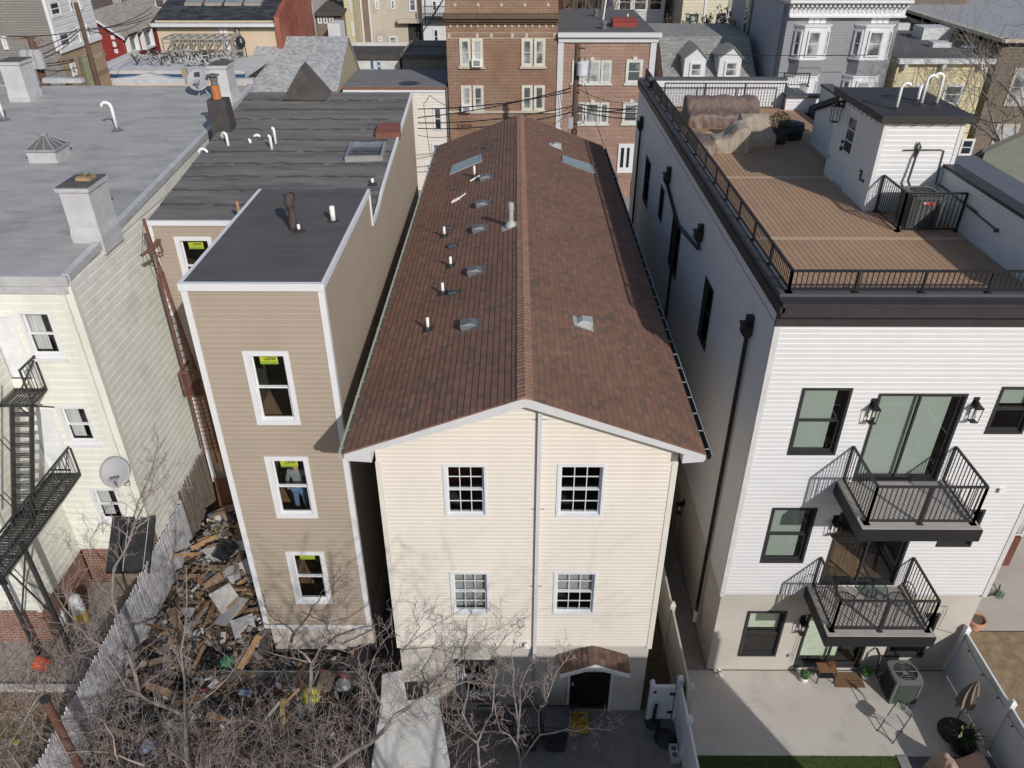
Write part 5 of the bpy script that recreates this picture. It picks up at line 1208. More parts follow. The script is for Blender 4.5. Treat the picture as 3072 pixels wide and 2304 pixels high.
# rooftop condenser
def condenser(name, label, x0, x1, y0, y1, z0, h, mbody, fan=True, rotz=0, sticker_=None):
    t = thing(name, label, 'air conditioner', ((x0+x1)/2, (y0+y1)/2, z0)); c = Vector(((x0+x1)/2, (y0+y1)/2, z0)); w, dd = (x1-x0)/2, (y1-y0)/2; mb = MB(); N_ = 28
    def sq(k, f=1):   # rounded square outline
        a = 2*math.pi*k/N_; s_, c_ = math.sin(a), math.cos(a); e = .38
        return c.x+w*f*math.copysign(abs(c_)**e, c_), c.y+dd*f*math.copysign(abs(s_)**e, s_)
    nl = int(h/.045)
    for l in range(nl):
        z = z0+.05+l*(h-.12)/nl; zz = z+(h-.12)/nl*.62
        for k in range(N_):
            a, b = sq(k), sq(k+1); a2, b2 = sq(k, .955), sq(k+1, .955)
            mb.face([(a[0], a[1], z), (b[0], b[1], z), (b2[0], b2[1], zz), (a2[0], a2[1], zz)])
    mb.build('louvres', mbody, t)
    mb = MB()
    core = [sq(k, .93) for k in range(N_)]; mb.prism([(a, b, z0) for a, b in core], (0, 0, h-.03)); mb.build('coil', M('coil_dark', (.03, .03, .03), .7), t)
    mb = MB(); 
    for k in range(N_):
        a, b = sq(k, 1.02), sq(k+1, 1.02); R_ = min(w, dd)*.82; t0, t1 = 2*math.pi*k/N_, 2*math.pi*(k+1)/N_; i0 = (c.x+R_*math.cos(t0), c.y+R_*math.sin(t0)); i1 = (c.x+R_*math.cos(t1), c.y+R_*math.sin(t1))
        mb.face([(a[0], a[1], z0+h), (b[0], b[1], z0+h), (i1[0], i1[1], z0+h+.02), (i0[0], i0[1], z0+h+.02)]); mb.face([(a[0], a[1], z0+h-.09), (b[0], b[1], z0+h-.09), (b[0], b[1], z0+h), (a[0], a[1], z0+h)])
        a, b = sq(k, 1.0), sq(k+1, 1.0); mb.face([(a[0], a[1], z0), (b[0], b[1], z0), (b[0], b[1], z0+.05), (a[0], a[1], z0+.05)])
    for k in (3, 10, 17, 24): a = sq(k+.5, 1.0); mb.box(a[0]-.03, a[0]+.03, a[1]-.03, a[1]+.03, z0, z0+h-.02)
    mb.build('top_pan', M('condenser_lid', (.16, .165, .16), .5, metal=.2), t)
    mb = MB(); R_ = min(w, dd)*.78
    for k in range(5):
        a = k*1.2566; mb.hexa([c+Vector((math.cos(a+s_)*r_, math.sin(a+s_)*r_, h-.09+zz)) for zz in (0, .008) for s_, r_ in ((-.12, .08), (-.28, R_), (.22, R_), (.2, .08))])
    mb.lathe(c+Vector((0, 0, h-.12)), [(.1, 0), (.1, .08), (.03, .1)], 12); mb.build('fan', M('fan_metal', (.45, .45, .44), .3, metal=.7), t)
    mb = MB()
    for r_ in (R_*.35, R_*.6, R_*.85, R_*1.03): mb.tube([c+Vector((r_*math.cos(k*.2618), r_*math.sin(k*.2618), h+.015)) for k in range(25)], .005, 4, cap=False)
    for k in range(8): a = k*.785; mb.cyl(c+Vector((.08*math.cos(a), .08*math.sin(a), h+.02)), c+Vector((R_*1.05*math.cos(a), R_*1.05*math.sin(a), h+.015)), .005, n=4)
    mb.build('fan_guard', m_galv, t); return t
t = condenser('condenser_unit', 'dark air-conditioning condenser behind the black railing on the roof deck', 9.75, 10.5, 6.12, 6.9, DZ, .84, M('condenser_black', (.05, .055, .05), .45))
mb = MB(); FY(6.10).box(mb, 10.02, 10.27, DZ+.62, DZ+.70, 0, .004); l_ = mb.build('label', M('label_red', (.55, .06, .06), .5), t); mb = MB(); FY(6.10).box(mb, 10.02, 10.13, DZ+.65, DZ+.69, .004, .006); mb.build('label_band', m_trim, l_)
mb = MB(); p = Vector((10.55, 6.2, DZ)); mb.tube([p, p+Vector((0, 0, .55)), p+Vector((.08, .05, .68)), p+Vector((.18, .1, .6)), p+Vector((.2, .12, 0))], .03, 8); mb.build('pipe_loop', m_pvc, t, True)

# ================================================================ YARDS AND GROUND
def sheet(name, pts, z, mat, kind='structure'):
    mb = MB(); mb.face([(x, y, z) for x, y in pts]); o = mb.build(name, mat); return tag(o, kind=kind)
m_earth = M('earth', (.13, .10, .075), .95, var=.3, scale=1.5, bump=.6, bscale=12, stain=(.20, .16, .115), stain_amt=.6)
sheet('ground', [(-900, -60), (900, -60), (900, 1500), (-900, 1500)], -.02, m_earth)
m_patio = M('patio_concrete', (.56, .515, .465), .85, var=.07, scale=.9, bump=.15, stain=(.22, .20, .175), stain_amt=.35, stain_scale=1.3)
sheet('patio', [(4.27, -1.2), (11.7, -1.2), (11.7, 1.27), (4.27, 1.27)], .0, m_patio)
sheet('alley', [(4.27, 1.27), (5.2, 1.27), (5.2, 24), (4.27, 24)], .0, M('alley_concrete', (.27, .24, .21), .9, var=.15, scale=3))
m_turfb = M('turf_base', (.06, .09, .025), .95, var=.2, scale=6, bump=.5)
sheet('lawn', [(4.27, -9), (9.35, -9), (9.35, -1.2), (4.27, -1.2)], .004, m_turfb)
mb = MB(); rnd = random.Random(4)
for i in range(16000):
    x, y = rnd.uniform(4.3, 9.33), rnd.uniform(-2.0, -1.2); a = rnd.uniform(0, 6.28); h = rnd.uniform(.015, .03); w = .006
    mb.face([(x-w*math.cos(a), y-w*math.sin(a), .004), (x+w*math.cos(a), y+w*math.sin(a), .004), (x+rnd.uniform(-.012, .012), y+rnd.uniform(-.012, .012), h)])
tag(mb.build('grass', M('grass_green', (.11, .155, .03), .8, var=.25, scale=3)), 'bright short lawn strip along the patio', kind='stuff')
mb = MB(); mb.box(9.35, 9.6, -9, -1.2, -.01, .03); tag(mb.build('paver_border', M('paver_grey', (.25, .24, .24), .8)), kind='structure')
sheet('back_terrace', [(9.6, -9), (11.7, -9), (11.7, -1.2), (9.6, -1.2)], .002, M('slate_dark', (.12, .12, .13), .8, var=.2))
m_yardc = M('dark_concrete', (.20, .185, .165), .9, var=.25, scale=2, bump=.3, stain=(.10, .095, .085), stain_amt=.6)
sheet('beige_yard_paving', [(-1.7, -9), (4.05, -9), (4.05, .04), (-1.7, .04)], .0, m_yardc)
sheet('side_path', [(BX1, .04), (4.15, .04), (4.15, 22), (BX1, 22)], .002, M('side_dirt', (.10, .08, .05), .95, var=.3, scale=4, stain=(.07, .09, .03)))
m_drive = M('neighbour_concrete', (.46, .42, .37), .85, var=.1, scale=.8, stain=(.26, .23, .2), stain_amt=.3)
sheet('side_yard_paving', [(11.85, 2.65), (30, 2.65), (30, 14), (11.85, 14)], .004, m_drive)
sheet('dry_lawn', [(11.75, -9), (30, -9), (30, 2.62), (11.75, 2.62)], .0, M('dry_grass', (.27, .20, .12), .95, var=.35, scale=3, bump=.8, bscale=30, stain=(.11, .125, .045), stain_amt=.6, stain_scale=1.2))
m_cyard = M('left_yard_concrete', (.32, .28, .24), .9, var=.2, scale=1.3, bump=.4, stain=(.16, .14, .11), stain_amt=.5)
sheet('left_yard_paving', [(-25, .6), (-11.2, .6), (-11.2, 4.4), (-25, 4.4)], .0, m_cyard)
sheet('street', [(-80, 24.5), (80, 24.5), (80, 33), (-80, 33)], 1.0, m_asph)
sheet('sidewalk', [(-80, 33), (80, 33), (80, 38.2), (-80, 38.2)], 1.12, M('sidewalk', (.34, .31, .28), .85, var=.1))
mb = MB(); mb.box(-80, 80, 21.9, 24.5, 0, 1.1); tag(mb.build('near_sidewalk', M('sidewalk', (.34, .31, .28), .85)), kind='structure')
# neighbour building behind the camera: it shades the yards
t = thing('rear_building', 'plain low building behind the camera that shades the back yards', 'building', (7.2, -14, 0))
mb = MB(); k = .66; y_ = -9.0; dx = .56*9
hh = 2.13+k*9; x0, x1 = -.59+dx, 5.36+.56*10.27
mb.prism([(x0-1.9, y_, 0), (x1, y_, 0), (x1, y_, hh), (x0, y_, hh), (x0-1.26, y_, hh-1.65), (x0-1.9, y_, hh-2.1)], (0, -10, 0)); mb.build('wall', m_brickred, t)
mb = MB(); mb.lathe((5.27+.56*10.27-.0, y_-.3, hh), [(.12, 0), (.12, .2), (.17, .2), (.15, .36), (.05, .42)], 10); mb.build('roof_vent', m_galv, t)
# white vinyl fences
def vfence(name, label, pts, h, posts, mat=m_vinyl, w=.05, caps=True, tilt=0):
    t = thing(name, label, 'fence', (*pts[0], 0))
    for i, (a, b) in enumerate(zip(pts, pts[1:])):
        a3, b3 = Vector((*a, 0)), Vector((*b, 0)); mb = MB(); mb.bar(a3+Vector((0, 0, h/2)), b3+Vector((0, 0, h/2)), .035, h-.06); mb.build('panel', mat, t)
        mb = MB(); mb.bar(a3+Vector((0, 0, h-.03)), b3+Vector((0, 0, h-.03)), w, .07); mb.bar(a3+Vector((0, 0, .1)), b3+Vector((0, 0, .1)), w, .09); mb.bar(a3+Vector((0, 0, h*.78)), b3+Vector((0, 0, h*.78)), .04, .02); build_each(mb, 'rail', mat, t)
    for (x, y) in posts:
        mb = MB(); mb.box(x-.065, x+.065, y-.065, y+.065, 0, h+.1); mb.hexa([(x-.08, y-.08, h+.1), (x+.08, y-.08, h+.1), (x+.08, y+.08, h+.1), (x-.08, y+.08, h+.1), (x-.03, y-.03, h+.2), (x+.03, y-.03, h+.2), (x+.03, y+.03, h+.2), (x-.03, y+.03, h+.2)])
        mb.build('post', mat, t)
    return t
vfence('vinyl_fence', 'tall greyish-white panel fence running deep between the beige and white houses', [(4.22, -.55), (4.22, 1.9), (4.22, 4.3), (4.22, 12)], 1.72, [(4.22, -.6), (4.22, 1.95)], M('vinyl_beige', (.52, .49, .43), .6, var=.06))
vfence('vinyl_fence', 'white panel fence in front of the gate beside the beige house yard', [(4.08, -.2), (4.08, -1.25), (4.08, -5)], 1.5, [(4.08, -.2), (4.08, -1.3)])
vfence('vinyl_fence', 'white panel fence with string lights along the right side of the patio', [(11.68, 1.2), (11.68, -1.0), (11.68, -6)], 1.72, [(11.68, 1.17), (11.68, -1.0)])
t = thing('yard_gate', 'low white panel gate with black hinges beside the beige house', 'gate', (3.7, -.2, 0))
mb = MB(); Fg = FY(-.2); Fg.box(mb, 3.46, 3.98, .08, 1.3, -.03, .03); Fg.box(mb, 3.46, 3.98, 1.24, 1.32, -.045, .045); Fg.box(mb, 3.46, 3.98, 1.0, 1.02, .03, .036); Fg.box(mb, 3.46, 3.98, .06, .16, -.045, .045); Fg.box(mb, 3.46, 3.98, .3, .32, .03, .036); mb.build('panel', m_vinyl, t)
mb = MB(); mb.box(3.36, 3.46, -.26, -.14, 0, 1.4); mb.hexa([(3.34, -.28, 1.4), (3.48, -.28, 1.4), (3.48, -.12, 1.4), (3.34, -.12, 1.4), (3.38, -.24, 1.52), (3.44, -.24, 1.52), (3.44, -.16, 1.52), (3.38, -.16, 1.52)]); mb.build('post', m_vinyl, t)
mb = MB(); [Fg.box(mb, 3.86, 4.0, z, z+.07, .03, .06) for z in (1.02, .3)]; Fg.box(mb, 3.44, 3.52, 1.12, 1.16, .03, .07); build_each(mb, 'hinge', m_black, t)
# string lights
t = thing('string_lights', 'black string lights hung along the right patio fence', 'string lights', (11.6, 0, 1.6)); mb = MB(); bm_ = MB(); pts = []
for k in range(41):
    u = k/40; y = 1.1-7*u; z = 1.62-.12*abs(math.sin(u*14)); pts.append((11.63, y, z))
    if k % 4 == 2: bm_.lathe((11.61, y, z-.09), [(.012, .07), (.02, .05), (.022, .02), (.008, 0)], 7)
mb.tube(pts, .006, 4); mb.build('cable', m_black, t); bm_.build('bulbs', m_black, t)
mb = MB(); pl = [YP(q(4, 4, *a), WYF-.03) for a in ((430, 345), (395, 420), (365, 530), (320, 665), (285, 780))]; mb.tube(pl, .006, 4); pl = [YP(q(4, 4, *a), WYF-.03) for a in ((1450, 325), (1578, 318), (1562, 380), (1490, 505), (1630, 545))]; mb.tube(pl, .008, 4)
mb.build('cable', m_black, wh_)
mb = MB(); p = YP(q(4, 4, 270, 720), WYF+.02); Fwb.box(mb, p.x-.05, p.x+.07, p.z-.05, p.z+.05, 0, .07); mb.build('outlet_box', m_galvl, wh_)
# ground-level air conditioner
condenser('condenser_unit', 'large green-grey air-conditioning condenser with a fan on top standing on the patio', 9.74, 10.46, .24, .95, 0, .86, M('condenser_green', (.045, .055, .045), .7, spec=.2))
mb = MB(); a = YP(q(4, 4, 965, 760), .9); mb.tube([Vector((9.6, 1.25, a.z)), Vector((9.6, 1.0, a.z-.02)), Vector((9.62, .95, .3)), Vector((9.68, .9, .2)), Vector((9.76, .85, .35))], .035, 8); tag(mb.build('hose', m_black, None, True), 'black insulated pipe from the white house wall to the patio condenser', 'pipe')
# folding chair
def folding_chair(c, yw):
    t = thing('folding_chair', 'grey metal folding chair standing open on the sunny patio', 'chair', c); R_ = Matrix.Rotation(yw, 3, 'Z'); o = Vector(c)
    def P(a, b, h): return o+R_@Vector((a, b, h))
    mb = MB(); n = 18; s_ = [P(.2*math.copysign(abs(math.cos(k*2*math.pi/n))**.5, math.cos(k*2*math.pi/n)), .2*math.copysign(abs(math.sin(k*2*math.pi/n))**.5, math.sin(k*2*math.pi/n)), .44) for k in range(n)]; mb.prism(s_, (0, 0, .02)); mb.build('seat', M('chair_beige', (.55, .54, .51), .45, metal=.2), t)
    mb = MB(); m_ = 10
    for i in range(m_):
        for j in range(4):
            def Q(i_, j_): a = -.21+.42*i_/m_; hh_ = .62+.18*j_/4-.05*(abs(a)/.21)**3*(1 if j_ == 4 else 0); return P(a, .24+.03*(1-(a/.21)**2)+.02*j_/4, hh_)
            mb.face([Q(i, j), Q(i+1, j), Q(i+1, j+1), Q(i, j+1)])
    br = mb.build('backrest', M('chair_beige', (.55, .54, .51), .45, metal=.2), t, True); so = br.modifiers.new('so', 'SOLIDIFY'); so.thickness = .012
    for s_ in (-1, 1):
        mb = MB(); mb.tube([P(s_*.21, -.26, .0), P(s_*.21, -.02, .38), P(s_*.21, .22, .72), P(s_*.19, .25, .82), P(s_*.12, .26, .87)], .013, 6); mb.build('leg', m_iron, t); mb = MB(); mb.tube([P(s_*.18, .24, .0), P(s_*.18, .02, .36), P(s_*.18, -.12, .44)], .012, 6); mb.build('leg', m_iron, t)
    mb = MB(); mb.cyl(P(-.12, .26, .87), P(.12, .26, .87), .013, n=6); mb.cyl(P(-.18, .2, .07), P(.18, .2, .07), .009, n=5); mb.cyl(P(-.21, -.23, .05), P(.21, -.23, .05), .009, n=5); mb.build('frame', m_iron, t)
folding_chair((9.48, -.55, 0), -.95)
# umbrella with base
ub = ZP(q(4, 4, 1640, 1360), 0); tipp = YP(q(4, 4, 1850, 935), ub.y+.1)
ux, uy = ub.x, ub.y+.12
t = thing('patio_umbrella', 'closed tan patio umbrella standing in a round black base', 'umbrella', (ux, uy, 0))
zt = YP(q(4, 4, 1850, 935), uy).z; mb = MB(); mb.cyl((ux, uy, 0), (ux+.05, uy, zt), .02, n=8); mb.build('pole', m_galv, t)
mb = MB(); n = 24; rings = []
for k in range(9):
    f = k/8; z = zt-.05-(zt-.55)*.72*f; R_ = (.03+.13*math.sin(min(1, f*1.2)*1.7))
    rings.append([(ux+.05*(1-f)+R_*(1+.35*math.cos(j*math.pi*2/3))*math.cos(2*math.pi*j/n+f*.8), uy+R_*(1+.35*math.cos(j*math.pi*2/3))*math.sin(2*math.pi*j/n+f*.8), z-(.08*math.cos(j*math.pi/2) if k == 8 else 0)) for j in range(n)])
for a, b in zip(rings, rings[1:]):
    for j in range(n): mb.face([a[j], a[(j+1) % n], b[(j+1) % n], b[j]])
mb.build('canopy', M('canvas_tan', (.26, .20, .165), .9, var=.12), t)
mb = MB(); mb.lathe((ux, uy-.15, 0), [(.42, 0), (.43, .03), (.40, .08), (.1, .12), (.04, .15)], 30); mb.build('base', M('base_black', (.022, .022, .022), .6, var=.3, scale=8), t)
p = (11.0, -1.0, 0); t = thing('potted_plant', 'black pot of yellow-tipped spiky leaves beside the umbrella base', 'plant', p); mb = MB(); mb.lathe(p, [(.2, 0), (.3, .25), (.3, .3), (.24, .3)], 16); mb.build('pot', m_black, t)
mb = MB(); rnd = random.Random(6)
for i in range(70):
    a = rnd.uniform(0, 6.28); l = rnd.uniform(.25, .5); dz = rnd.uniform(.2, .5); b = Vector(p)+Vector((0, 0, .3)); e_ = b+Vector((math.cos(a)*l, math.sin(a)*l, dz*.8)); m_ = b.lerp(e_, .5)+Vector((0, 0, .12)); s_ = Vector((-math.sin(a), math.cos(a), 0))*.022
    mb.face([b-s_*.4, b+s_*.4, m_+s_, m_-s_]); mb.face([m_-s_, m_+s_, e_])
mb.build('leaves', m_leafd, t); mb = MB()
for i in range(9): a = rnd.uniform(0, 6.28); r_ = rnd.uniform(.05, .35); mb.lathe((p[0]+r_*math.cos(a), p[1]+r_*math.sin(a), .65+rnd.uniform(-.05, .1)), [(.005, 0), (.022, .03), (.018, .08), (.004, .12)], 6)
mb.build('flowers', M('bud_yellow', (.42, .40, .14), .7), t)
draped('covered_grill', 'folded tan cloth cover at the bottom edge of the patio', 'furniture cover', 10.0, 11.2, -2.4, -1.45, 0, lambda u, v: .5+.15*math.sin(u*9), M('cover_tan', (.46, .32, .25), .7, var=.12), 14, .09)
# doormat, small table, pots
c4 = [ZP(q(4, 4, *a), .012) for a in ((650, 990), (897, 995), (850, 872), (628, 868))]; mb = MB(); mb.prism([c4[0], c4[1], c4[2], c4[3]], (0, 0, .015)); dm_ = tag(mb.build('doormat', M('coir', (.20, .12, .06), .95, var=.2, scale=30, bump=.6, bscale=80)), 'brown coir doormat lying before the sliding patio door', 'doormat')
mb = MB()
for (y, xa, xb) in ((940, 770, 860), (968, 755, 880)):
    x = xa
    while x < xb: p = ZP(q(4, 4, x, y), .029); mb.box(p.x, p.x+.022, p.y, p.y+.035, .028, .030); x += 14
mb.build('mat_lettering', M('ink_brown', (.05, .03, .02), .9), dm_)
tx, ty = 8.3, 1.0; t = thing('side_table', 'small wooden-topped black-legged table beside the patio door', 'table', (tx, ty, 0))
mb = MB(); mb.box(tx-.24, tx+.24, ty-.14, ty+.16, .46, .49); mb.build('tabletop', M('wood_brown', (.20, .10, .05), .6, var=.25, scale=6), t); mb = MB(); mb.box(tx-.22, tx+.22, ty-.12, ty+.14, .2, .22); mb.build('shelf', m_black, t)
for a in (-.23, .21):
    for b in (-.13, .13): mb = MB(); mb.bar((tx+a, ty+b, 0), (tx+a, ty+b, .46), .022); mb.build('leg', m_black, t)
mb = MB(); px_ = (8.42, 1.05, .49)
for k in range(9): a = k*.7; mb.bar((px_[0]+.05*math.cos(a), px_[1]+.05*math.sin(a), .49), (px_[0]+.07*math.cos(a+.5), px_[1]+.07*math.sin(a+.5), .62), .014)
tag(mb.build('candle_lantern', M('copper', (.55, .22, .10), .35, metal=.6)), 'orange copper wire lantern standing on the small wooden table', 'lantern')
for (x, y, lab) in ((7.75, .95, 'round green plant in a white pot left of the doormat'), (9.42, 1.05, 'round green plant in a white pot right of the doormat, by the condenser')):
    t = thing('potted_plant', lab, 'plant', (x, y, 0), 'white potted plants at the patio door'); mb = MB(); mb.lathe((x, y, 0), [(.07, 0), (.11, .06), (.09, .15), (.07, .15)], 14); mb.build('pot', m_trim, t, True); leafball((x, y, .27), .14, 500, m_leafg, t, sz=.025, seed=int(x*10))
for i, (dx_, dy_) in enumerate(((0, 0), (.12, .03))):
    a = ZP(q(4, 3, 1790, 880), 0); x, y = a.x+dx_, a.y+dy_; mb = MB(); mb.prism([(x-.04, y-.12, 0), (x+.04, y-.12, 0), (x+.05, y+.05, 0), (x+.03, y+.13, 0), (x-.03, y+.13, 0), (x-.045, y+.05, 0)], (0, 0, .025)); s_ = tag(mb.build('sandal', m_pvc), 'white sandal of the pair lying at the foot of the white house corner', 'sandal', 'pair of white sandals'); mb = MB(); mb.tube([(x-.04, y, .02), (x-.03, y, .06), (x+.03, y, .06), (x+.045, y, .02)], .012, 5); mb.build('strap', m_black, s_)
# beige yard objects
p = ZP(q(4, 3, 1440, 1560), 0); t = None; mb = MB(); x, y = p.x, p.y
mb.box(x-.1, x+.1, y-.2, y+.2, 0, .04); [mb.box(x-.1+a, x-.1+a+.035, y-.2, y+.2, .04, .2) for a in (0, .165)]; [mb.box(x-.065, x+.065, y+b, y+b+.04, .04, .2) for b in (-.2, -.02, .16)]
tag(mb.build('concrete_block', m_conc), 'grey two-hole concrete block on the ground by the white fence', 'concrete block')
p = ZP(q(4, 3, 1265, 1290), 0); mb = MB(); mb.lathe(p, [(.2, 0), (.2, .04), (.05, .09), (.045, .1)], 20); mb.cyl(p, p+Vector((0.02, 0, .75)), .045, n=10); tag(mb.build('umbrella_stand', m_black), 'black umbrella stand with short tube in front of the white gate', 'stand')
p = ZP(q(4, 3, 1370, 1420), 0); mb = MB(); mb.lathe(p, [(.27, 0), (.28, .05), (.2, .14), (.05, .18)], 22); tag(mb.build('round_weight', M('plastic_black', (.02, .02, .02), .5)), 'round black plastic base lying beside the concrete block', 'base')
def crate(x, y, yw, lab):
    mb = MB(); w, dd, h = .26, .2, .3
    for a, b, c, e in ((-w, -w+.02, -dd, dd), (w-.02, w, -dd, dd), (-w+.02, w-.02, -dd, -dd+.02), (-w+.02, w-.02, dd-.02, dd)):
        mb.box(x+a, x+b, y+c, y+e, .0, .1); mb.box(x+a, x+b, y+c, y+e, .24, h)
    for a, b in ((-w, -dd), (w-.05, -dd), (-w, dd-.05), (w-.05, dd-.05), (-.03, -dd), (-.03, dd-.02)): mb.box(x+a+.001, x+a+.05, y+b+.001, y+b+.02, .1, .24)
    mb.box(x-w+.02, x+w-.02, y-dd+.02, y+dd-.02, .0, .02); return tag(mb.build('milk_crate', M('crate_yellow', (.50, .30, .02), .5)), lab, 'crate')
p = ZP(q(4, 3, 640, 1310), 0); crate(p.x, p.y, 0, 'yellow plastic milk crate in the shade before the black door')
for i, (x, lab) in enumerate(((1.02, 'dark wheeled bin with ribbed front beside the yellow crate'), (.3, 'dark wheeled bin left of the ribbed bin, behind the twigs'))):
    t = thing('wheeled_bin', lab, 'bin', (x, -.9, 0), 'dark wheeled bins in the shaded yard'); y = -.9; mb = MB(); mb.hexa([(x-.22, y-.25, .05), (x+.22, y-.25, .05), (x+.22, y+.2, .05), (x-.22, y+.2, .05), (x-.29, y-.32, 1.0), (x+.29, y-.32, 1.0), (x+.29, y+.28, 1.0), (x-.29, y+.28, 1.0)])
    for k in range(6): mb.box(x-.24, x+.24, y-.345, y-.30, .5+k*.07, .53+k*.07)
    mb.build('body', M('bin_dark', (.03, .033, .038), .5), t); mb = MB(); mb.box(x-.31, x+.31, y-.36, y+.3, 1.0, 1.05); mb.box(x-.25, x+.25, y-.28, y+.2, 1.05, 1.08); mb.build('lid', M('bin_lid', (.045, .05, .058), .5), t)
    for s_ in (-1, 1): mb = MB(); mb.cyl((x+s_*.26, y+.22, .1), (x+s_*.31, y+.22, .1), .1, n=12); mb.build('wheel', m_black, t)
# fence of dark rails in the beige yard
t = thing('rail_fence', 'low black iron fence in the shade under the barred window', 'fence', (0, -.3, 0)); mb = MB(); mb.bar((-.9, -.55, 1.0), (1.6, -.55, 1.0), .03); mb.bar((-.9, -.55, .2), (1.6, -.55, .2), .03); [mb.bar((x*.13-.9, -.55, 0), (x*.13-.9, -.55, 1.0), .015) for x in range(20)]; mb.build('bars', m_black, t)
# right neighbour: porch, flower pot
t = thing('neighbour_porch', 'dark red porch steps with white railings at the far right behind the white house', 'porch', (14.2, 6, 0))
mb = MB(); mb.box(12.6, 15.5, 5.2, 9, 0, 1.2); [mb.box(12.6, 13.8, 5.2-.3*(k+1), 5.2-.3*k, 0, 1.2-.24*(k+1)) for k in range(4)]; mb.build('deck', M('deck_red', (.14, .05, .035), .6, var=.2), t)
railing([(12.7, 5.25), (15.5, 5.25)], 1.2, .95, t, st=.13, mat=m_vinyl, feet=False); mb = MB()
for k in range(7): x = 12.65; y = 5.1-.2*k; mb.bar((x, y, max(0, 1.1-.16*k)), (x, y, 1.95-.18*k), .03)
mb.bar((12.65, 5.2, 2.1), (12.65, 3.8, .95), .06); mb.bar((12.65, 3.8, 0), (12.65, 3.8, 1.05), .08); mb.build('stair_railing', m_vinyl, t)
p = ZP(q(4, 4, 1820, 535), 0); t = thing('flower_pot', 'large peach clay flower pot of soil behind the fence corner', 'planter', (p.x, p.y, 0)); mb = MB(); mb.lathe((p.x, p.y+.2, 0), [(.17, 0), (.25, .3), (.27, .3), (.27, .36), (.23, .36), (.22, .3)], 20); mb.build('pot', M('clay_peach', (.55, .30, .19), .7, var=.08), t); mb = MB(); mb.lathe((p.x, p.y+.2, .29), [(.22, 0), (.21, .02)], 16); mb.build('soil', m_earth, t)
mb = MB(); p = ZP(q(4, 4, 1905, 230), .02); mb.tube([p, p+Vector((.25, .05, 0)), p+Vector((.45, .2, 0)), p+Vector((.55, .35, .1))], .02, 6); tag(mb.build('garden_hose', m_leafd, None, True), 'short dark hose end on the pale neighbour paving', 'hose')
leafball(ZP(q(4, 4, 2010, 215), .12), .14, 120, m_leafg, None, name='weed_plant', sz=.03); tag(S.collection.objects[-1] if False else bpy.data.objects['weed_plant'], 'small weed growing in a crack of the pale paving', 'plant')
# ================================================================ LEFT YARDS: fence, rubble, trees
FXX = -10.42
t = thing('picket_fence', 'old whitewashed picket fence running deep between the cream house and the rubble', 'fence', (FXX, 2, 0))
rnd = random.Random(12)
m_pick = M('picket_white', (.60, .60, .63), .8, var=.2, scale=6, stain=(.33, .32, .33), stain_amt=.6, stain_scale=2.5); m_picko = M('picket_bare', (.20, .165, .135), .85, var=.25, scale=6, stretch=(1, 1, .2))
def pickets(y0, y1, mat, top):
    mb = MB(); y = y0
    while y < y1:
        w = rnd.uniform(.085, .105); h = top+rnd.uniform(-.05, .05); x = FXX+rnd.uniform(-.012, .012); l_ = rnd.uniform(-.02, .02)
        mb.prism([(x, y, .02), (x, y+w, .02), (x+l_, y+w, h-.07), (x+l_, y+w*.5, h), (x+l_, y, h-.07)], (.018, 0, 0)); y += w+.018
    for z in (.45, 1.4): mb.box(FXX-.05, FXX-.01, y0, y1, z, z+.08)
    mb.build('pickets', mat, t)
pickets(-6, 6.0, m_pick, 1.85); pickets(6.0, 8.4, m_picko, 2.15)
# rubble mound
def hgt(x, y):
    e = min(1, max(0, (x+10.3)/.8))*min(1, max(0, (TB-y)/1.0)); 
    if x > TX0-.1: e = min(e, max(0, (TY-.05-y)/.8)); e *= .55
    if x > -4.2: e *= max(0, 1-(x+4.2)/.9)
    n = .5+.35*math.sin(x*1.7+y*.8)+.25*math.sin(x*3.1-y*2.3+1)+.15*math.sin(x*6.3+y*5.1)
    return e*(.45+.45*n)
mb = MB(); nx, ny = 70, 90
for i in range(nx):
    for j in range(ny):
        def P_(a, b): x, y = -10.4+7.2*a/nx, -3.2+10.8*b/ny; return (x, y, hgt(x, y)+.03*math.sin(a*37.1+b*17.7))
        mb.face([P_(i, j), P_(i+1, j), P_(i+1, j+1), P_(i, j+1)])
tag(mb.build('rubble', M('rubble_soil', (.12, .10, .085), .95, var=.5, scale=5, bump=.8, bscale=14, stain=(.045, .042, .042), stain_amt=.8, stain_scale=1.4)), 'heap of dark demolition rubble between the picket fence and tan house', kind='stuff')
mcols = [M('chip_brown', (.24, .15, .09), .9), M('chip_white', (.55, .54, .52), .9), M('chip_dark', (.03, .03, .032), .7), M('chip_grey', (.24, .23, .22), .9), M('chip_tan', (.30, .225, .155), .9), M('chip_red', (.30, .07, .05), .8), M('chip_blue', (.12, .16, .25), .7)]
mb = MB(); rnd = random.Random(21)
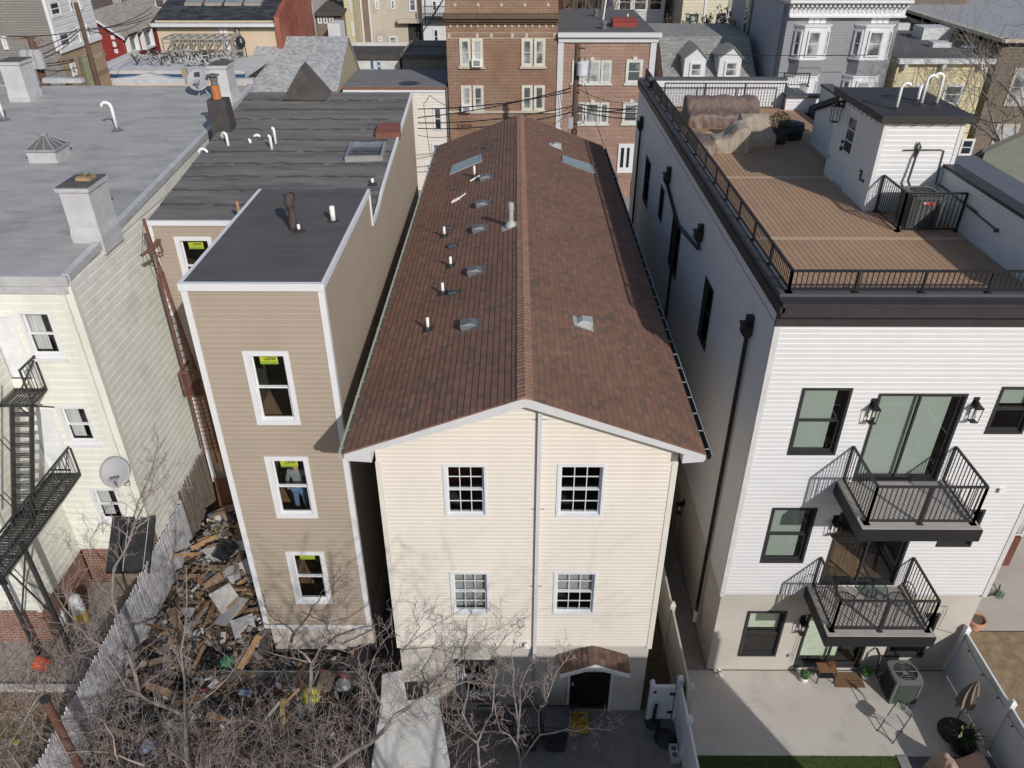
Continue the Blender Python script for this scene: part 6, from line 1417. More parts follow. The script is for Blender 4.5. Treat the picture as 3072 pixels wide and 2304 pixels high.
for i in range(6500):
    x = rnd.uniform(-10.2, -3.5); y = rnd.uniform(-3.1, 7.2)
    if x > TX0-.15 and y > TY-.15: continue
    dark = y < 1.2; m_ = rnd.choices(range(7), (4, 1.1, 7, 2.5, 1.8, .3, .3) if dark else (6, 3, 3, 3, 3, .2, .3))[0]
    h = hgt(x, y); s = rnd.uniform(.02, .11); a = rnd.uniform(0, 6.28); c = Vector((x, y, h+rnd.uniform(0, .12))); R_ = Matrix.Rotation(a, 3, 'Z') @ Matrix.Rotation(rnd.uniform(-.8, .8), 3, 'X') @ Matrix.Rotation(rnd.uniform(-.8, .8), 3, 'Y')
    dx, dy, dz = s*rnd.uniform(.8, 2.5), s*rnd.uniform(.3, 1), s*rnd.uniform(.05, .3)
    mb.hexa([c+R_@Vector((sx*dx, sy*dy, sz*dz)) for sz in (-1, 1) for sx, sy in ((-1, -1), (1, -1), (1, 1), (-1, 1))], m_)
tag(mb.build('debris', mcols), 'small scraps of wood, plaster and plastic scattered over the rubble heap', kind='stuff')
def lay(name, lab, cat, grp, x, y, L_, w, th, mat, a, tilt, roll, dz=.1):
    c = Vector((x, y, hgt(x, y)+dz)); R_ = Matrix.Rotation(a, 3, 'Z') @ Matrix.Rotation(tilt, 3, 'Y') @ Matrix.Rotation(roll, 3, 'X'); mb = MB()
    mb.hexa([c+R_@Vector((sx*L_/2, sy*w/2, sz*th/2)) for sz in (-1, 1) for sx, sy in ((-1, -1), (1, -1), (1, 1), (-1, 1))]); return tag(mb.build(name, mat), lab, cat, grp)
rnd = random.Random(33); mp_ = [m_wood, m_woodd, M('wood_mid', (.30, .19, .11), .85, var=.3, scale=5)]
for i in range(78):
    x, y = rnd.uniform(-9.9, -6.9), rnd.uniform(.6, 6.6)
    if i > 42: x, y = rnd.uniform(-10.0, -3.9), rnd.uniform(-2.6, 1.3)
    k = rnd.randrange(3)
    lay('wooden_board', ('raw yellowish', 'grey weathered', 'mid-brown')[k]+' wooden board lying in the rubble heap', 'board', 'wooden boards in the rubble', x, y, rnd.uniform(.5, 1.7)*(1 if i <= 42 else .75), rnd.uniform(.06, .17), rnd.uniform(.02, .05), mp_[k], rnd.uniform(0, 3.14), rnd.uniform(-.35, .35), rnd.uniform(-.5, .5), rnd.uniform(.12, .3))
m_ply = M('board_pale', (.50, .48, .46), .8, var=.12, scale=4, stain=(.36, .3, .24), stain_amt=.5); m_card = M('board_cardboard', (.33, .22, .13), .9, var=.15, scale=4)
for i in range(30):
    x, y = rnd.uniform(-9.5, -7.0), rnd.uniform(1.6, 6.8)
    k = i % 3 == 0
    lay('panel_sheet', ('brown cardboard-like' if k else 'pale plasterboard')+' sheet thrown on the rubble heap', 'panel', 'sheets thrown on the rubble', x, y, rnd.uniform(.35, 1.05), rnd.uniform(.25, .65), .015, m_card if k else m_ply, rnd.uniform(0, 3.14), rnd.uniform(-.35, .35), rnd.uniform(-.35, .35), rnd.uniform(.15, .35))
def bag(name, lab, c, R_, mat, seed, flat=.7, cat='bag'):
    r = random.Random(seed); mb = MB(); n, m_ = 14, 8; ph = [(r.uniform(1, 5), r.uniform(1, 5), r.uniform(0, 6)) for _ in range(4)]; V = []
    for j in range(m_+1):
        for i in range(n):
            a, b = 2*math.pi*i/n, math.pi*j/m_; w = 1+.18*sum(math.sin(p*a+q_*b*2+s) for p, q_, s in ph)/2
            V.append(Vector(c)+Vector((math.cos(a)*math.sin(b), math.sin(a)*math.sin(b), math.cos(b)*flat))*R_*w)
    for j in range(m_):
        for i in range(n): k = (i+1) % n; mb.face([V[j*n+i], V[(j+1)*n+i], V[(j+1)*n+k], V[j*n+k]])
    return tag(mb.build(name, mat, None), lab, cat)
def onrub(a, dz=.25):
    z = .6
    for _ in range(4): p = ZP(a, z); z = hgt(p.x, p.y)+dz
    return p
bag('plastic_bag', 'bright yellow plastic bag on the dark rubble', onrub(q(4, 2, 505, 1060)), .24, M('bag_yellow', (.55, .52, .03), .4, var=.25, scale=8), 1)
bag('plastic_bag', 'small green bag on the rubble near the tan wall', onrub(q(4, 1, 1880, 775)), .15, M('bag_green', (.06, .30, .13), .4, var=.25, scale=8), 2)
bag('plastic_bag', 'white crumpled bag beside the brown board on the rubble', onrub(q(4, 2, 775, 965)), .18, M('bag_white', (.6, .6, .62), .4, var=.2, scale=8), 3)
bag('plastic_bag', 'bluish clear plastic bag low in the brush', onrub(q(4, 1, 1220, 1480)), .17, M('bag_blue', (.30, .33, .45), .3, var=.3, scale=8), 4)
bag('tarp', 'bright blue folded tarp on the pile below the brown door', onrub(q(3, 1, 1770, 1235), .35), .2, M('tarp_blue', (.03, .10, .42), .5), 5, .4, 'tarp')
for i in range(9):
    x, y = ((-8.7, 4.6), (-9.2, 2.2), (-8, 1.0), (-6.2, .6), (-5.2, .9), (-7, -.6), (-4.8, -.5), (-9, -.9), (-5.8, -1.4))[i]
    bag('rubbish_bag', 'glossy black rubbish bag half buried in the rubble heap', (x, y, hgt(x, y)+.15), .33, M('bag_black', (.015, .015, .017), .25, spec=.6), 20+i, .65)['group'] = 'black rubbish bags in the rubble'
# brown door panel leaning, cardboard, mauve sheet, timber
a, b, c, e_ = [YP(q(3, 1, *k), TB-.5) for k in ((1775, 935), (1880, 925), (1935, 1175), (1830, 1190))]
mb = MB(); mb.prism([a, b, c, e_], (0, .05, 0)); tag(mb.build('door_panel', M('panel_redbrown', (.17, .065, .04), .5, var=.15)), 'red-brown door leaf standing between the picket fence and tan house', 'door')
for (pts, mat, nm, lab, cat) in ((((545, 1020), (670, 1030), (715, 875), (590, 865)), m_card, 'panel_sheet', 'brown square board propped beside the yellow bag', 'panel'), (((800, 800), (990, 830), (1020, 600), (830, 650)), M('sheet_mauve', (.10, .07, .085), .7), 'panel_sheet', 'dull mauve sheet at the tan house corner', 'panel')):
    P4 = [onrub(q(4, 2, *k), .3) for k in pts]; mb = MB(); mb.prism(P4, (0, 0, .02)); tag(mb.build(nm, mat), lab, cat)
for (k1, k2, w, mat, lab) in (((270, 1090), (275, 1420), .12, M('timber_yellow', (.42, .29, .13), .7, var=.2, scale=6), 'yellow squared timber standing among the twigs'), ((300, 1110), (400, 1010), .06, m_wood, 'short raw timber leaning by the yellow one'), ((210, 1659), (310, 1440), .1, m_ply, 'white painted board low in the brush, right one'), ((0, 1400), (240, 1120), .07, m_ply, 'long narrow white strip slanting through the brush')):
    mb = MB(); mb.bar(YP(q(4, 2, *k1), -.9), YP(q(4, 2, *k2), -1.1), w, .06); tag(mb.build('timber', mat), lab, 'timber')
mb = MB(); mb.bar(YP(q(4, 1, 1880, 1610), -1.2), YP(q(4, 1, 2050, 1440), -.9), .09, .04); tag(mb.build('timber', m_ply), 'white painted board low in the brush, left one', 'timber')
mb = MB(); mb.bar(onrub(q(4, 1, 1985, 840), .3), onrub(q(4, 1, 2150, 560), .5), .16, .05); tag(mb.build('timber', m_wood), 'wide orange-brown plank leaning against the tan house foundation', 'timber')
mb = MB(); mb.bar(onrub(q(4, 2, 560, 840), .3), onrub(q(4, 2, 640, 860), .3), .05, .05); mb.bar(onrub(q(4, 2, 740, 880), .3), onrub(q(4, 2, 830, 925), .3), .05, .05); tag(mb.build('red_strip', M('red_paint', (.55, .05, .03), .5)), 'broken bright red strip lying on the rubble', 'strip')
# chain-link fence
za = ZP(q(4, 1, 1700, 855), 1.15); zb2 = ZP(q(4, 2, 965, 838), 1.15)
t = thing('chain_link_fence', 'sagging chain-link fence crossing the rubble in front of the tan house', 'fence', za); mb = MB(); mb.cyl(za, Vector((zb2.x, za.y, 1.15)), .022, n=6); mb.build('top_rail', m_galv, t)
mb = MB(); x = za.x
while x < zb2.x-.1:
    for s_ in (-1, 1):
        a = Vector((x if s_ > 0 else x+1.0, za.y, .2)); b = Vector((x+1.0 if s_ > 0 else x, za.y, 1.13)); mb.bar(a, b, .006)
    x += .09
mb.build('wire_mesh', m_galv, t)
for x in (za.x, (za.x+zb2.x)/2, zb2.x): mb = MB(); mb.cyl((x, za.y, 0), (x, za.y, 1.2), .03, n=8); mb.build('post', m_galv, t)
# left-yard things: bucket, bagged propane-like white tank with yellow band, rusty clothes pole
p = ZP(q(4, 1, 340, 800), .15); mb = MB(); Q = Matrix.Rotation(-1.1, 3, 'Y'); mb.lathe(p+Vector((.1, 0, 0)), [(.15, -.1), (.18, .22), (.19, .22), (.19, .26), (.16, .24), (.13, -.05)], 18, ax=Q); tag(mb.build('bucket', M('bucket_orange', (.60, .09, .02), .45, var=.2, scale=8)), 'orange-red bucket tipped over on the left yard paving', 'bucket')
p = ZP(q(4, 1, 690, 430), .05); t = thing('covered_tank', 'white ribbed cylinder with a yellow band standing by the brick base', 'tank', p); mb = MB(); mb.lathe(p, [(.17, .38), (.18, .5), (.17, .55), (.18, .62), (.17, .68), (.18, .76), (.17, .82), (.15, .92), (.05, .97)], 18); mb.build('cover', m_trim, t); mb = MB(); mb.lathe(p, [(.16, 0), (.175, .08), (.178, .38)], 18); mb.build('base', M('band_yellow', (.62, .42, .04), .5, var=.2, scale=7), t)
for i, k in enumerate(((470, 420), (540, 440), (505, 500))):
    p = ZP(q(4, 1, *k), .1); mb = MB(); mb.lathe(p, [(.1, 0), (.12, .1), (.12, .35), (.04, .42), (.04, .5)], 10); tag(mb.build('water_jug', M('jug_white', (.62, .63, .63), .3, var=.1)), 'milky white jug standing on the paving under the fire escape', 'jug', 'white jugs under the fire escape')
tp = YP(q(4, 1, 370, 1085), -2.6); t = thing('clothes_pole', 'thick rust-brown pipe pole at the bottom left, dark ring on top', 'pole', (tp.x, tp.y, 0)); mb = MB(); mb.cyl((tp.x, tp.y, 0), tp, .085, n=14); mb.build('pipe', M('pole_brown', (.13, .065, .045), .75, var=.2, scale=8), t); mb = MB(); mb.lathe(tp, [(.09, -.06), (.10, -.05), (.10, .02), (.07, .02)], 14); mb.build('ring', m_iron, t)
sheet('left_dirt', [(-25, -9), (-11.2, -9), (-11.2, .6), (-25, .6)], .0, M('dead_grass', (.20, .15, .10), .95, var=.4, scale=3, bump=.9, bscale=25, stain=(.10, .08, .055), stain_amt=.7, stain_scale=1.5))
mb = MB(); mb.box(-25, -10.9, .5, .66, 0, .12); mb.box(-11.3, -11.15, .6, 4.2, 0, .12); tag(mb.build('kerb', m_conc), kind='structure')
bag('toy', 'tiny green and yellow scrap on the brown grass at the left', ZP(q(4, 1, 135, 1450), .06), .07, M('scrap_yellow', (.45, .38, .04), .5), 8, .6, 'scrap')
# low white-roofed shed by the beige house
zs = 1.7; P4 = [ZP(q(4, 2, *k), zs) for k in ((1095, 885), (1262, 845), (1305, 1100), (1560, 1060), (1655, 1600), (1665, 1700), (1000, 1700), (1085, 1120))]
t = thing('white_roof_shed', 'low shed with a whitewashed flat roof at the beige house corner', 'shed', (P4[4].x-.6, -2, 0))
pl = [(p.x, min(p.y, -.02) if p.x > BX0-.06 else p.y) for p in P4]; mb = MB(); mb.prism([(x, y, zs-.06) for x, y in pl], (0, 0, .06)); mb.build('roof', M('roof_whitewash', (.62, .61, .58), .75, var=.12, scale=3, stain=(.42, .4, .37), stain_amt=.5, stain_scale=2), t)
cx_ = sum(x for x, y in pl)/8; cy_ = sum(y for x, y in pl)/8; mb = MB(); mb.prism([(cx_+(x-cx_)*.94, cy_+(y-cy_)*.94, 0) for x, y in pl], (0, 0, zs-.065)); mb.build('wall', m_woodd, t)
# ---------------------------------------------------------------- bare trees
m_bark = M('bark_grey', (.25, .21, .19), .9, var=.3, scale=8); m_twig = M('twig_brown', (.33, .27, .245), .85, var=.3, scale=5); m_barkp = M('bark_pale', (.25, .22, .19), .9, var=.3, scale=8)
PRUNE = False
def grow(mb, p, dv, L_, r, lvl, rnd, sides, up=.35, kids=(5, 4, 3, 0), wob=.22):
    n = 4 if lvl < 2 else 3; pts = [p]; dcur = dv.normalized(); r = max(r, .0062)
    for k in range(n):
        dcur = (dcur+Vector((rnd.gauss(0, wob), rnd.gauss(0, wob), rnd.gauss(0, wob)+up*.3))).normalized(); q0 = pts[-1]+dcur*L_/n
        if PRUNE and q0.z > 17.7-1.64*(q0.y+12.48): q0 = pts[-1]+Vector((dcur.x*.1, -.05, -.03))
        pts.append(q0)
    mb.tube(pts, [r*(1-.6*k/n) for k in range(n+1)], sides[min(lvl, len(sides)-1)], cap=False)
    if lvl+1 < len(kids)+1 and kids[lvl]:
        for c in range(kids[lvl]):
            t_ = .2+.8*(c+rnd.random())/kids[lvl]; k = min(n-1, int(t_*n)); f = t_*n-k; q_ = pts[k].lerp(pts[k+1], min(1, f)); ax = (pts[k+1]-pts[k]).normalized(); side = ax.orthogonal(); side.rotate(Matrix.Rotation(rnd.uniform(0, 6.28), 3, ax))
            grow(mb, q_, (ax*.75+side.normalized()*rnd.uniform(.5, .95)).normalized(), L_*rnd.uniform(.4, .68), r*(1-.6*t_)*.5, lvl+1, rnd, sides, up, kids, wob)
def tree(name, label, limbs, seed, mat, per=1.5, kids=(4, 4, 3, 0), tw=1.0, base=None, zmin=0.0, rs=1.0):
    """limbs: (polyline of photograph points with the depth each one stands at, start radius, end radius); side branches grow from them"""
    rnd = random.Random(seed); P0 = YP(q(*limbs[0][0][0][:4]), limbs[0][0][0][4]); root = Vector((P0.x+.1, P0.y-.15, 0)) if base is None else Vector(base)
    t = thing(name, label, 'tree', root, 'bare trees in the back yards'); tr = MB(); br = MB()
    for li, (pts, r0, r1) in enumerate(limbs):
        r0 *= rs*.72; r1 *= rs*.8
        P = [YP(q(*a[:4]), a[4]) for a in pts]
        if li == 0: P = [root]+P
        S_ = [P[0]]
        for a, b in zip(P, P[1:]): m_ = (a+b)/2+Vector((rnd.gauss(0, .02), rnd.gauss(0, .04), rnd.gauss(0, .02))); S_ += [m_, b]
        n = len(S_)-1; R_ = [r0+(r1-r0)*(k/n)**.8 for k in range(n+1)]
        (tr if li == 0 else br).tube(S_, R_, 8 if li == 0 else 6)
        for k in range(1, n+1):
            seg = S_[k]-S_[k-1]; cnt = seg.length*per*2.4*(1.3 if k > n/3 else .6)
            c = int(cnt)+(rnd.random() < cnt-int(cnt))
            for _ in range(c):
                f = rnd.random(); b = S_[k-1].lerp(S_[k], f)
                if b.z < zmin: continue
                ax = seg.normalized(); side = ax.orthogonal(); side.rotate(Matrix.Rotation(rnd.uniform(0, 6.28), 3, ax)); grow(br, b, (ax*.6+side.normalized()*.9+Vector((0, 0, .35))).normalized(), rnd.uniform(.5, 1.5)*tw*(1-.35*k/n), max(.0045, min(.02, R_[k]*.38)), 1, rnd, (6, 4, 3, 3), .35, kids)
    tr.build('trunk', mat, t, True); br.build('branches', m_twig, t, True)
def L(r, c, Y0, Y1, *pp): n = len(pp)-1; return [(r, c, x, y, Y0+(Y1-Y0)*i/max(1, n)) for i, (x, y) in enumerate(pp)]
tree('bare_tree', 'tall bare tree reaching up in front of the cream house corner', [
    (L(4, 1, -1.0, .6, (1150, 1500), (1135, 1250), (1150, 1010), (1085, 780), (1000, 520), (930, 240), (945, 0))+L(3, 1, .8, 1.6, (1060, 1480), (1120, 1300), (1240, 1050), (1295, 820), (1312, 660)), .10, .008),
    (L(4, 1, -.4, -1.2, (1150, 1010), (1250, 920), (1390, 820), (1480, 720)), .06, .012),
    (L(3, 1, .9, 1.6, (1240, 1050), (1330, 1000), (1410, 900)), .02, .006), (L(3, 1, .9, 1.4, (1120, 1340), (1250, 1230), (1440, 1070), (1490, 980)), .02, .006), (L(3, 1, .8, 1.2, (1090, 1440), (960, 1330), (850, 1290)), .018, .006)], 1, m_bark, 1.15, (3, 3, 2, 0), .55)
tree('bare_tree', 'bare tree with a pale forked trunk in front of the tan house', [
    (L(4, 2, -1.4, -.3, (560, 1500), (520, 1300), (500, 1100), (508, 900), (510, 790)), .085, .055), (L(4, 2, -.3, .6, (510, 790), (400, 680), (290, 600), (210, 470), (150, 300)), .045, .010), (L(4, 2, -.3, .7, (510, 790), (590, 640), (640, 480), (740, 330), (880, 140)), .045, .010), (L(4, 2, -.8, -.2, (480, 780), (300, 740), (80, 670)), .03, .010), (L(4, 2, -.5, .3, (600, 620), (820, 700), (1000, 620), (1170, 470), (1200, 200)), .025, .006)], 2, m_barkp, 1.2, (4, 3, 2, 0), .65)
tree('bare_tree', 'slender straight bare tree standing in front of the rubble heap', [
    (L(4, 1, -3.0, -2.0, (1535, 1600), (1530, 1200), (1500, 700), (1550, 280), (1545, 0)), .055, .012), (L(4, 1, -2.6, -2.2, (1540, 1240), (1700, 1080), (1900, 900), (2050, 640)), .03, .007), (L(4, 1, -2.5, -1.7, (1530, 900), (1420, 650), (1350, 470)), .02, .006)], 3, m_barkp, 1.3, (4, 3, 2, 0), .6)
tree('bare_tree', 'leaning bare tree whose long limb crosses towards the beige house', [
    (L(4, 2, -3.2, -1.6, (700, 1640), (1000, 1450), (1200, 1220), (1420, 1080), (1560, 1010), (1800, 940), (2150, 975)), .095, .01), (L(4, 2, -2.3, -1.2, (1200, 1230), (1480, 1040), (1700, 800), (1980, 560), (2200, 430)), .04, .006), (L(4, 2, -2.6, -1.6, (1000, 1450), (1100, 1150), (980, 900), (1080, 640), (1260, 460)), .03, .006), (L(4, 2, -2, -1, (1560, 1010), (1640, 700), (1480, 420)), .03, .006)], 4, m_bark, 1.5, (4, 3, 2, 0), .62)
tree('bare_tree', 'reddish many-stemmed bare tree in front of the beige house yard', [
    (L(4, 3, -2.8, -1.8, (170, 1600), (150, 1350), (165, 1000), (240, 820), (330, 740)), .05, .008), (L(4, 3, -2.7, -2.0, (180, 1600), (330, 1385), (550, 1340), (720, 1330), (900, 1350), (1010, 1290)), .035, .006), (L(4, 3, -2.5, -1.7, (150, 1300), (105, 1000), (95, 720), (125, 530)), .03, .006), (L(4, 3, -2.4, -1.8, (330, 1385), (320, 1200), (470, 860), (590, 700)), .028, .006), (L(4, 3, -2.8, -2.2, (160, 1500), (0, 1350), (-60, 1050)), .03, .008)], 5, m_bark, 1.8, (4, 3, 2, 0), .55)
tree('bare_tree', 'low twiggy bare tree in front of the barred basement window', [
    (L(4, 2, -2.8, -1.4, (1900, 1620), (1880, 1400), (1760, 1200), (1820, 950), (1850, 800)), .05, .008), (L(4, 2, -2.6, -1.4, (1890, 1450), (2010, 1200), (2030, 940), (2080, 740)), .03, .006), (L(4, 2, -2.6, -1.6, (1880, 1450), (1700, 1330), (1560, 1150)), .03, .006)], 6, m_bark, 2.0, (4, 4, 2, 0), .62)
tree('bare_tree', 'bare tree with a thick limb bending left across the picket fence', [
    (L(4, 1, -3.0, -1.0, (1555, 1600), (1545, 1240), (1250, 1110), (1060, 1010), (830, 640), (640, 460), (450, 200)), .075, .012), (L(4, 1, -1.6, -.6, (830, 640), (700, 690), (450, 760)), .025, .006), (L(4, 1, -1.2, -.3, (640, 460), (560, 250), (500, 60)), .02, .006), (L(4, 1, -3, -2.4, (1200, 1640), (930, 1530), (540, 1530), (330, 1400), (200, 1150)), .035, .006), (L(4, 1, -3, -2.4, (1000, 1640), (940, 1400), (850, 1260), (620, 1190)), .035, .006)], 7, m_bark, 1.3, (4, 3, 2, 0), .65)
tree('bare_tree', 'thin bare tree at the far left edge below the fire escape', [
    (L(4, 1, -2.9, -1.6, (60, 1500), (320, 1050), (300, 1010), (130, 950), (0, 930)), .03, .006), (L(4, 1, -2.4, -.6, (320, 1050), (200, 860), (90, 600), (60, 400)), .02, .006), (L(3, 1, .9, 1.6, (755, 1640), (750, 1430), (830, 1290)), .018, .005), (L(3, 1, .9, 1.6, (620, 1640), (570, 1480), (575, 1380)), .014, .005)], 8, m_barkp, 1.3, (4, 3, 2, 0), .6)
def talltree(lab, base, H_, seed, n=9):
    rnd = random.Random(seed); t = thing('bare_tree', lab, 'tree', base, 'bare trees in the back yards'); tr = MB(); br = MB(); b = Vector(base); top = b+Vector((0, 0, H_*.55)); tr.tube([b, b.lerp(top, .5)+Vector((.1, 0, 0)), top], [.17, .14, .10], 8)
    for k in range(n):
        a = k*6.28/n+rnd.uniform(-.3, .3); grow(br, b.lerp(top, rnd.uniform(.62, 1)), Vector((math.cos(a)*.75, math.sin(a)*.55, 1.0)), H_*.42, .05, 0, rnd, (5, 4, 3, 3), .3, (5, 4, 4, 0), .2)
    tr.build('trunk', m_bark, t, True); br.build('branches', m_bark, t)
PRUNE = True
talltree('tall bare tree just below the camera, left of the rear building', (1.9, -11.6, 0), 13.0, 41)
talltree('tall bare tree just below the camera over the rubble yard', (-2.6, -11.4, 0), 11.5, 44, 8)
PRUNE = False
# tangled brush
mb = MB(); rnd = random.Random(77)
for i in range(540):
    x = rnd.uniform(-13.5, -1.2); y = rnd.uniform(-3.6, -.9) if x > -10.2 else rnd.uniform(-3.6, 2.5)
    if x < -11 and rnd.random() < .6: continue
    grow(mb, Vector((x, y, .0)), Vector((rnd.gauss(0, .5), rnd.gauss(0, .5), 1)), rnd.uniform(.9, 2.4), rnd.uniform(.007, .013), 1, rnd, (5, 3, 3, 3), .1, (4, 4, 2, 0), .28)
tag(mb.build('brush', m_twig), 'tangle of leafless brush covering the rubble in the foreground', kind='stuff')
# dry leaves
mb = MB(); 
for i in range(5000):
    x = rnd.uniform(-13.5, -1.9); y = rnd.uniform(-3, 2.5); z = hgt(x, y)+.06 if -10.3 < x < -3.3 else .02; a = rnd.uniform(0, 6.28); s = rnd.uniform(.02, .05)
    if x > TX0-.1 and y > TY: continue
    mb.face([(x+s*math.cos(a+k*1.57), y+s*math.sin(a+k*1.57), z+rnd.uniform(0, .04)) for k in range(4)])
tag(mb.build('leaf_litter', M('litter', (.22, .155, .10), .9, var=.4, scale=6)), 'dry brown leaf litter strewn over the yards', kind='stuff')
# ---------------------------------------------------------------- a worker inside the tan house
def person(loc):
    o = Vector(loc); t = thing('person', 'person in a grey jacket and blue jeans standing inside behind the tan house middle window', 'person', o)
    J = {'pelvis': (0, 0, .95), 'waist': (0, 0, 1.1), 'chest': (0, .02, 1.32), 'neck': (0, .0, 1.48), 'head': (0, -.02, 1.58), 'crown': (0, -.01, 1.72), 'shL': (-.19, 0, 1.42), 'elL': (-.26, .02, 1.15), 'haL': (-.24, -.1, .92), 'shR': (.19, 0, 1.42), 'elR': (.27, .02, 1.15), 'haR': (.2, -.14, .98),
         'hpL': (-.1, 0, .9), 'knL': (-.11, -.03, .5), 'anL': (-.12, .02, .09), 'toL': (-.13, -.13, .04), 'hpR': (.1, 0, .9), 'knR': (.13, -.06, .5), 'anR': (.15, -.02, .09), 'toR': (.17, -.17, .04)}
    R_ = {'pelvis': .14, 'waist': .13, 'chest': .15, 'neck': .06, 'head': .09, 'crown': .08, 'shL': .075, 'elL': .055, 'haL': .035, 'shR': .075, 'elR': .055, 'haR': .035, 'hpL': .095, 'knL': .07, 'anL': .05, 'toL': .04, 'hpR': .095, 'knR': .07, 'anR': .05, 'toR': .04}
    def skin(name, keys, edges, mat, k=1.0):
        me = bpy.data.meshes.new(name); idx = {a: i for i, a in enumerate(keys)}; me.from_pydata([Vector(J[a]) for a in keys], [(idx[a], idx[b]) for a, b in edges], []); ob = bpy.data.objects.new(name, me); S.collection.objects.link(ob); ob.parent = t; ob['_o'] = o
        me.materials.append(mat); md = ob.modifiers.new('skin', 'SKIN')
        for i, a in enumerate(keys): me.skin_vertices[0].data[i].radius = (R_[a]*k, R_[a]*k*.9)
        me.skin_vertices[0].data[0].use_root = True; ob.modifiers.new('sub', 'SUBSURF').render_levels = 2; return ob
    E_ = [('pelvis', 'waist'), ('waist', 'chest'), ('chest', 'neck'), ('neck', 'head'), ('head', 'crown'), ('chest', 'shL'), ('shL', 'elL'), ('elL', 'haL'), ('chest', 'shR'), ('shR', 'elR'), ('elR', 'haR'), ('pelvis', 'hpL'), ('hpL', 'knL'), ('knL', 'anL'), ('anL', 'toL'), ('pelvis', 'hpR'), ('hpR', 'knR'), ('knR', 'anR'), ('anR', 'toR')]
    skin('body', list(J), E_, M('skin', (.45, .28, .2), .6), .86)
    skin('jacket', ['waist', 'chest', 'shL', 'elL', 'haL', 'shR', 'elR', 'haR', 'pelvis'], [('waist', 'chest'), ('chest', 'shL'), ('shL', 'elL'), ('elL', 'haL'), ('chest', 'shR'), ('shR', 'elR'), ('elR', 'haR'), ('waist', 'pelvis')], M('jacket_grey', (.20, .22, .24), .8), 1.1)
    skin('jeans', ['pelvis', 'hpL', 'knL', 'anL', 'hpR', 'knR', 'anR'], [('pelvis', 'hpL'), ('hpL', 'knL'), ('knL', 'anL'), ('pelvis', 'hpR'), ('hpR', 'knR'), ('knR', 'anR')], M('denim', (.09, .16, .28), .8), 1.08)
rc = wr[1]; person(((rc[0]+rc[1])/2-.1, TY+.75, rc[2]-.6))
# ================================================================ BACKGROUND ACROSS THE STREET
pane = MPane('pane_far'); pane_l = MPane('pane_curtain', (.10, .11, .11), (.42, .43, .43), .8); pane_d = MPane('pane_dark')
def fwin(parent, F, tl, br, plane, fm=None, mun=None, trim=.09, sill=None, g=None, style='dh', n=.0, dbl=False, label=None):
    a, b = plane(tl), plane(br); u = sorted((F.u(a), F.u(b))); z = sorted((a.z, b.z))
    if dbl:
        m_ = (u[0]+u[1])/2; window(parent, F, (u[0], m_-.04, z[0], z[1]), fm or m_trim, trim=trim, proud=.05, glass=g or pane_l, mun=mun); return window(parent, F, (m_+.04, u[1], z[0], z[1]), fm or m_trim, trim=trim, proud=.05, glass=g or pane_l, mun=mun, sill=None)
    return window(parent, F, (u[0], u[1], z[0], z[1]), fm or m_trim, trim=trim, proud=.05, glass=g or pane, style=style, mun=mun, sill=sill)
def shell(parent, x0, x1, y0, y1, z0, z1, mats, exp=0, roofmat=None, name='wall', lip=.0, side=None):
    mb = MB(); wall(mb, FY(y0), x0, x1, z0, z1, (), exp=exp, th=.03); mb.build(name, mats, parent)
    mb = MB(); wall(mb, FXn(x0), y0, y1, z0, z1, (), exp=exp, th=.03); wall(mb, FXp(x1), y0, y1, z0, z1, (), exp=exp, th=.03); mb.face([(x0, y1, z0), (x1, y1, z0), (x1, y1, z1), (x0, y1, z1)]); mb.build('side_wall', side or mats, parent)
    if roofmat: mb = MB(); mb.box(x0-lip, x1+lip, y0-lip, y1+lip, z1-.05, z1+.05); return mb.build('roof', roofmat, parent)
m_brA = MBrick('brick_brown', (.26, .115, .066), (.15, .064, .044), (.40, .31, .22), bw=.24, bh=.085, ms=.016, tint=(.20, .085, .052)); m_brB = MBrick('brick_rose', (.34, .135, .085), (.20, .082, .058), (.48, .40, .32), bw=.22, bh=.08, ms=.014); m_brC = MBrick('brick_dark', (.15, .095, .06), (.085, .055, .04), (.26, .23, .19), bw=.22, bh=.08, ms=.014)
m_lime = M('limestone', (.50, .44, .36), .8, var=.1)
m_flat = M('flat_roof', (.12, .115, .115), .85, var=.15, scale=.8, stain=(.06, .06, .06), stain_amt=.5)
# ---- brown brick apartment house
Y = 38; Pl = lambda p: YP(p, 38)
t = thing('brick_apartment', 'tall brown brick apartment house with paired windows behind the roof ridge', 'building', (-.8, 42, 1)); x0, x1 = Pl(q(1, 2, 1622, 200)).x, Pl(q(1, 3, 480, 200)).x; zt = 12.6; F = FY(Y)
shell(t, x0, x1, Y, Y+16, .9, zt, m_brA, roofmat=m_flat)
def zz(r, c, x, y, Yv=38): return YP(q(r, c, x, y), Yv).z
mb = MB(); z = zz(1, 2, 1800, 105); F.box(mb, x0-.1, x1+.1, z-.28, z, 0, .45); F.box(mb, x0, x1, z-.45, z-.28, 0, .28); F.box(mb, x0, x1, z-.6, z-.45, 0, .12); c_ = mb.build('cornice', M('cornice_brown', (.13, .085, .055), .8, var=.2), t)
mb = MB(); z = zz(1, 2, 1800, 215); 
for i in range(16): u = x0+.3+(x1-x0-.6)*i/15; mb.prism([F.pt(u-.08, z, .02), F.pt(u, z-.1, .02), F.pt(u+.08, z, .02), F.pt(u, z+.1, .02)], F.N*.03)
z2 = zz(1, 2, 1800, 295)
for i in (0, 4, 6, 9, 11, 15): u = x0+.1+(x1-x0-.35)*i/15; F.box(mb, u, u+.16, z2-.12, z2+.12, 0, .03)
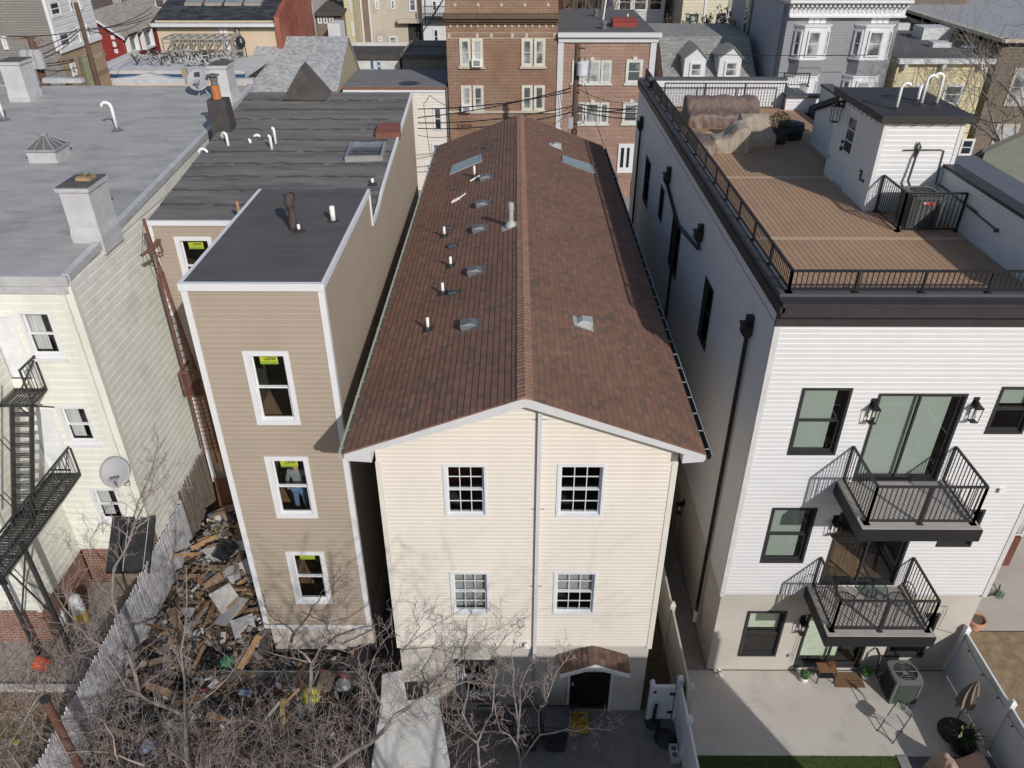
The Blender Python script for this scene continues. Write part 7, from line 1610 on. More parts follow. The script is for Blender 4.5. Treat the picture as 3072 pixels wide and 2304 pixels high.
F.box(mb, x0, x1, z2-.16, z2-.13, 0, .02); F.box(mb, x0, x1, z2+.13, z2+.16, 0, .02); z3 = zz(1, 2, 1750, 925); F.box(mb, x0, x1, z3-.07, z3+.05, 0, .10); z4 = zz(1, 2, 1800, 40)
for i in range(5): u = x0+.6+(x1-x0-1.2)*i/4; mb.prism([F.pt(u-.1, z4, .02), F.pt(u, z4-.12, .02), F.pt(u+.1, z4, .02), F.pt(u, z4+.12, .02)], F.N*.03)
mb.build('stone_trim', m_lime, t)
for (a, b) in (((1, 2, 1735, 318), (1, 2, 1935, 548)), ((1, 3, 178, 318), (1, 3, 372, 548)), ((1, 2, 1748, 708), (1, 2, 1940, 920)), ((1, 3, 180, 705), (1, 3, 368, 915))):
    fwin(t, F, q(*a), q(*b), Pl, M('frame_cream', (.62, .59, .50), .6), trim=.12, dbl=True); A, B_ = Pl(q(*a)), Pl(q(*b)); mb = MB(); F.box(mb, A.x-.1, B_.x+.1, B_.z-.14, B_.z, 0, .12); mb.build('window_sill', m_lime, t)
for k in ((1882, 515), (1797, 890)): p = Pl(q(1, 2, *k)); mb = MB(); F.box(mb, p.x-.3, p.x+.3, p.z-.22, p.z+.22, .02, .38); a_ = mb.build('air_conditioner', m_pvc, t); mb = MB(); F.box(mb, p.x-.2, p.x+.2, p.z-.15, p.z+.15, .38, .39); mb.build('grille', M('grille_grey', (.25, .25, .26), .6), a_)
text('address_number', '3909', .5, F, Pl(q(1, 2, 1775, 1055)).x, Pl(q(1, 2, 1775, 1055)).z, .02, M('letter_brick', (.10, .05, .035), .8), t, .01)
mb = MB(); p = Pl(q(1, 3, 330, 850)); mb.box(p.x-.25, p.x+.25, Y-.9, Y-.3, p.z-1.0, p.z+1.0) if False else None
# ---- rose brick house
t = thing('brick_row_house', 'red-brown brick row house with white corner pilasters and grey-trimmed flat roof', 'house', (5.5, 42, 1)); x0, x1 = Pl(q(1, 3, 484, 330)).x, Pl(q(1, 3, 1300, 330)).x; zt = zz(1, 3, 900, 285)
shell(t, x0, x1, Y, Y+11, .9, zt, m_brB, roofmat=m_flat)
mb = MB(); F.box(mb, x0-.05, x1+.25, zt-.12, zt+.12, 0, .35); F.box(mb, x0, x1+.1, zt-.42, zt-.12, 0, .15); mb.build('cornice', m_trimg, t)
mb = MB(); F.box(mb, x0-.02, x0+.33, 1.2, zt-.4, 0, .08); F.box(mb, x1-.33, x1+.02, 1.2, zt-.4, 0, .08); build_each(mb, 'pilaster', m_trimg, t)
m_pale = M('frame_pale', (.62, .62, .56), .6)
for a, b, tri in (((600, 500), (915, 690), 1), ((1050, 492), (1172, 690), 0), ((630, 850), (893, 1025), 1), ((1022, 845), (1143, 1022), 0)):
    A, B_ = Pl(q(1, 3, *a)), Pl(q(1, 3, *b))
    if tri:
        w = B_.x-A.x
        for f0, f1 in ((0, .26), (.28, .72), (.74, 1)): window(t, F, (A.x+w*f0, A.x+w*f1, B_.z, A.z), m_pale, trim=.08, proud=.06, glass=pane_l, mun=(2, 1) if f1-f0 < .3 else None)
    else: window(t, F, (A.x, B_.x, B_.z, A.z), m_pale, trim=.13, proud=.06, glass=pane_l)
    mb = MB(); F.box(mb, A.x-.08, B_.x+.08, B_.z-.12, B_.z, 0, .1); F.box(mb, (A.x+B_.x)/2-.12, (A.x+B_.x)/2+.12, A.z-.05, A.z+.16, 0, .09); mb.build('window_sill', m_pale, t)
A, B_ = Pl(q(1, 3, 985, 1190)), Pl(q(1, 3, 1125, 1430)); mb = MB(); F.box(mb, A.x, B_.x+.3, B_.z, A.z, 0, .08); do = mb.build('front_door', m_trim, t); mb = MB()
for k in ((1005, 1032), (1055, 1078)): u0, u1 = Pl(q(1, 3, k[0], 1210)).x, Pl(q(1, 3, k[1], 1210)).x; F.box(mb, u0, u1, B_.z+.35, A.z-.25, .08, .09)
mb.build('door_glass', pane_d, do)
mb = MB()
for k in (0, 1): u = A.x-.1+k*1.1; F.box(mb, u, u+.35, 1.0, B_.z+.1, 1.2, 1.6)
F.box(mb, A.x-.1, B_.x+.4, 1.0, B_.z, 0, 1.2); mb.build('stoop', m_brB, t)
def bgr(a, z): return ZP(q(*a), z)
for b_, h, r_ in (((1, 3, 795, 135), .45, .14), ((1, 3, 860, 240), .5, .16)): p = bgr(b_, zt+.05); mb = MB(); mb.lathe(p, [(r_, 0), (r_, h*.6), (r_*1.3, h*.6), (r_*1.3, h*.85), (r_*.6, h)], 12); mb.build('roof_vent', m_galv, t)
p = bgr((1, 3, 855, 165), zt+.05); mb = MB(); mb.cyl(p, p+Vector((.15, 0, 1.5)), .05, n=8); mb.build('vent_pipe', m_pvc, t); p = bgr((1, 3, 1055, 185), zt+.05); mb = MB(); mb.cyl(p, p+Vector((0, 0, .5)), .05, n=8); mb.build('vent_pipe', m_pvc, t)
p = bgr((1, 3, 1030, 220), zt+.05); mb = MB(); mb.box(p.x-.75, p.x+.75, p.y-.3, p.y+.9, zt+.05, zt+.4); mb.box(p.x-.8, p.x+.8, p.y-.35, p.y+.95, zt+.4, zt+.5); mb.build('roof_hatch', M('hatch_red', (.25, .045, .035), .6), t)
# ---- low cream house beside it
CDEP = 5.3
t = thing('low_cream_house', 'low cream-sided house with grey flat roof left of the brown apartment', 'house', (-7.5, 42, 1)); x0, x1 = Pl(q(1, 2, 778, 740)).x, Pl(q(1, 2, 1618, 740)).x; zt = zz(1, 2, 1200, 722)
shell(t, x0, x1, Y, Y+CDEP, .9, zt, m_beige, exp=.2, roofmat=M('flat_roof_pale', (.19, .19, .195), .8, var=.15, scale=1.5, stain=(.10, .10, .105), stain_amt=.5), lip=.05)
mb = MB(); F.box(mb, x0-.05, x1, zt-.12, zt+.02, 0, .15); mb.build('eave_board', M('eave_brown', (.22, .10, .06), .7), t); mb = MB(); F.box(mb, x0-.05, x1, zt-.3, zt-.13, 0, .1); mb.build('eave_trim', m_trim, t)
fwin(t, F, q(1, 2, 1515, 885), q(1, 2, 1602, 1080), Pl); fwin(t, F, q(1, 2, 1508, 1185), q(1, 2, 1610, 1400), Pl, g=pane_l); fwin(t, F, q(1, 2, 1452, 1350), q(1, 2, 1500, 1420), Pl)
p = ZP(q(1, 2, 1320, 690), zt+.05); mb = MB(); mb.lathe(p, [(.7, 0), (.6, .02), (.1, .03)], 14); mb.build('roof_patch', m_black, t)
mb = MB(); u = x1+.05; F.box(mb, u, u+.1, 1.2, zt, .0, .12); mb.build('downspout', m_galv, t)
# ---- grey gable house
t = thing('grey_gable_house', 'house with a big plain grey shingle roof and tan gable wall behind the tan house', 'house', (-13.5, 42, 1))
m_gsh = MTile('shingles_grey', [(.41, .41, .41), (.47, .47, .47), (.36, .36, .36), (.51, .51, .51)], w=.22, h=.14, line=.08)
y0, yr = 38.0, 43.0; rl, rr_ = YP(q(1, 2, 20, 300), yr), YP(q(1, 2, 815, 305), yr); el_, er_ = YP(q(1, 2, 0, 735), y0), YP(q(1, 2, 775, 735), y0)
slope = (rl.z-el_.z)/(yr-y0); ze = el_.z
xa, xb = (rl.x+el_.x)/2, (rr_.x+er_.x)/2-.15; ze2 = ze-slope*2.0
mb = MB(); mb.prism([(xa, y0-2, ze2), (xa, yr, rl.z), (xa, yr, rl.z-.15), (xa, y0-2, ze2-.15)], (xb-xa, 0, 0)); mb.prism([(xa, yr, rl.z), (xa, yr+4, rl.z-3.6), (xa, yr+4, rl.z-3.75), (xa, yr, rl.z-.15)], (xb-xa, 0, 0)); mb.build('roof', m_gsh, t)
m_stt = M('stucco_tan', (.42, .36, .25), .9, var=.08); mb = MB(); mb.prism([(xa+.2, y0-1.7, .9), (xa+.2, yr+3.8, .9), (xa+.2, yr+3.8, rl.z-3.6), (xa+.2, yr, rl.z-.16), (xa+.2, y0-1.7, ze2+.1)], (xb-xa-.3, 0, 0)); mb.build('wall', m_stt, t)
# ---- low garage roofs and painted wall (behind cream house)
t = thing('painted_garage', 'low building with a white wall painted with blue marks and dark roof', 'garage', (-10, 55, 1)); Yb = 46; Pb2 = lambda p: YP(p, Yb); a, b = Pb2(q(1, 2, 900, 480)), Pb2(q(1, 2, 1250, 640)); Fb2 = FY(Yb)
shell(t, a.x-2, b.x, Yb, Yb+6, .5, a.z+.1, M('wall_white_dirty', (.62, .62, .60), .8, var=.1, stain=(.4, .38, .35), stain_amt=.5)); c1 = Pb2(q(1, 2, 870, 450)); c2 = YP(q(1, 2, 1290, 370), Yb+7)
mb = MB(); mb.prism([(a.x-2, Yb-.2, c1.z), (a.x-2, Yb+7, c2.z), (a.x-2, Yb+7, c2.z-.2), (a.x-2, Yb-.2, c1.z-.3)], (b.x-a.x+2.1, 0, 0)); mb.build('roof', M('roof_darkbrown', (.075, .065, .06), .85, var=.2), t)
mb = MB()
for (x, y, w, h) in ((1002, 500, 28, 120), (1056, 488, 28, 85)): A, B_ = Pb2(q(1, 2, x, y)), Pb2(q(1, 2, x+w, y+h)); Fb2.box(mb, A.x, B_.x, B_.z, A.z, .03, .05)
pp_ = mb.build('painted_panel', M('paint_blue', (.03, .08, .28), .6), t); mb = MB()
for (x, y) in ((1062, 500), (1064, 538), (1010, 570)): A, B_ = Pb2(q(1, 2, x, y)), Pb2(q(1, 2, x+14, y+18)); Fb2.box(mb, A.x, B_.x, B_.z, A.z, .05, .06)
mb.build('painted_marks', m_trim, pp_)
t = thing('block_garage', 'low grey concrete-block garage with grey roof beside the brown apartment', 'garage', (-6, 55, 1)); a, b = Pb2(q(1, 2, 1255, 450)), Pb2(q(1, 2, 1640, 620))
m_blk = MBrick('block_grey', (.32, .31, .27), (.27, .26, .23), (.22, .21, .19), bw=.4, bh=.2, ms=.012); shell(t, a.x, b.x+1, Yb, Yb+6, .5, a.z, m_blk)
c2 = YP(q(1, 2, 1400, 372), Yb+7); mb = MB(); mb.prism([(a.x-.1, Yb-.2, a.z), (a.x-.1, Yb+7, c2.z), (a.x-.1, Yb+7, c2.z-.2), (a.x-.1, Yb-.2, a.z-.2)], (b.x+1.2-a.x, 0, 0)); mb.build('roof', m_flat, t)
# ---- stucco apartment backs
Yc = 68; Pc = lambda p: YP(p, Yc); Fc_ = FY(Yc); t = thing('stucco_apartment', 'stained beige stucco apartment back with small windows and a dark doorway', 'building', (-12, 72, 1))
x0, x1 = Pc(q(1, 2, 1010, 200)).x, Pc(q(1, 2, 1440, 200)).x; m_st2 = M('stucco_stained', (.50, .44, .36), .9, var=.12, scale=.6, stain=(.34, .30, .26), stain_amt=.6, stain_scale=.5)
shell(t, x0, x1, Yc, Yc+14, .5, 14, m_st2, roofmat=m_flat)
for a, b in (((1032, 0), (1075, 78)), ((1165, 0), (1205, 78)), ((1062, 303), (1100, 345)), ((1155, 300), (1225, 375)), ((1315, -30), (1380, 95))): fwin(t, Fc_, q(1, 2, *a), q(1, 2, *b), Pc, trim=.08, g=pane_l)
A, B_ = Pc(q(1, 2, 1310, 185)), Pc(q(1, 2, 1430, 370)); mb = MB(); Fc_.box(mb, A.x, B_.x, B_.z, A.z, .0, .06); mb.build('doorway', m_roomd, t); mb = MB(); Fc_.box(mb, A.x-.9, B_.x+.2, A.z, A.z+.35, 0, .7); mb.build('door_hood', m_st2, t)
t = thing('stucco_tower', 'narrow beige stucco block with a recessed brown bay left of the stained apartment', 'building', (-18, 72, 1)); xa, xb = Pc(q(1, 2, 885, 200)).x, x0-.05; shell(t, xa, xb, Yc-1.5, Yc+12, .5, 15, m_st2)
A, B_ = YP(q(1, 2, 930, 0), Yc-1.5), YP(q(1, 2, 1000, 350), Yc-1.5); mb = MB(); FY(Yc-1.5).box(mb, A.x, B_.x, 1, 14.8, 0, .08); mb.build('bay', M('bay_brown', (.22, .16, .12), .8, var=.2), t); 
for x in (A.x-.2, B_.x+.15): mb = MB(); FY(Yc-1.5).box(mb, x, x+.12, 1, 14.8, .08, .2); mb.build('drain_pipe', m_trim, t)
t = thing('white_fire_escape_house', 'white-sided house with a black fire escape beside the brown apartment', 'house', (-7.5, 72, 1)); xa, xb = x1+.05, Pc(q(1, 2, 1700, 200)).x; shell(t, xa, xb, Yc-1, Yc+12, .5, 14, m_white, exp=.2)
P6 = lambda p: YP(p, Yc-1); F6 = FY(Yc-1); fwin(t, F6, q(1, 2, 1518, 238), q(1, 2, 1570, 365), P6); fwin(t, F6, q(1, 2, 1505, 0), q(1, 2, 1555, 95), P6)
mb = MB(); z = zz(1, 2, 1500, 150, Yc-1.8); F6.box(mb, P6(q(1, 2, 1450, 100)).x, xb, z, z+.1, .1, 1.2)
for k in range(22): u = P6(q(1, 2, 1450, 100)).x+k*.16; F6.box(mb, u, u+.03, z, z+1.0, 1.15, 1.2)
mb.bar(YP(q(1, 2, 1470, 215), Yc-2), YP(q(1, 2, 1600, 0), Yc-2), .12, .12); F6.box(mb, P6(q(1, 2, 1450, 100)).x, xb, z+1, z+1.06, 1.15, 1.2); mb.bar(YP(q(1, 2, 1455, 210), Yc-2), YP(q(1, 2, 1450, 0), Yc-2), .1); mb.build('fire_escape', m_black, t)
# ---- yellow house, dark-roofed shed, grey stucco tower (upper left centre)
t = thing('grey_stucco_block', 'tall pale grey stucco wall between the red gable and the dark sheds', 'building', (-21, 66, 1)); Yd = 60; A, B_ = YP(q(1, 2, 375, 0), Yd), YP(q(1, 2, 545, 300), Yd); shell(t, A.x, B_.x-.3, Yd, Yd+12, .5, 14, M('stucco_pale', (.48, .45, .42), .9, var=.08))
for x in (470, 505): fwin(t, FY(Yd), q(1, 2, x, 20), q(1, 2, x+22, 120), lambda p: YP(p, Yd), m_trimg, trim=.05)
t = thing('dark_roof_house', 'small house with dark brown roof and tall white windows behind the grey roof', 'house', (-17, 62, 1)); Ye = 62; P7 = lambda p: YP(p, Ye); A, B_ = P7(q(1, 2, 545, 105)), P7(q(1, 2, 770, 300)); shell(t, A.x, B_.x, Ye, Ye+4, .5, A.z, M('wall_brownish', (.20, .15, .12), .8, var=.2)); c2 = YP(q(1, 2, 650, 10), Ye+5)
mb = MB(); mb.prism([(A.x-.2, Ye-.4, A.z), (A.x-.2, Ye+5, c2.z), (A.x-.2, Ye+5, c2.z-.2), (A.x-.2, Ye-.4, A.z-.2)], (B_.x-A.x+.4, 0, 0)); mb.build('roof', M('roof_darkbrown', (.075, .065, .06), .85), t)
for k in range(3): fwin(t, FY(Ye), q(1, 2, 555+k*48, 115), q(1, 2, 600+k*48, 195), P7, m_trimg)
mb = MB(); A2, B2 = YP(q(1, 2, 640, 195), Ye-3), YP(q(1, 2, 755, 300), Ye-3); FY(Ye-3).box(mb, A2.x, B2.x, .5, A2.z, -2, 0); mb.build('annex', m_white, t)
t = thing('yellow_house', 'narrow pale yellow house with white windows between the sheds and stucco tower', 'house', (-16, 66, 1)); A, B_ = YP(q(1, 2, 775, 0), 64), YP(q(1, 2, 880, 300), 64); shell(t, A.x, B_.x, 64, 76, .5, 14, M('siding_yellow', (.55, .50, .33), .7, var=.06), exp=.25)
fwin(t, FY(64), q(1, 2, 820, 0), q(1, 2, 845, 105), lambda p: YP(p, 64)); fwin(t, FY(64), q(1, 2, 838, 185), q(1, 2, 868, 300), lambda p: YP(p, 64))
# ---- cream building with dark shingle roof + red gable
Yf = 42.0; P8 = lambda p: YP(p, Yf); F8 = FY(Yf); t = thing('skylight_house', 'peach stucco building with dark shingle roof, a row of skylights and a red brick gable', 'building', (-22, 53, 1)); A, B_ = P8(q(1, 1, 1285, 185)), P8(q(1, 2, 215, 190)); m_peach = M('stucco_peach', (.60, .47, .34), .85, var=.05)
mb = MB(); wall(mb, F8, A.x, B_.x, .5, A.z+.1); wall(mb, FXn(A.x), Yf, Yf+9, .5, A.z+.1); mb.build('wall', m_peach, t)
yr = Yf+4.6; rz = YP(q(1, 1, 1700, -60), yr).z; mb = MB(); mb.prism([(A.x-.3, Yf-.35, A.z-.1), (A.x-.3, yr, rz), (A.x-.3, yr, rz-.2), (A.x-.3, Yf-.35, A.z-.3)], (B_.x-A.x+.3, 0, 0)); mb.prism([(A.x-.3, yr, rz), (A.x-.3, yr+5, A.z), (A.x-.3, yr+5, A.z-.2), (A.x-.3, yr, rz-.2)], (B_.x-A.x+.3, 0, 0)); mb.build('roof', MTile('shingles_slate', [(.045, .047, .055), (.075, .08, .09), (.06, .062, .07), (.035, .036, .042)], w=.55, h=.2, line=.05, dark=.6), t)
mb = MB(); mb.prism([(B_.x, Yf-.1, .5), (B_.x, Yf+9, .5), (B_.x, Yf+9, A.z+.4), (B_.x, yr+.6, rz+.35), (B_.x, yr-.4, rz+.35), (B_.x, Yf-.3, A.z+.35)], (.3, 0, 0)); mb.build('gable_wall', MBrick('brick_orange', (.36, .085, .045), (.28, .065, .04), (.30, .12, .08), bw=.3, bh=.09, ms=.01, tint=(.42, .2, .13)), t)
mb = MB(); F8.box(mb, A.x-.2, B_.x-.02, A.z-.22, A.z-.02, .1, .42); mb.build('gutter', m_trimg, t)
sl_ = (rz-A.z)/(yr-Yf)
for (x, y) in ((1550, 22), (1715, 22), (1880, 22), (2040, 22)):
    v = ray(q(1, 1, x, y)); tt = (A.z+sl_*(CAM.y-Yf)-CAM.z)/(v.z-sl_*v.y); p = CAM+v*tt; mb = MB(); dx = 1.1; mb.hexa([(p.x, p.y-.5, p.z-.5*sl_), (p.x+dx, p.y-.5, p.z-.5*sl_), (p.x+dx, p.y+.7, p.z+.7*sl_), (p.x, p.y+.7, p.z+.7*sl_), (p.x, p.y-.5, p.z-.5*sl_+.15), (p.x+dx, p.y-.5, p.z-.5*sl_+.15), (p.x+dx, p.y+.7, p.z+.7*sl_+.15), (p.x, p.y+.7, p.z+.7*sl_+.15)]); s_ = mb.build('skylight', M('frame_beige', (.35, .3, .27), .5), t)
    mb = MB(); mb.face([(p.x+.1, p.y-.4, p.z-.4*sl_+.157), (p.x+dx-.1, p.y-.4, p.z-.4*sl_+.157), (p.x+dx-.1, p.y+.6, p.z+.6*sl_+.157), (p.x+.1, p.y+.6, p.z+.6*sl_+.157)]); mb.build('pane', MPane('pane_sky', (.2, .25, .26), (.3, .33, .33)), s_)
A2, B2 = P8(q(1, 1, 1815, 208)), P8(q(1, 1, 1915, 420)); mb = MB(); F8.box(mb, A2.x, B2.x, B2.z, A2.z, 0, .06); do = mb.build('door', m_trim, t); mb = MB(); F8.box(mb, A2.x+.2, B2.x-.2, A2.z-1.6, A2.z-.25, .06, .07); mb.build('door_glass', pane_l, do); lantern(F8, P8(q(1, 1, 1972, 240)).x, P8(q(1, 1, 1972, 240)).z, t, 1.6)
# ---- terrace building with pergola
Yg = 35.5; P9 = lambda p: YP(p, Yg); F9 = FY(Yg); A, B_ = P9(q(1, 1, 740, 600)), P9(q(1, 1, 2060, 600)); t = thing('terrace_building', 'low cream building with a silver-white roof terrace and blue edge strip', 'building', (-21, 42, 1)); zt = A.z
mb = MB(); wall(mb, F9, A.x, B_.x-.2, .5, zt-.25); mb.build('wall', m_peach, t); mb = MB(); mb.box(A.x, B_.x-.2, Yg, Yf-.05, zt-.3, zt-.12); mb.build('roof', M('roof_whitish', (.55, .55, .56), .6, var=.12, scale=1.2), t); mb = MB(); F9.box(mb, A.x-.1, B_.x-.2, zt-.06, zt+.12, -.4, .15); mb.box(A.x-.1, A.x+.3, Yg+.4, Yf, zt-.1, zt+.12); mb.build('parapet', M('parapet_pale', (.55, .54, .52), .7), t); mb = MB(); F9.box(mb, A.x-.1, B_.x-.2, zt-.2, zt-.06, 0, .12); mb.build('blue_strip', M('strip_blue', (.04, .10, .20), .5), t)
t = thing('pergola', 'bare metal pergola frame on the white roof terrace', 'pergola', (-22, 44, zt)); a = ZP(q(1, 1, 1380, 500), zt); b = ZP(q(1, 1, 1950, 500), zt); ztp = YP(q(1, 1, 1400, 325), a.y).z; mb = MB(); y0, y1 = a.y, a.y+1.9
for k in range(9):
    x = a.x+(b.x-a.x)*k/8; mb.bar((x, y0, ztp), (x, y1, ztp), .08)
    for y in (y0, y1): mb.bar((x, y, zt-.1), (x, y, ztp), .07)
for y in (y0, (y0+y1)/2, y1): mb.bar((a.x, y, ztp), (b.x, y, ztp), .08); 
mb.bar((a.x, y0, zt+1), (b.x, y0, zt+1), .05); mb.build('frame', M('metal_dull', (.28, .26, .24), .6, var=.2), t)
rnd = random.Random(5); t = thing('terrace_clutter', 'jumble of pipes, racks and pots stored on the white roof terrace', 'clutter', (-24, 42, zt)); mb = MB(); a0 = ZP(q(1, 1, 1080, 540), zt); mb2 = MB()
for k in range(120):
    x = rnd.uniform(a0.x, b.x); y = rnd.uniform(a0.y, a0.y+2.6); h = rnd.uniform(.15, .6); (mb if rnd.random() < .6 else mb2).bar((x, y, zt), (x+rnd.uniform(-.3, .3), y+rnd.uniform(-.3, .3), zt+h), rnd.uniform(.03, .09))
    if k % 3 == 0: (mb2 if rnd.random() < .6 else mb).bar((x, y, zt+h), (x+rnd.uniform(-1.2, 1.2), y, zt+h+rnd.uniform(-.2, .2)), .05)
mb.build('racks', m_galvl, t); mb2.build('scrap', M('scrap_dark', (.07, .06, .055), .7, var=.4), t)
p = ZP(q(1, 1, 2015, 460), zt); mb = MB(); mb.lathe((p.x, p.y, zt+.45), [(.1, 0), (.26, .15), (.3, .35), (.22, .6), (.07, .7)], 14); [mb.bar((p.x+.25*math.cos(k*2.1), p.y+.25*math.sin(k*2.1), zt-.1), (p.x+.2*math.cos(k*2.1), p.y+.2*math.sin(k*2.1), zt+.7), .05) for k in range(3)]; tag(mb.build('barbecue', M('kamado_black', (.025, .03, .032), .4)), 'black egg-shaped barbecue on legs against the peach wall', 'barbecue')
# ---- red house
Yh = 46; t = thing('red_house', 'red-sided house with grey-brown gable roof, white door and wreath', 'house', (-30, 50, 1)); PR = lambda p: YP(p, Yh); FR_ = FY(Yh); xr_ = PR(q(1, 1, 1000, 280)).x; apx = PR(q(1, 1, 740, 115)); ez = PR(q(1, 1, 1000, 280)).z; xl_ = 2*apx.x-xr_-1.5; Lh = 8.5
m_redw = M('siding_red', (.28, .035, .03), .6, var=.08, stretch=(1, 1, 6)); mb = MB(); wall(mb, FR_, xl_, xr_, .5, apx.z, exp=.25, th=.02, lim=lambda z: (max(xl_, apx.x-(apx.z-z)*(xr_-apx.x)/(apx.z-ez)*1.0), min(xr_, apx.x+(apx.z-z)*(xr_-apx.x)/(apx.z-ez)))); wall(mb, FXp(xr_), Yh, Yh+Lh, .5, ez, exp=.25, th=.02); mb.build('wall', m_redw, t)
mb = MB(); k_ = .35; mb.prism([(apx.x, Yh-.3, apx.z+.15), (xr_+k_, Yh-.3, ez-.1), (xr_+k_, Yh-.3, ez-.25), (apx.x, Yh-.3, apx.z)], (0, Lh+.6, 0)); mb.prism([(apx.x, Yh-.3, apx.z+.15), (apx.x, Yh-.3, apx.z), (2*apx.x-xr_-k_, Yh-.3, ez-.25), (2*apx.x-xr_-k_, Yh-.3, ez-.1)], (0, Lh+.6, 0)); mb.build('roof', MTile('shingles_taupe', [(.40, .36, .31), (.45, .41, .36), (.36, .325, .28)], w=.33, h=.16, line=.08), t)
mb = MB(); mb.prism([(apx.x, Yh-.31, apx.z+.02), (xr_+k_, Yh-.31, ez-.25), (xr_+k_, Yh-.31, ez-.38), (apx.x, Yh-.31, apx.z-.12)], (0, -.04, 0)); mb.build('rake_trim', m_trim, t)
A, B_ = PR(q(1, 1, 918, 292)), PR(q(1, 1, 985, 440)); mb = MB(); FR_.box(mb, A.x, B_.x, B_.z, A.z, 0, .05); do = mb.build('door', m_trim, t); mb = MB(); c = FR_.pt((A.x+B_.x)/2, A.z-.55, .08); mb.tube([c+Vector((math.cos(k*.4488)*.26, 0, math.sin(k*.4488)*.26)) for k in range(15)], .06, 6, cap=False); mb.build('wreath', M('wreath_red', (.30, .04, .03), .8, var=.5, scale=12), do)
FS = FXp(xr_); PS = lambda p: XP(p, xr_)
for a, b in (((1020, 290), (1115, 345)), ((1140, 240), (1240, 310))):
    A, B_ = PS(q(1, 1, *a)), PS(q(1, 1, *b)); u0, u1 = sorted((A.y, B_.y)); w_ = window(t, FS, (u0, u1, min(A.z, B_.z)-.6, max(A.z, B_.z)), m_trim, trim=.1, proud=.35, glass=pane, style='slider')
# ---- white upper house with brown base, and slate-textured big wall, top left
Yi = 30.5; t = thing('corner_house', 'grey brick-patterned house side with white-sided upper front at the top left', 'house', (-30, 34, 1)); FI = FY(Yi); xi = YP(q(1, 1, 490, 420), Yi).x; PI_ = lambda p: YP(p, Yi); PXi = lambda p: XP(p, xi)
m_asp = MBrick('asphalt_brick', (.30, .27, .25), (.26, .235, .22), (.19, .175, .16), bw=.5, bh=.12, ms=.02, var=.15); mb = MB(); wall(mb, FI, xi-14, xi, .5, 16); mb.build('wall', m_asp, t)
zi = PXi(q(1, 1, 495, 425)).z; Li = PXi(q(1, 1, 800, 200)).y; 
mb = MB(); wall(mb, FXp(xi), Yi, Li, zi, 16, exp=.28, th=.03); mb.build('side_wall', m_white, t); mb = MB(); wall(mb, FXp(xi), Yi, Li, .5, zi); mb.build('base_wall', M('base_tan', (.36, .26, .17), .8, var=.1), t)
mb = MB(); FXp(xi).box(mb, Yi, Li, zi-.1, zi+.12, -.1, .12); mb.box(xi-.12, xi+.06, Yi-.06, Yi+.1, zi, 16); mb.build('trim', m_trim, t)
for a, b in (((385, 10), (510, 130)), ((565, 0), (600, 90)), ((640, 0), (685, 75)), ((465, 270), (590, 380)), ((630, 220), (680, 340)), ((705, 200), (745, 305)), ((575, 530), (640, 620))):
    A, B_ = PXi(q(1, 1, *a)), PXi(q(1, 1, *b)); u0, u1 = sorted((A.y, B_.y)); z0, z1 = sorted((A.z, B_.z)); window(t, FXp(xi), (u0, u1, z0, z1), m_trim, trim=.12, proud=.05, glass=pane)
fwin(t, FI, q(1, 1, 5, 300), q(1, 1, 80, 410), PI_)
# ---- white house with big windows, cream house, shrubs (top centre right)
t = thing('big_window_house', 'white-sided house with large dark windows behind the brick row house roof', 'house', (10, 62, 1)); Yj = 60; PJ = lambda p: YP(p, Yj); FJ = FY(Yj); A, B_ = PJ(q(1, 3, 945, 0)), PJ(q(1, 3, 1370, 0)); shell(t, A.x, B_.x, Yj, Yj+10, .5, 14.5, m_white, exp=.25)
for a, b in (((985, -60), (1090, 92)), ((1112, -60), (1218, 92)), ((1240, -60), (1345, 92)), ((1140, 190), (1210, 275)), ((1225, 190), (1330, 275))): fwin(t, FJ, q(1, 3, *a), q(1, 3, *b), PJ, g=pane_d, trim=.1)
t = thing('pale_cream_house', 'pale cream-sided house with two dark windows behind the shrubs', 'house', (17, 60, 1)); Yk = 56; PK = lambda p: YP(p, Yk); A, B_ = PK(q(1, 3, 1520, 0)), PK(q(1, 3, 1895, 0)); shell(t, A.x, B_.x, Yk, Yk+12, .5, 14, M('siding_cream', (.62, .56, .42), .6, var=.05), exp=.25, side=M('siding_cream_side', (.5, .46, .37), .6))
fwin(t, FY(Yk), q(1, 3, 1572, 115), q(1, 3, 1635, 235), PK, m_blackf, g=pane_l); fwin(t, FY(Yk), q(1, 3, 1800, 112), q(1, 3, 1862, 215), PK, m_blackf, g=pane_l); mb = MB(); p = PK(q(1, 3, 1695, 100)); FY(Yk).box(mb, p.x-.06, p.x+.06, 1, 14, 0, .1); mb.build('downspout', m_trim, t)
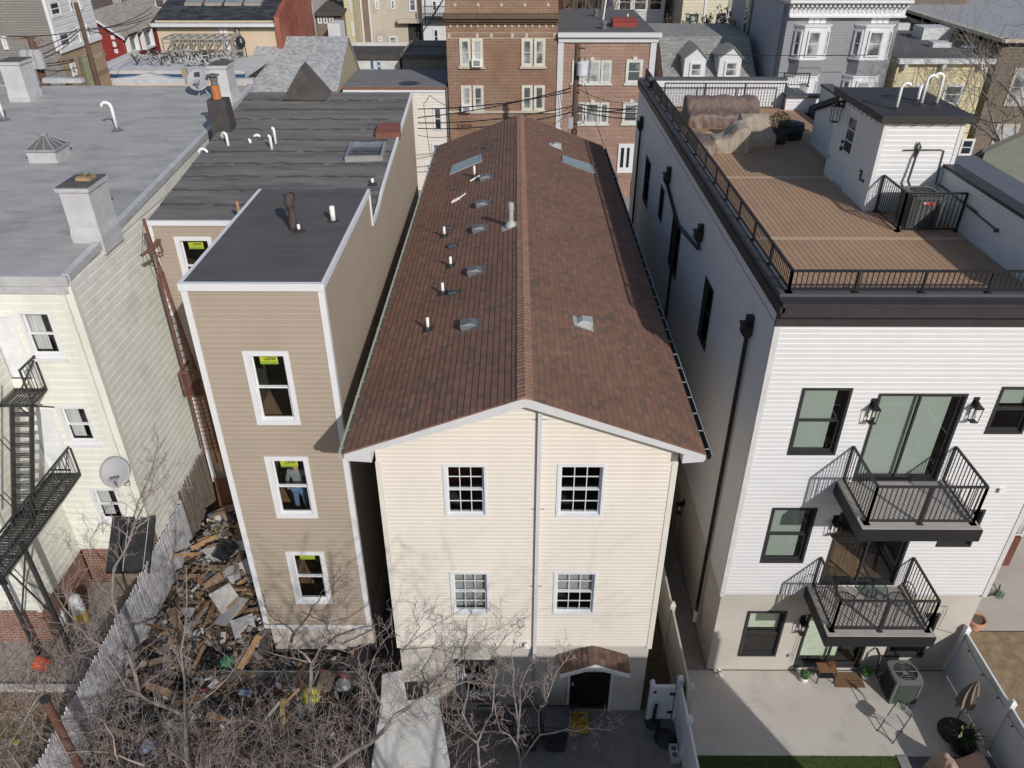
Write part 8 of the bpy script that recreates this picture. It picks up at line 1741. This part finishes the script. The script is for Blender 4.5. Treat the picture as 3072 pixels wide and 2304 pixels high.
def shrub(lab, c, R_, h, seed, mat=None):
    rnd = random.Random(seed); t = thing('evergreen_shrub', lab, 'shrub', (c[0], c[1], c[2]-h), 'evergreen shrubs behind the dormer roof'); mb = MB(); mb.cyl((c[0], c[1], c[2]-h), c, .12, n=6); mb.build('trunk', m_bark, t); mb = MB()
    for k in range(26):
        a = rnd.uniform(0, 6.28); tip = Vector(c)+Vector((math.cos(a)*R_*rnd.uniform(.3, 1), math.sin(a)*R_*.6, rnd.uniform(-.2, 1)*R_)); base = Vector(c)+Vector((0, 0, -h*.35))
        for s_ in range(60):
            f = rnd.random(); p = base.lerp(tip, f)+Vector((rnd.gauss(0, .16), rnd.gauss(0, .16), rnd.gauss(0, .12)))*(1.2-f); n = Vector((rnd.gauss(0, 1), rnd.gauss(0, 1), rnd.gauss(0, 1))).normalized(); b = n.orthogonal().normalized(); c2_ = n.cross(b); s = rnd.uniform(.05, .12); mb.face([p-b*s, p+c2_*s*.5, p+b*s, p-c2_*s*.5])
    mb.build('crown', mat or m_ever, t)
for i, (x, y, R_, lab) in enumerate(((1420, 270, 1.3, 'ragged brownish evergreen shrub, leftmost behind the dormer roof'), (1640, 260, 1.5, 'wide spiky evergreen shrub in front of the pale cream house'), (1770, 240, 1.2, 'evergreen shrub right of the wide spiky one'), (1950, 230, 1.7, 'tall dark evergreen shrub beside the blue-grey wall'))):
    p = YP(q(1, 3, x, y), 50); shrub(lab, (p.x, p.y, p.z), R_, 5.0, i+3, m_ever if i else M('evergreen_brown', (.10, .075, .035), .8, var=.4, scale=4))
# ---- mansard house with two dormers
t = thing('dormer_house', 'grey shingle mansard roof house with two white dormers', 'house', (12, 45, 1)); ym, yr = 40, 43; a = YP(q(1, 3, 1330, 303), yr); b = YP(q(1, 3, 2070, 303), yr); e0 = YP(q(1, 3, 1350, 640), ym); xa, xb = a.x-.1, YP(q(1, 3, 2110, 640), ym).x+.1; sl_ = (a.z-e0.z)/(yr-ym)
mb = MB(); mb.prism([(xa, ym-1, e0.z-sl_), (xa, yr, a.z), (xa, yr, a.z-.2), (xa, ym-1, e0.z-sl_-.2)], (xb-xa, 0, 0)); mb.prism([(xa, yr, a.z), (xa, yr+6, a.z), (xa, yr+6, a.z-.2), (xa, yr, a.z-.2)], (xb-xa, 0, 0)); mb.build('roof', MTile('shingles_greygreen', [(.33, .33, .31), (.38, .38, .355), (.28, .28, .27)], w=.25, h=.14, line=.1), t)
mb = MB(); mb.prism([(xa, ym-.9, .8), (xa, yr+6, .8), (xa, yr+6, a.z-.2), (xa, yr, a.z-.2), (xa, ym-.9, e0.z-sl_+.0)], (xb-xa, 0, 0)); mb.build('wall', M('wall_greywhite', (.5, .5, .5), .8), t)
m_seam = M('metal_roof_grey', (.22, .22, .22), .5)
for (l_, r_, top, sh, wa, wb) in ((1535, 1715, (1645, 400), 485, (1580, 515), (1668, 640)), (1825, 2010, (1945, 397), 480, (1870, 507), (1960, 640))):
    yd = ym-.2; A, B_, T_ = YP(q(1, 3, l_, sh), yd), YP(q(1, 3, r_, sh-5), yd), YP(q(1, 3, *top), yd); z0 = e0.z-.6; mb = MB(); mb.prism([(A.x, yd, z0), (B_.x, yd, z0), (B_.x, yd, B_.z), (T_.x, yd, T_.z), (A.x, yd, B_.z)], (0, 2.6, 0)); dm = mb.build('dormer', m_white, t)
    mb = MB(); mb.prism([(A.x-.12, yd-.1, B_.z-.05), (T_.x, yd-.1, T_.z+.08), (T_.x, yd-.1, T_.z), (A.x-.12, yd-.1, B_.z-.13)], (0, 2.9, 0)); mb.prism([(B_.x+.12, yd-.1, B_.z-.05), (B_.x+.12, yd-.1, B_.z-.13), (T_.x, yd-.1, T_.z), (T_.x, yd-.1, T_.z+.08)], (0, 2.9, 0))
    for k in range(8): y = yd+k*.36; mb.bar((A.x-.12, y, B_.z-.0), (T_.x, y, T_.z+.12), .03)
    mb.build('dormer_roof', m_seam, dm)
    window(dm, FY(yd), (YP(q(1, 3, *wa), yd).x, YP(q(1, 3, *wb), yd).x, YP(q(1, 3, *wb), yd).z, YP(q(1, 3, *wa), yd).z), m_trim, trim=.08, proud=.04, glass=pane) if False else None
    fr = window(t, FY(yd), (YP(q(1, 3, *wa), yd).x, YP(q(1, 3, *wb), yd).x, YP(q(1, 3, *wb), yd).z, YP(q(1, 3, *wa), yd).z), m_trim, trim=.08, proud=.04, glass=pane_l)
# ---- blue-grey shaded party wall
t = thing('side_wall_building', 'tall building showing only its shaded blue-grey sided party wall', 'building', (17.5, 50, 1)); xw = 16.2; p0 = XP(q(1, 3, 2080, 620), xw); mb = MB()
xw = YP(q(1, 4, 205, 520), 38.5).x-.4
mb = MB(); wall(mb, FXn(xw), 38.6, 51.0, .8, 12.2, exp=.25, th=.02); wall(mb, FY(38.6), xw, xw+.5, .8, 12.2); mb.build('wall', M('siding_bluegrey', (.36, .37, .40), .7, var=.05), t)
yw = XP(q(1, 3, 2120, 60), xw).y; yw2 = XP(q(1, 3, 2080, 270), xw).y
fr = window(t, FXn(xw), (46.0, 47.2, 9.4, 11.9), m_trimg, trim=.08, glass=pane)
mb = MB(); FXn(xw).box(mb, 45.3, 45.5, 1, 12.1, 0, .12); mb.build('drain_pipe', m_galv, t)
# ---- victorian with bays
t = thing('victorian_house', 'grey-sided victorian house with white bay windows and a white carved cornice', 'house', (20, 43, 1)); Yv = 38; PV = lambda p: YP(p, Yv); FV = FY(Yv); x0, x1 = PV(q(1, 4, 235, 250)).x, PV(q(1, 4, 1160, 250)).x; x0 = min(x0, PV(q(1, 4, 205, 520)).x); zt = PV(q(1, 4, 700, 15)).z
m_gs = M('siding_grey', (.27, .27, .285), .7, var=.06); mb = MB(); wall(mb, FV, x0, x1, .8, zt-.3, exp=.16, th=.02); wall(mb, FXn(x0), Yv, 46, .8, zt-.2, exp=.3); wall(mb, FXp(x1), Yv, 46, .8, zt-.2, exp=.3); mb.build('wall', m_gs, t)
mb = MB(); mb.box(x0-.2, x1+.3, Yv-.7, 46, zt, zt+.15); zf0 = PV(q(1, 4, 700, 50)).z; zf1 = PV(q(1, 4, 700, 125)).z; FV.box(mb, x0, x1+.15, zf1, zt, 0, .22); FV.box(mb, x0, x1+.2, zf1-.1, zf1, 0, .35)
for k in range(26): u = x0+.1+(x1-x0)*k/25; FV.box(mb, u-.06, u+.06, zf0, zt, .22, .5)
mb.build('cornice', m_trim, t); mb = MB()
for k in range(24): u = x0+.3+(x1-x0-.5)*k/23; z = (zf0+zf1)/2; s_ = 1 if k % 2 else -1; mb.tube([FV.pt(u+.13*math.cos(j*.7)*(1-j*.07), z+s_*.13*math.sin(j*.7)*(1-j*.07), .24) for j in range(9)], .018, 5)
mb.build('carved_frieze', m_vinyl, t)
def bay(xl, xr, zt_, zb_, zsk, lab, parent):
    w = xr-xl; c = w*.2; dep = .55; pts = [(xl, Yv), (xl+c, Yv-dep), (xr-c, Yv-dep), (xr, Yv)]; mb = MB(); mb.prism([(x, y, zb_) for x, y in pts], (0, 0, zt_-zb_)); b = mb.build('bay_window', m_trim, parent)
    mb = MB(); mb.prism([(x, y-.02 if i in (1, 2) else y, zsk) for i, (x, y) in enumerate(pts)], (0, 0, zb_-zsk-.02)); mb.build('bay_apron', m_gs, b)
    mb = MB(); cx = (xl+xr)/2; mb.prism([(cx+(x-cx)*1.06, y-.06, zb_-.04) for x, y in pts], (0, 0, .08)); mb.prism([(cx+(x-cx)*1.05, y-.05, zt_-.05) for x, y in pts], (0, 0, .1)); mb.build('bay_moulding', m_trim, b)
    for i in range(3):
        (xa, ya), (xb_, yb) = pts[i], pts[i+1]; U = Vector((xb_-xa, yb-ya, 0)); L_ = U.length; U.normalize(); N_ = Vector((U.y, -U.x, 0)); Fq = Fc((xa, ya, 0), U, N_); m_ = .12 if i != 1 else .25; window(b, Fq, (m_, L_-m_, zb_+.15, zt_-.25), m_trim, trim=.07, proud=.04, glass=pane_l)
for (l_, r_) in (((262, 470), (560, 230)), ((752, 470), (1075, 230))):
    xl, xr = PV(q(1, 4, l_[0]+20, 400)).x, PV(q(1, 4, r_[0]+15, 400)).x; bay(xl, xr, PV(q(1, 4, 400, 205)).z, PV(q(1, 4, 400, 480)).z, PV(q(1, 4, 400, 610)).z, '', t)
for (l_, r_) in ((225, 505), (700, 1005)):
    xl, xr = PV(q(1, 4, l_, 680)).x, PV(q(1, 4, r_, 640)).x; bay(xl, xr, PV(q(1, 4, 400, 620)).z, PV(q(1, 4, 400, 900)).z, PV(q(1, 4, 400, 1000)).z, '', t)
mb = MB(); za, zb_ = PV(q(1, 4, 500, 135)).z, PV(q(1, 4, 500, 205)).z; 
for a in (425, 475, 525, 945, 995, 1045): u = PV(q(1, 4, a, 160)).x; FV.box(mb, u, u+.32, zb_+.08, za-.05, 0, .06)
mb.build('panel', m_trim, t)
# ---- yellow flat-roof house right
t = thing('yellow_flat_house', 'pale yellow sided house with a white gutter and grey flat roof at upper right', 'house', (26, 43, 1)); x0, x1 = PV(q(1, 4, 1165, 530)).x, PV(q(1, 4, 1930, 510)).x; zt = PV(q(1, 4, 1560, 500)).z; m_yel = M('siding_butter', (.62, .54, .34), .6, var=.05)
shell(t, x0, x1, Yv, 50, .8, zt, m_yel, exp=.2, roofmat=m_flat); mb = MB(); FV.box(mb, x0-.1, x1+.15, zt-.15, zt+.12, 0, .4); [FV.box(mb, x0+.3+k*2.3, x0+.5+k*2.3, zt-.5, zt-.15, 0, .35) for k in range(3)]; mb.build('gutter', m_trim, t)
fwin(t, FV, q(1, 4, 1290, 700), q(1, 4, 1385, 860), PV, g=pane_l); fwin(t, FV, q(1, 4, 1560, 700), q(1, 4, 1670, 865), PV, g=pane_l); fwin(t, FV, q(1, 4, 1700, 1150), q(1, 4, 1765, 1290), PV)
p = ZP(q(1, 4, 1530, 395), zt+.05); mb = MB(); mb.box(p.x-.6, p.x+.6, p.y, p.y+.9, zt, zt+.35); mb.box(p.x+1.2, p.x+1.9, p.y-.6, p.y, zt, zt+.2); mb.build('roof_box', m_trimg, t); mb = MB(); p = ZP(q(1, 4, 1470, 330), zt+.05); mb.box(p.x-.9, p.x+1.2, p.y, p.y+1.6, zt, zt+.8); mb.box(x0, x1, 49.6, 50.1, zt, zt+.5); mb.build('stair_box', m_trimg, t)
# ---- brick blocks far right
t = thing('right_brick_block', 'long dark brick apartment block with stone-framed windows at the upper right', 'building', (34, 48, 1)); xq = YP((3012, 125), 39).x; mb = MB(); zq = YP((3012, 125), 39).z
FQ = FXn(xq); wall(mb, FQ, 39, 72, .8, zq); wall(mb, FY(39), xq, xq+16, .8, zq); mb.build('wall', m_brC, t); mb = MB(); mb.box(xq, xq+16, 39, 72, zq-.3, zq-.1); mb.build('roof', M('roof_palegrey', (.36, .36, .38), .7, var=.1), t); mb = MB(); mb.box(xq-.1, xq+.35, 39, 72, zq-.05, zq+.15); mb.box(xq, xq+16, 38.9, 39.3, zq-.05, zq+.15); mb.build('coping', m_lime, t)
PQ = lambda p: XP(p, xq)
m_stf = M('frame_stone', (.42, .38, .32), .7)
for (u, z, w) in ((40.3, 6.2, 2.2), (40.3, 2.6, 2.2), (44.5, 6.2, 2.2), (44.5, 2.6, 2.2), (49, 6.2, 2.2)): window(t, FQ, (u, u+w/2-.03, z, z+2.1), m_stf, trim=.12, proud=.05, glass=pane); window(t, FQ, (u+w/2+.03, u+w, z, z+2.1), m_stf, trim=.12, proud=.05, glass=pane)
FQ2 = FY(39)
for (u, z) in ((xq+1.2, 6.3), (xq+3.6, 6.3), (xq+1.2, 2.9), (xq+3.6, 2.9), (xq+6, 6.3), (xq+6, 2.9)): window(t, FQ2, (u, u+1.5, z, z+2.3), m_stf, trim=.14, proud=.06, glass=pane_l)
t = thing('far_brick_tower', 'brown brick apartment tower with paired white windows at the top right', 'building', (36, 70, 1)); Yt = 72; PT = lambda p: YP(p, Yt); A, B_ = PT(q(1, 4, 1420, 0)), PT(q(1, 4, 1655, 190)); shell(t, A.x-.3, B_.x+.3, Yt, Yt+10, .5, 22, m_brA); 
for a, b in (((1475, 122), (1605, 182)), ((1515, -30), (1645, 22))): fwin(t, FY(Yt), q(1, 4, *a), q(1, 4, *b), PT, dbl=True, trim=.12)
t = thing('shadow_brick_wall', 'dark brick building side in shade between the victorian and the brick tower', 'building', (29, 62, 1)); A = YP(q(1, 4, 1215, 0), 58); mb = MB(); mb.box(A.x-.6, A.x+5.2, 58, 70, .5, 14); mb.build('wall', m_brC, t)
# right-edge dark stucco with shed roof
t = thing('dark_stucco_house', 'dark grey-green stucco building with a sloping roof edge at the right', 'building', (21, 16, 0)); e0 = YP(q(1, 4, 1900, 1225), 18); xs0 = e0.x; e1 = XP(q(1, 4, 2212, 1090), xs0+0); 
mb = MB(); Ys = 18; b1 = YP(q(1, 4, 2212, 1085), Ys); mb.prism([(xs0, Ys, 0), (xs0+9, Ys, 0), (xs0+9, Ys, e0.z+(b1.z-e0.z)/(b1.x-xs0)*9), (xs0, Ys, e0.z)], (0, 4, -3.3)); mb.build('wall', M('stucco_olive', (.17, .175, .15), .9, var=.1, bump=.3), t); mb = MB(); k = (b1.z-e0.z)/(b1.x-xs0); mb.prism([(xs0-.2, Ys-.15, e0.z-.15), (xs0+9, Ys-.15, e0.z+k*9-.02), (xs0+9, Ys-.15, e0.z+k*9+.12), (xs0-.2, Ys-.15, e0.z+.02)], (0, 4, -3.2)); mb.build('roof', m_flat, t)
# blue-grey low roof right of the white house
t = thing('neighbour_roof_house', 'flat-roofed neighbour with a smooth blue-grey roof right behind the white house', 'house', (15, 18, 0)); p0, p1 = ZP(q(1, 4, 1660, 1290), 9.4), ZP(q(1, 4, 1790, 1290), 9.4); mb = MB(); mb.box(12.3, p1.x+.1, 7, p0.y, 9.2, 9.4); mb.build('roof', M('roof_bluegrey', (.13, .14, .16), .6, var=.1), t); mb = MB(); mb.box(12.35, p1.x, 7.05, p0.y-.05, 0, 9.19); mb.build('wall', m_stuccow, t)
# distant backdrop houses to close the view, plus far trees
for i, (x, y, w, h, c_, lab) in enumerate(((-2, 78, 9, 11, (.45, .42, .38), 'plain beige far building behind the brown apartment'), (6.5, 74, 5, 11.3, (.40, .16, .10), 'far red-brown building behind the brick row house'), (24, 88, 12, 12, (.35, .33, .32), 'far grey building behind the victorian house'), (-34, 75, 14, 10, (.42, .38, .34), 'far tan building behind the red house'))):
    t = thing('far_building', lab, 'building', (x, y, 0)); shell(t, x-w/2, x+w/2, y, y+10, 0, h, M('far_wall_%d' % i, c_, .85, var=.1), roofmat=m_flat)
    for k in range(4):
        for j in range(2): u = x-w/2+.8+k*w/4; window(t, FY(y), (u, u+1.0, 4.5+j*3.2, 6.1+j*3.2), m_trim, trim=.08, glass=pane)
def bigtree(lab, base, H_, seed, mat, n=7, spread=.7):
    rnd = random.Random(seed); t = thing('street_tree', lab, 'tree', base, 'bare street trees'); tr = MB(); br = MB(); b = Vector(base); top = b+Vector((0, 0, H_*.35)); tr.tube([b, b.lerp(top, .5)+Vector((.1, 0, 0)), top], [.28, .22, .18], 8)
    for k in range(n):
        a = k*6.28/n+rnd.uniform(-.3, .3); grow(br, b.lerp(top, rnd.uniform(.6, 1)), Vector((math.cos(a)*spread, math.sin(a)*spread, 1)), H_*.62, .09, 0, rnd, (6, 5, 4, 3), .3, (6, 6, 5, 0), .2)
    tr.build('trunk', mat, t, True); br.build('branches', mat, t)
p = YP(q(1, 4, 2080, 700), 31); bigtree('large pale bare street tree at the right edge in front of the brick block', (p.x+3.2, 31, 1), 12.5, 5, m_barkp, 8)
p = YP(q(1, 1, 1200, 60), 62); bigtree('brownish bare tree behind the red house roof', (p.x, 62, 0), 11.5, 9, M('bark_redbrown', (.17, .11, .08), .9), 9)
p = YP(q(1, 3, 740, 40), 58); bigtree('small bare tree with tan dry leaves behind the brick row house', (p.x, 58, 0), 12.0, 12, M('bark_tan', (.27, .18, .10), .9), 8)
# ---- poles and wires
def pole(lab, top, Y_, r, zb_=1.1, mat=None, arms=(), trans=None):
    tp = YP(top, Y_); t = thing('utility_pole', lab, 'utility pole', (tp.x, Y_, zb_), 'wooden utility poles'); mb = MB(); mb.tube([(tp.x, Y_, zb_), tp], [r*1.25, r], 10); mb.build('pole', mat or M('pole_wood', (.13, .075, .05), .85, var=.3, scale=6, stretch=(2, 2, .3)), t); return t, tp
t, tp = pole('dark wooden utility pole with a white transformer before the brick row house', q(1, 3, 645, 358), 31, .15)
def px31(x, y, c=3): return YP(q(1, c, x, y), 31)
p = px31(680, 565); mb = MB(); a = px31(680, 505).z; b = px31(680, 625).z; mb.lathe((p.x, 30.75, b), [(.2, 0), (.29, .05), (.29, (a-b)-.05), (.2, a-b), (.05, a-b+.05)], 16); tf = mb.build('transformer', M('transformer_white', (.62, .63, .66), .4), t); mb = MB()
for dx in (-.12, .12): mb.cyl((p.x+dx, 30.75, a), (p.x+dx, 30.75, a+.25), .035, n=6)
mb.build('bushing', m_galv, tf)
p = px31(583, 1010); mb = MB(); mb.box(p.x-.12, p.x+.14, 30.7, 30.9, p.z-.3, p.z+.3); mb.build('junction_box', m_galvl, t)
mb = MB(); 
for k, (x, y) in enumerate(((690, 395), (660, 700), (640, 760))): p = px31(x, y); mb.bar((tp.x, 30.9, p.z), (p.x+.1, 30.8, p.z), .06)
p = px31(600, 1085); mb.tube([Vector((p.x+.25*math.cos(k*.5), 30.8, p.z+.2*math.sin(k*.5))) for k in range(14)], .02, 5); p = px31(650, 970); mb.tube([Vector((p.x+.35*math.cos(k*.5), 30.8, p.z+.35*math.sin(k*.5))) for k in range(14)], .02, 5); mb.build('fittings', m_iron, t)
def wires(lab, sets, r=.018, cat='overhead wires', nm='overhead_wires'):
    t = thing(nm, lab, cat, sets[0][0]); mb = MB()
    for a, b, sag in sets:
        a, b = Vector(a), Vector(b); mb.tube([a.lerp(b, k/12)+Vector((0, 0, -4*sag*(k/12)*(1-k/12))) for k in range(13)], r, 4)
    mb.build('wire', m_black, t)
P31 = lambda c, x, y, Y_=31: YP(q(1, c, x, y), Y_)
wires('bundle of thick black cables crossing in front of the brick houses', [(P31(2, 1390, 1020), P31(3, 600, 880), .25), (P31(3, 600, 885), P31(3, 1150, 940), .1), (P31(2, 1390, 1065), P31(3, 600, 930), .3), (P31(2, 1390, 975), P31(3, 590, 730), .2), (P31(3, 600, 900), P31(3, 1150, 985), .15), (P31(3, 600, 850), P31(3, 1150, 905), .12), (P31(2, 1390, 905), P31(3, 590, 760), .2), (P31(3, 600, 870), P31(3, 1160, 870), .35)], .028)
wires('thin tangled service drops around the middle utility pole', [(P31(3, 745, 490), P31(3, 720, 690), .25), (P31(3, 755, 495), P31(3, 735, 690), -.0), (P31(3, 610, 690), P31(3, 480, 770), .1), (P31(3, 610, 870), P31(3, 440, 940), .1), (P31(3, 610, 880), P31(3, 420, 1030), .2), (P31(3, 700, 690), P31(3, 860, 1200), .1), (P31(3, 620, 720), P31(3, 1150, 850), .3), (P31(3, 480, 780), P31(3, 505, 1060), .0), (P31(3, 500, 770), P31(3, 520, 900), .1), (P31(2, 1440, 860), P31(2, 1500, 1300), .3), (P31(2, 1490, 790), P31(2, 1640, 880), .05), (P31(2, 1440, 860), P31(2, 1490, 790), .05), (P31(2, 1390, 1120), P31(2, 1660, 1130), .1)], .015)
t, tp = pole('tall brown utility pole standing before the white corner house', q(1, 1, 628, 22), 27, .10)
t2_, tp2 = pole('utility pole with transformers at the left behind the grey flat roof', q(1, 1, 250, 300), 26, .16)
P26 = lambda x, y: YP(q(1, 1, x, y), 26)
mb = MB(); mb.bar(P26(60, 325), P26(350, 335), .12, .1); mb.bar(P26(280, 400), P26(335, 335), .06); mb.build('crossarm', m_woodd, t2_)
for x in (235, 300, 345): p = P26(x, 480); mb = MB(); mb.lathe((p.x, 25.75, p.z-.45), [(.18, 0), (.24, .05), (.24, .75), (.1, .85)], 12); mb.build('transformer', m_galvl, t2_)
mb = MB(); mb.box(P26(0, 800).x-.35, P26(0, 800).x+.35, 25.6, 25.62, 0, 0) if False else None
t3, tp3 = pole('short broad pole top with a long grey crossarm beside the terrace building', q(1, 1, 705, 460), 28, .35, mat=M('pole_green', (.20, .20, .12), .85, var=.25, scale=5))
P28 = lambda x, y: YP(q(1, 1, x, y), 28); mb = MB(); mb.bar(P28(490, 515), P28(860, 440), .3, .22); mb.build('crossarm', m_woodd, t3)
mb = MB(); mb.bar(P28(1525, 570), P28(1550, 660), .25, .25) ; tag(mb.build('chimney_stub', M('post_tan', (.35, .3, .2), .8)), 'short tan post top peeking over the grey roof by the dish', 'post')
wires('fan of black wires between the left utility poles and the terrace', [(P26(60, 300), P28(640, 255), .1), (P28(640, 255), P31(1, 1260, 60, 40), .3), (P26(300, 400), P28(650, 235), .1), (P26(330, 460), P28(660, 250), .1), (P28(680, 240), P31(1, 1260, 110, 40), .2), (P26(370, 480), P28(650, 290), .1), (P26(230, 530), P28(640, 480), .1), (P26(230, 550), P28(640, 500), .1), (P28(660, 240), P31(1, 1180, 170, 40), .4), (P26(0, 310), P26(250, 300), .1), (P26(350, 580), P28(640, 560), .1), (P28(800, 240), P31(1, 1270, 140, 40), .1)], .02)
# no-entry style round sign at the far left
p = YP(q(1, 1, 10, 825), 26); t = thing('round_sign', 'round white sign with a red ring and slash at the left edge', 'sign', (p.x, 26, 1)); mb = MB(); mb.prism([(p.x-.6, 26, p.z-.6), (p.x+.75, 26, p.z-.6), (p.x+.75, 26, p.z+.5), (p.x+.5, 26, p.z+.65), (p.x-.6, 26, p.z+.65)], (0, .03, 0)); mb.build('board', m_trim, t); mb = MB(); c = Vector((p.x+.1, 25.98, p.z)); mb.tube([c+Vector((.42*math.cos(k*.2618), 0, .42*math.sin(k*.2618))) for k in range(25)], .045, 6, cap=False); mb.bar(c+Vector((-.28, 0, .28)), c+Vector((.28, 0, -.28)), .07, .02); mb.build('red_ring', M('sign_red', (.50, .02, .02), .5), t); mb = MB(); mb.cyl((p.x+.1, 26.1, 1), (p.x+.1, 26.1, p.z), .04, n=8); mb.build('post', m_galv, t)
# right wire lines
wires('thin pale wire from the right bare tree to the yellow house', [(YP(q(1, 4, 1680, 400), 36), YP(q(1, 4, 2200, 370), 33), .1), (YP(q(1, 3, 1700, 452), 36), YP(q(1, 4, 1000, 455), 36), .05), (YP(q(1, 4, 1780, 950), 12), YP(q(1, 4, 2212, 920), 30), .4)], .02)
# parked car glimpsed in the alley gap
p = YP(q(2, 3, 1060, 100), 26.5); 
def car(x, y, z, lab):
    t = thing('parked_car', lab, 'car', (x, y, z)); w = .9; mb = MB(); P = [(-2.2, .35), (-2.25, .7), (-1.9, .9), (-1.2, .98), (-.6, 1.42), (.7, 1.45), (1.5, 1.0), (2.15, .9), (2.25, .5), (2.2, .3)]
    mb.prism([(x+a, y-w, z+b) for a, b in P], (0, 2*w, 0)); mb.build('body', M('car_silver', (.45, .46, .48), .3, metal=.5), t); mb = MB(); mb.prism([(x+a, y-w-.01, z+b) for a, b in ((-1.1, 1.0), (-.58, 1.36), (.66, 1.38), (1.3, 1.02))], (0, 2*w+.02, 0)); mb.hexa([(x-1.16, y-w+.12, z+1.02), (x-.62, y-w+.12, z+1.43), (x-.62, y+w-.12, z+1.43), (x-1.16, y+w-.12, z+1.02), (x-1.2, y-w+.12, z+1.05), (x-.66, y-w+.12, z+1.46), (x-.66, y+w-.12, z+1.46), (x-1.2, y+w-.12, z+1.05)]); mb.build('windows', MPane('car_glass', (.02, .025, .03), (.05, .06, .07)), t)
    for a in (-1.4, 1.4):
        for s_ in (-1, 1): mb = MB(); mb.cyl((x+a, y+s_*(w-.2), z+.33), (x+a, y+s_*(w+.02), z+.33), .33, n=18); wl = mb.build('wheel', m_black, t); mb = MB(); mb.cyl((x+a, y+s_*(w+.021), z+.33), (x+a, y+s_*(w+.03), z+.33), .2, n=14); mb.build('rim', m_galvl, wl)
car(p.x-.4, 27, 1.0, 'silver parked car glimpsed in the gap beside the white house')
# ---------------------------------------------------------------- finish: tidy helper properties
for o in bpy.data.objects:
    if '_o' in o.keys(): del o['_o']
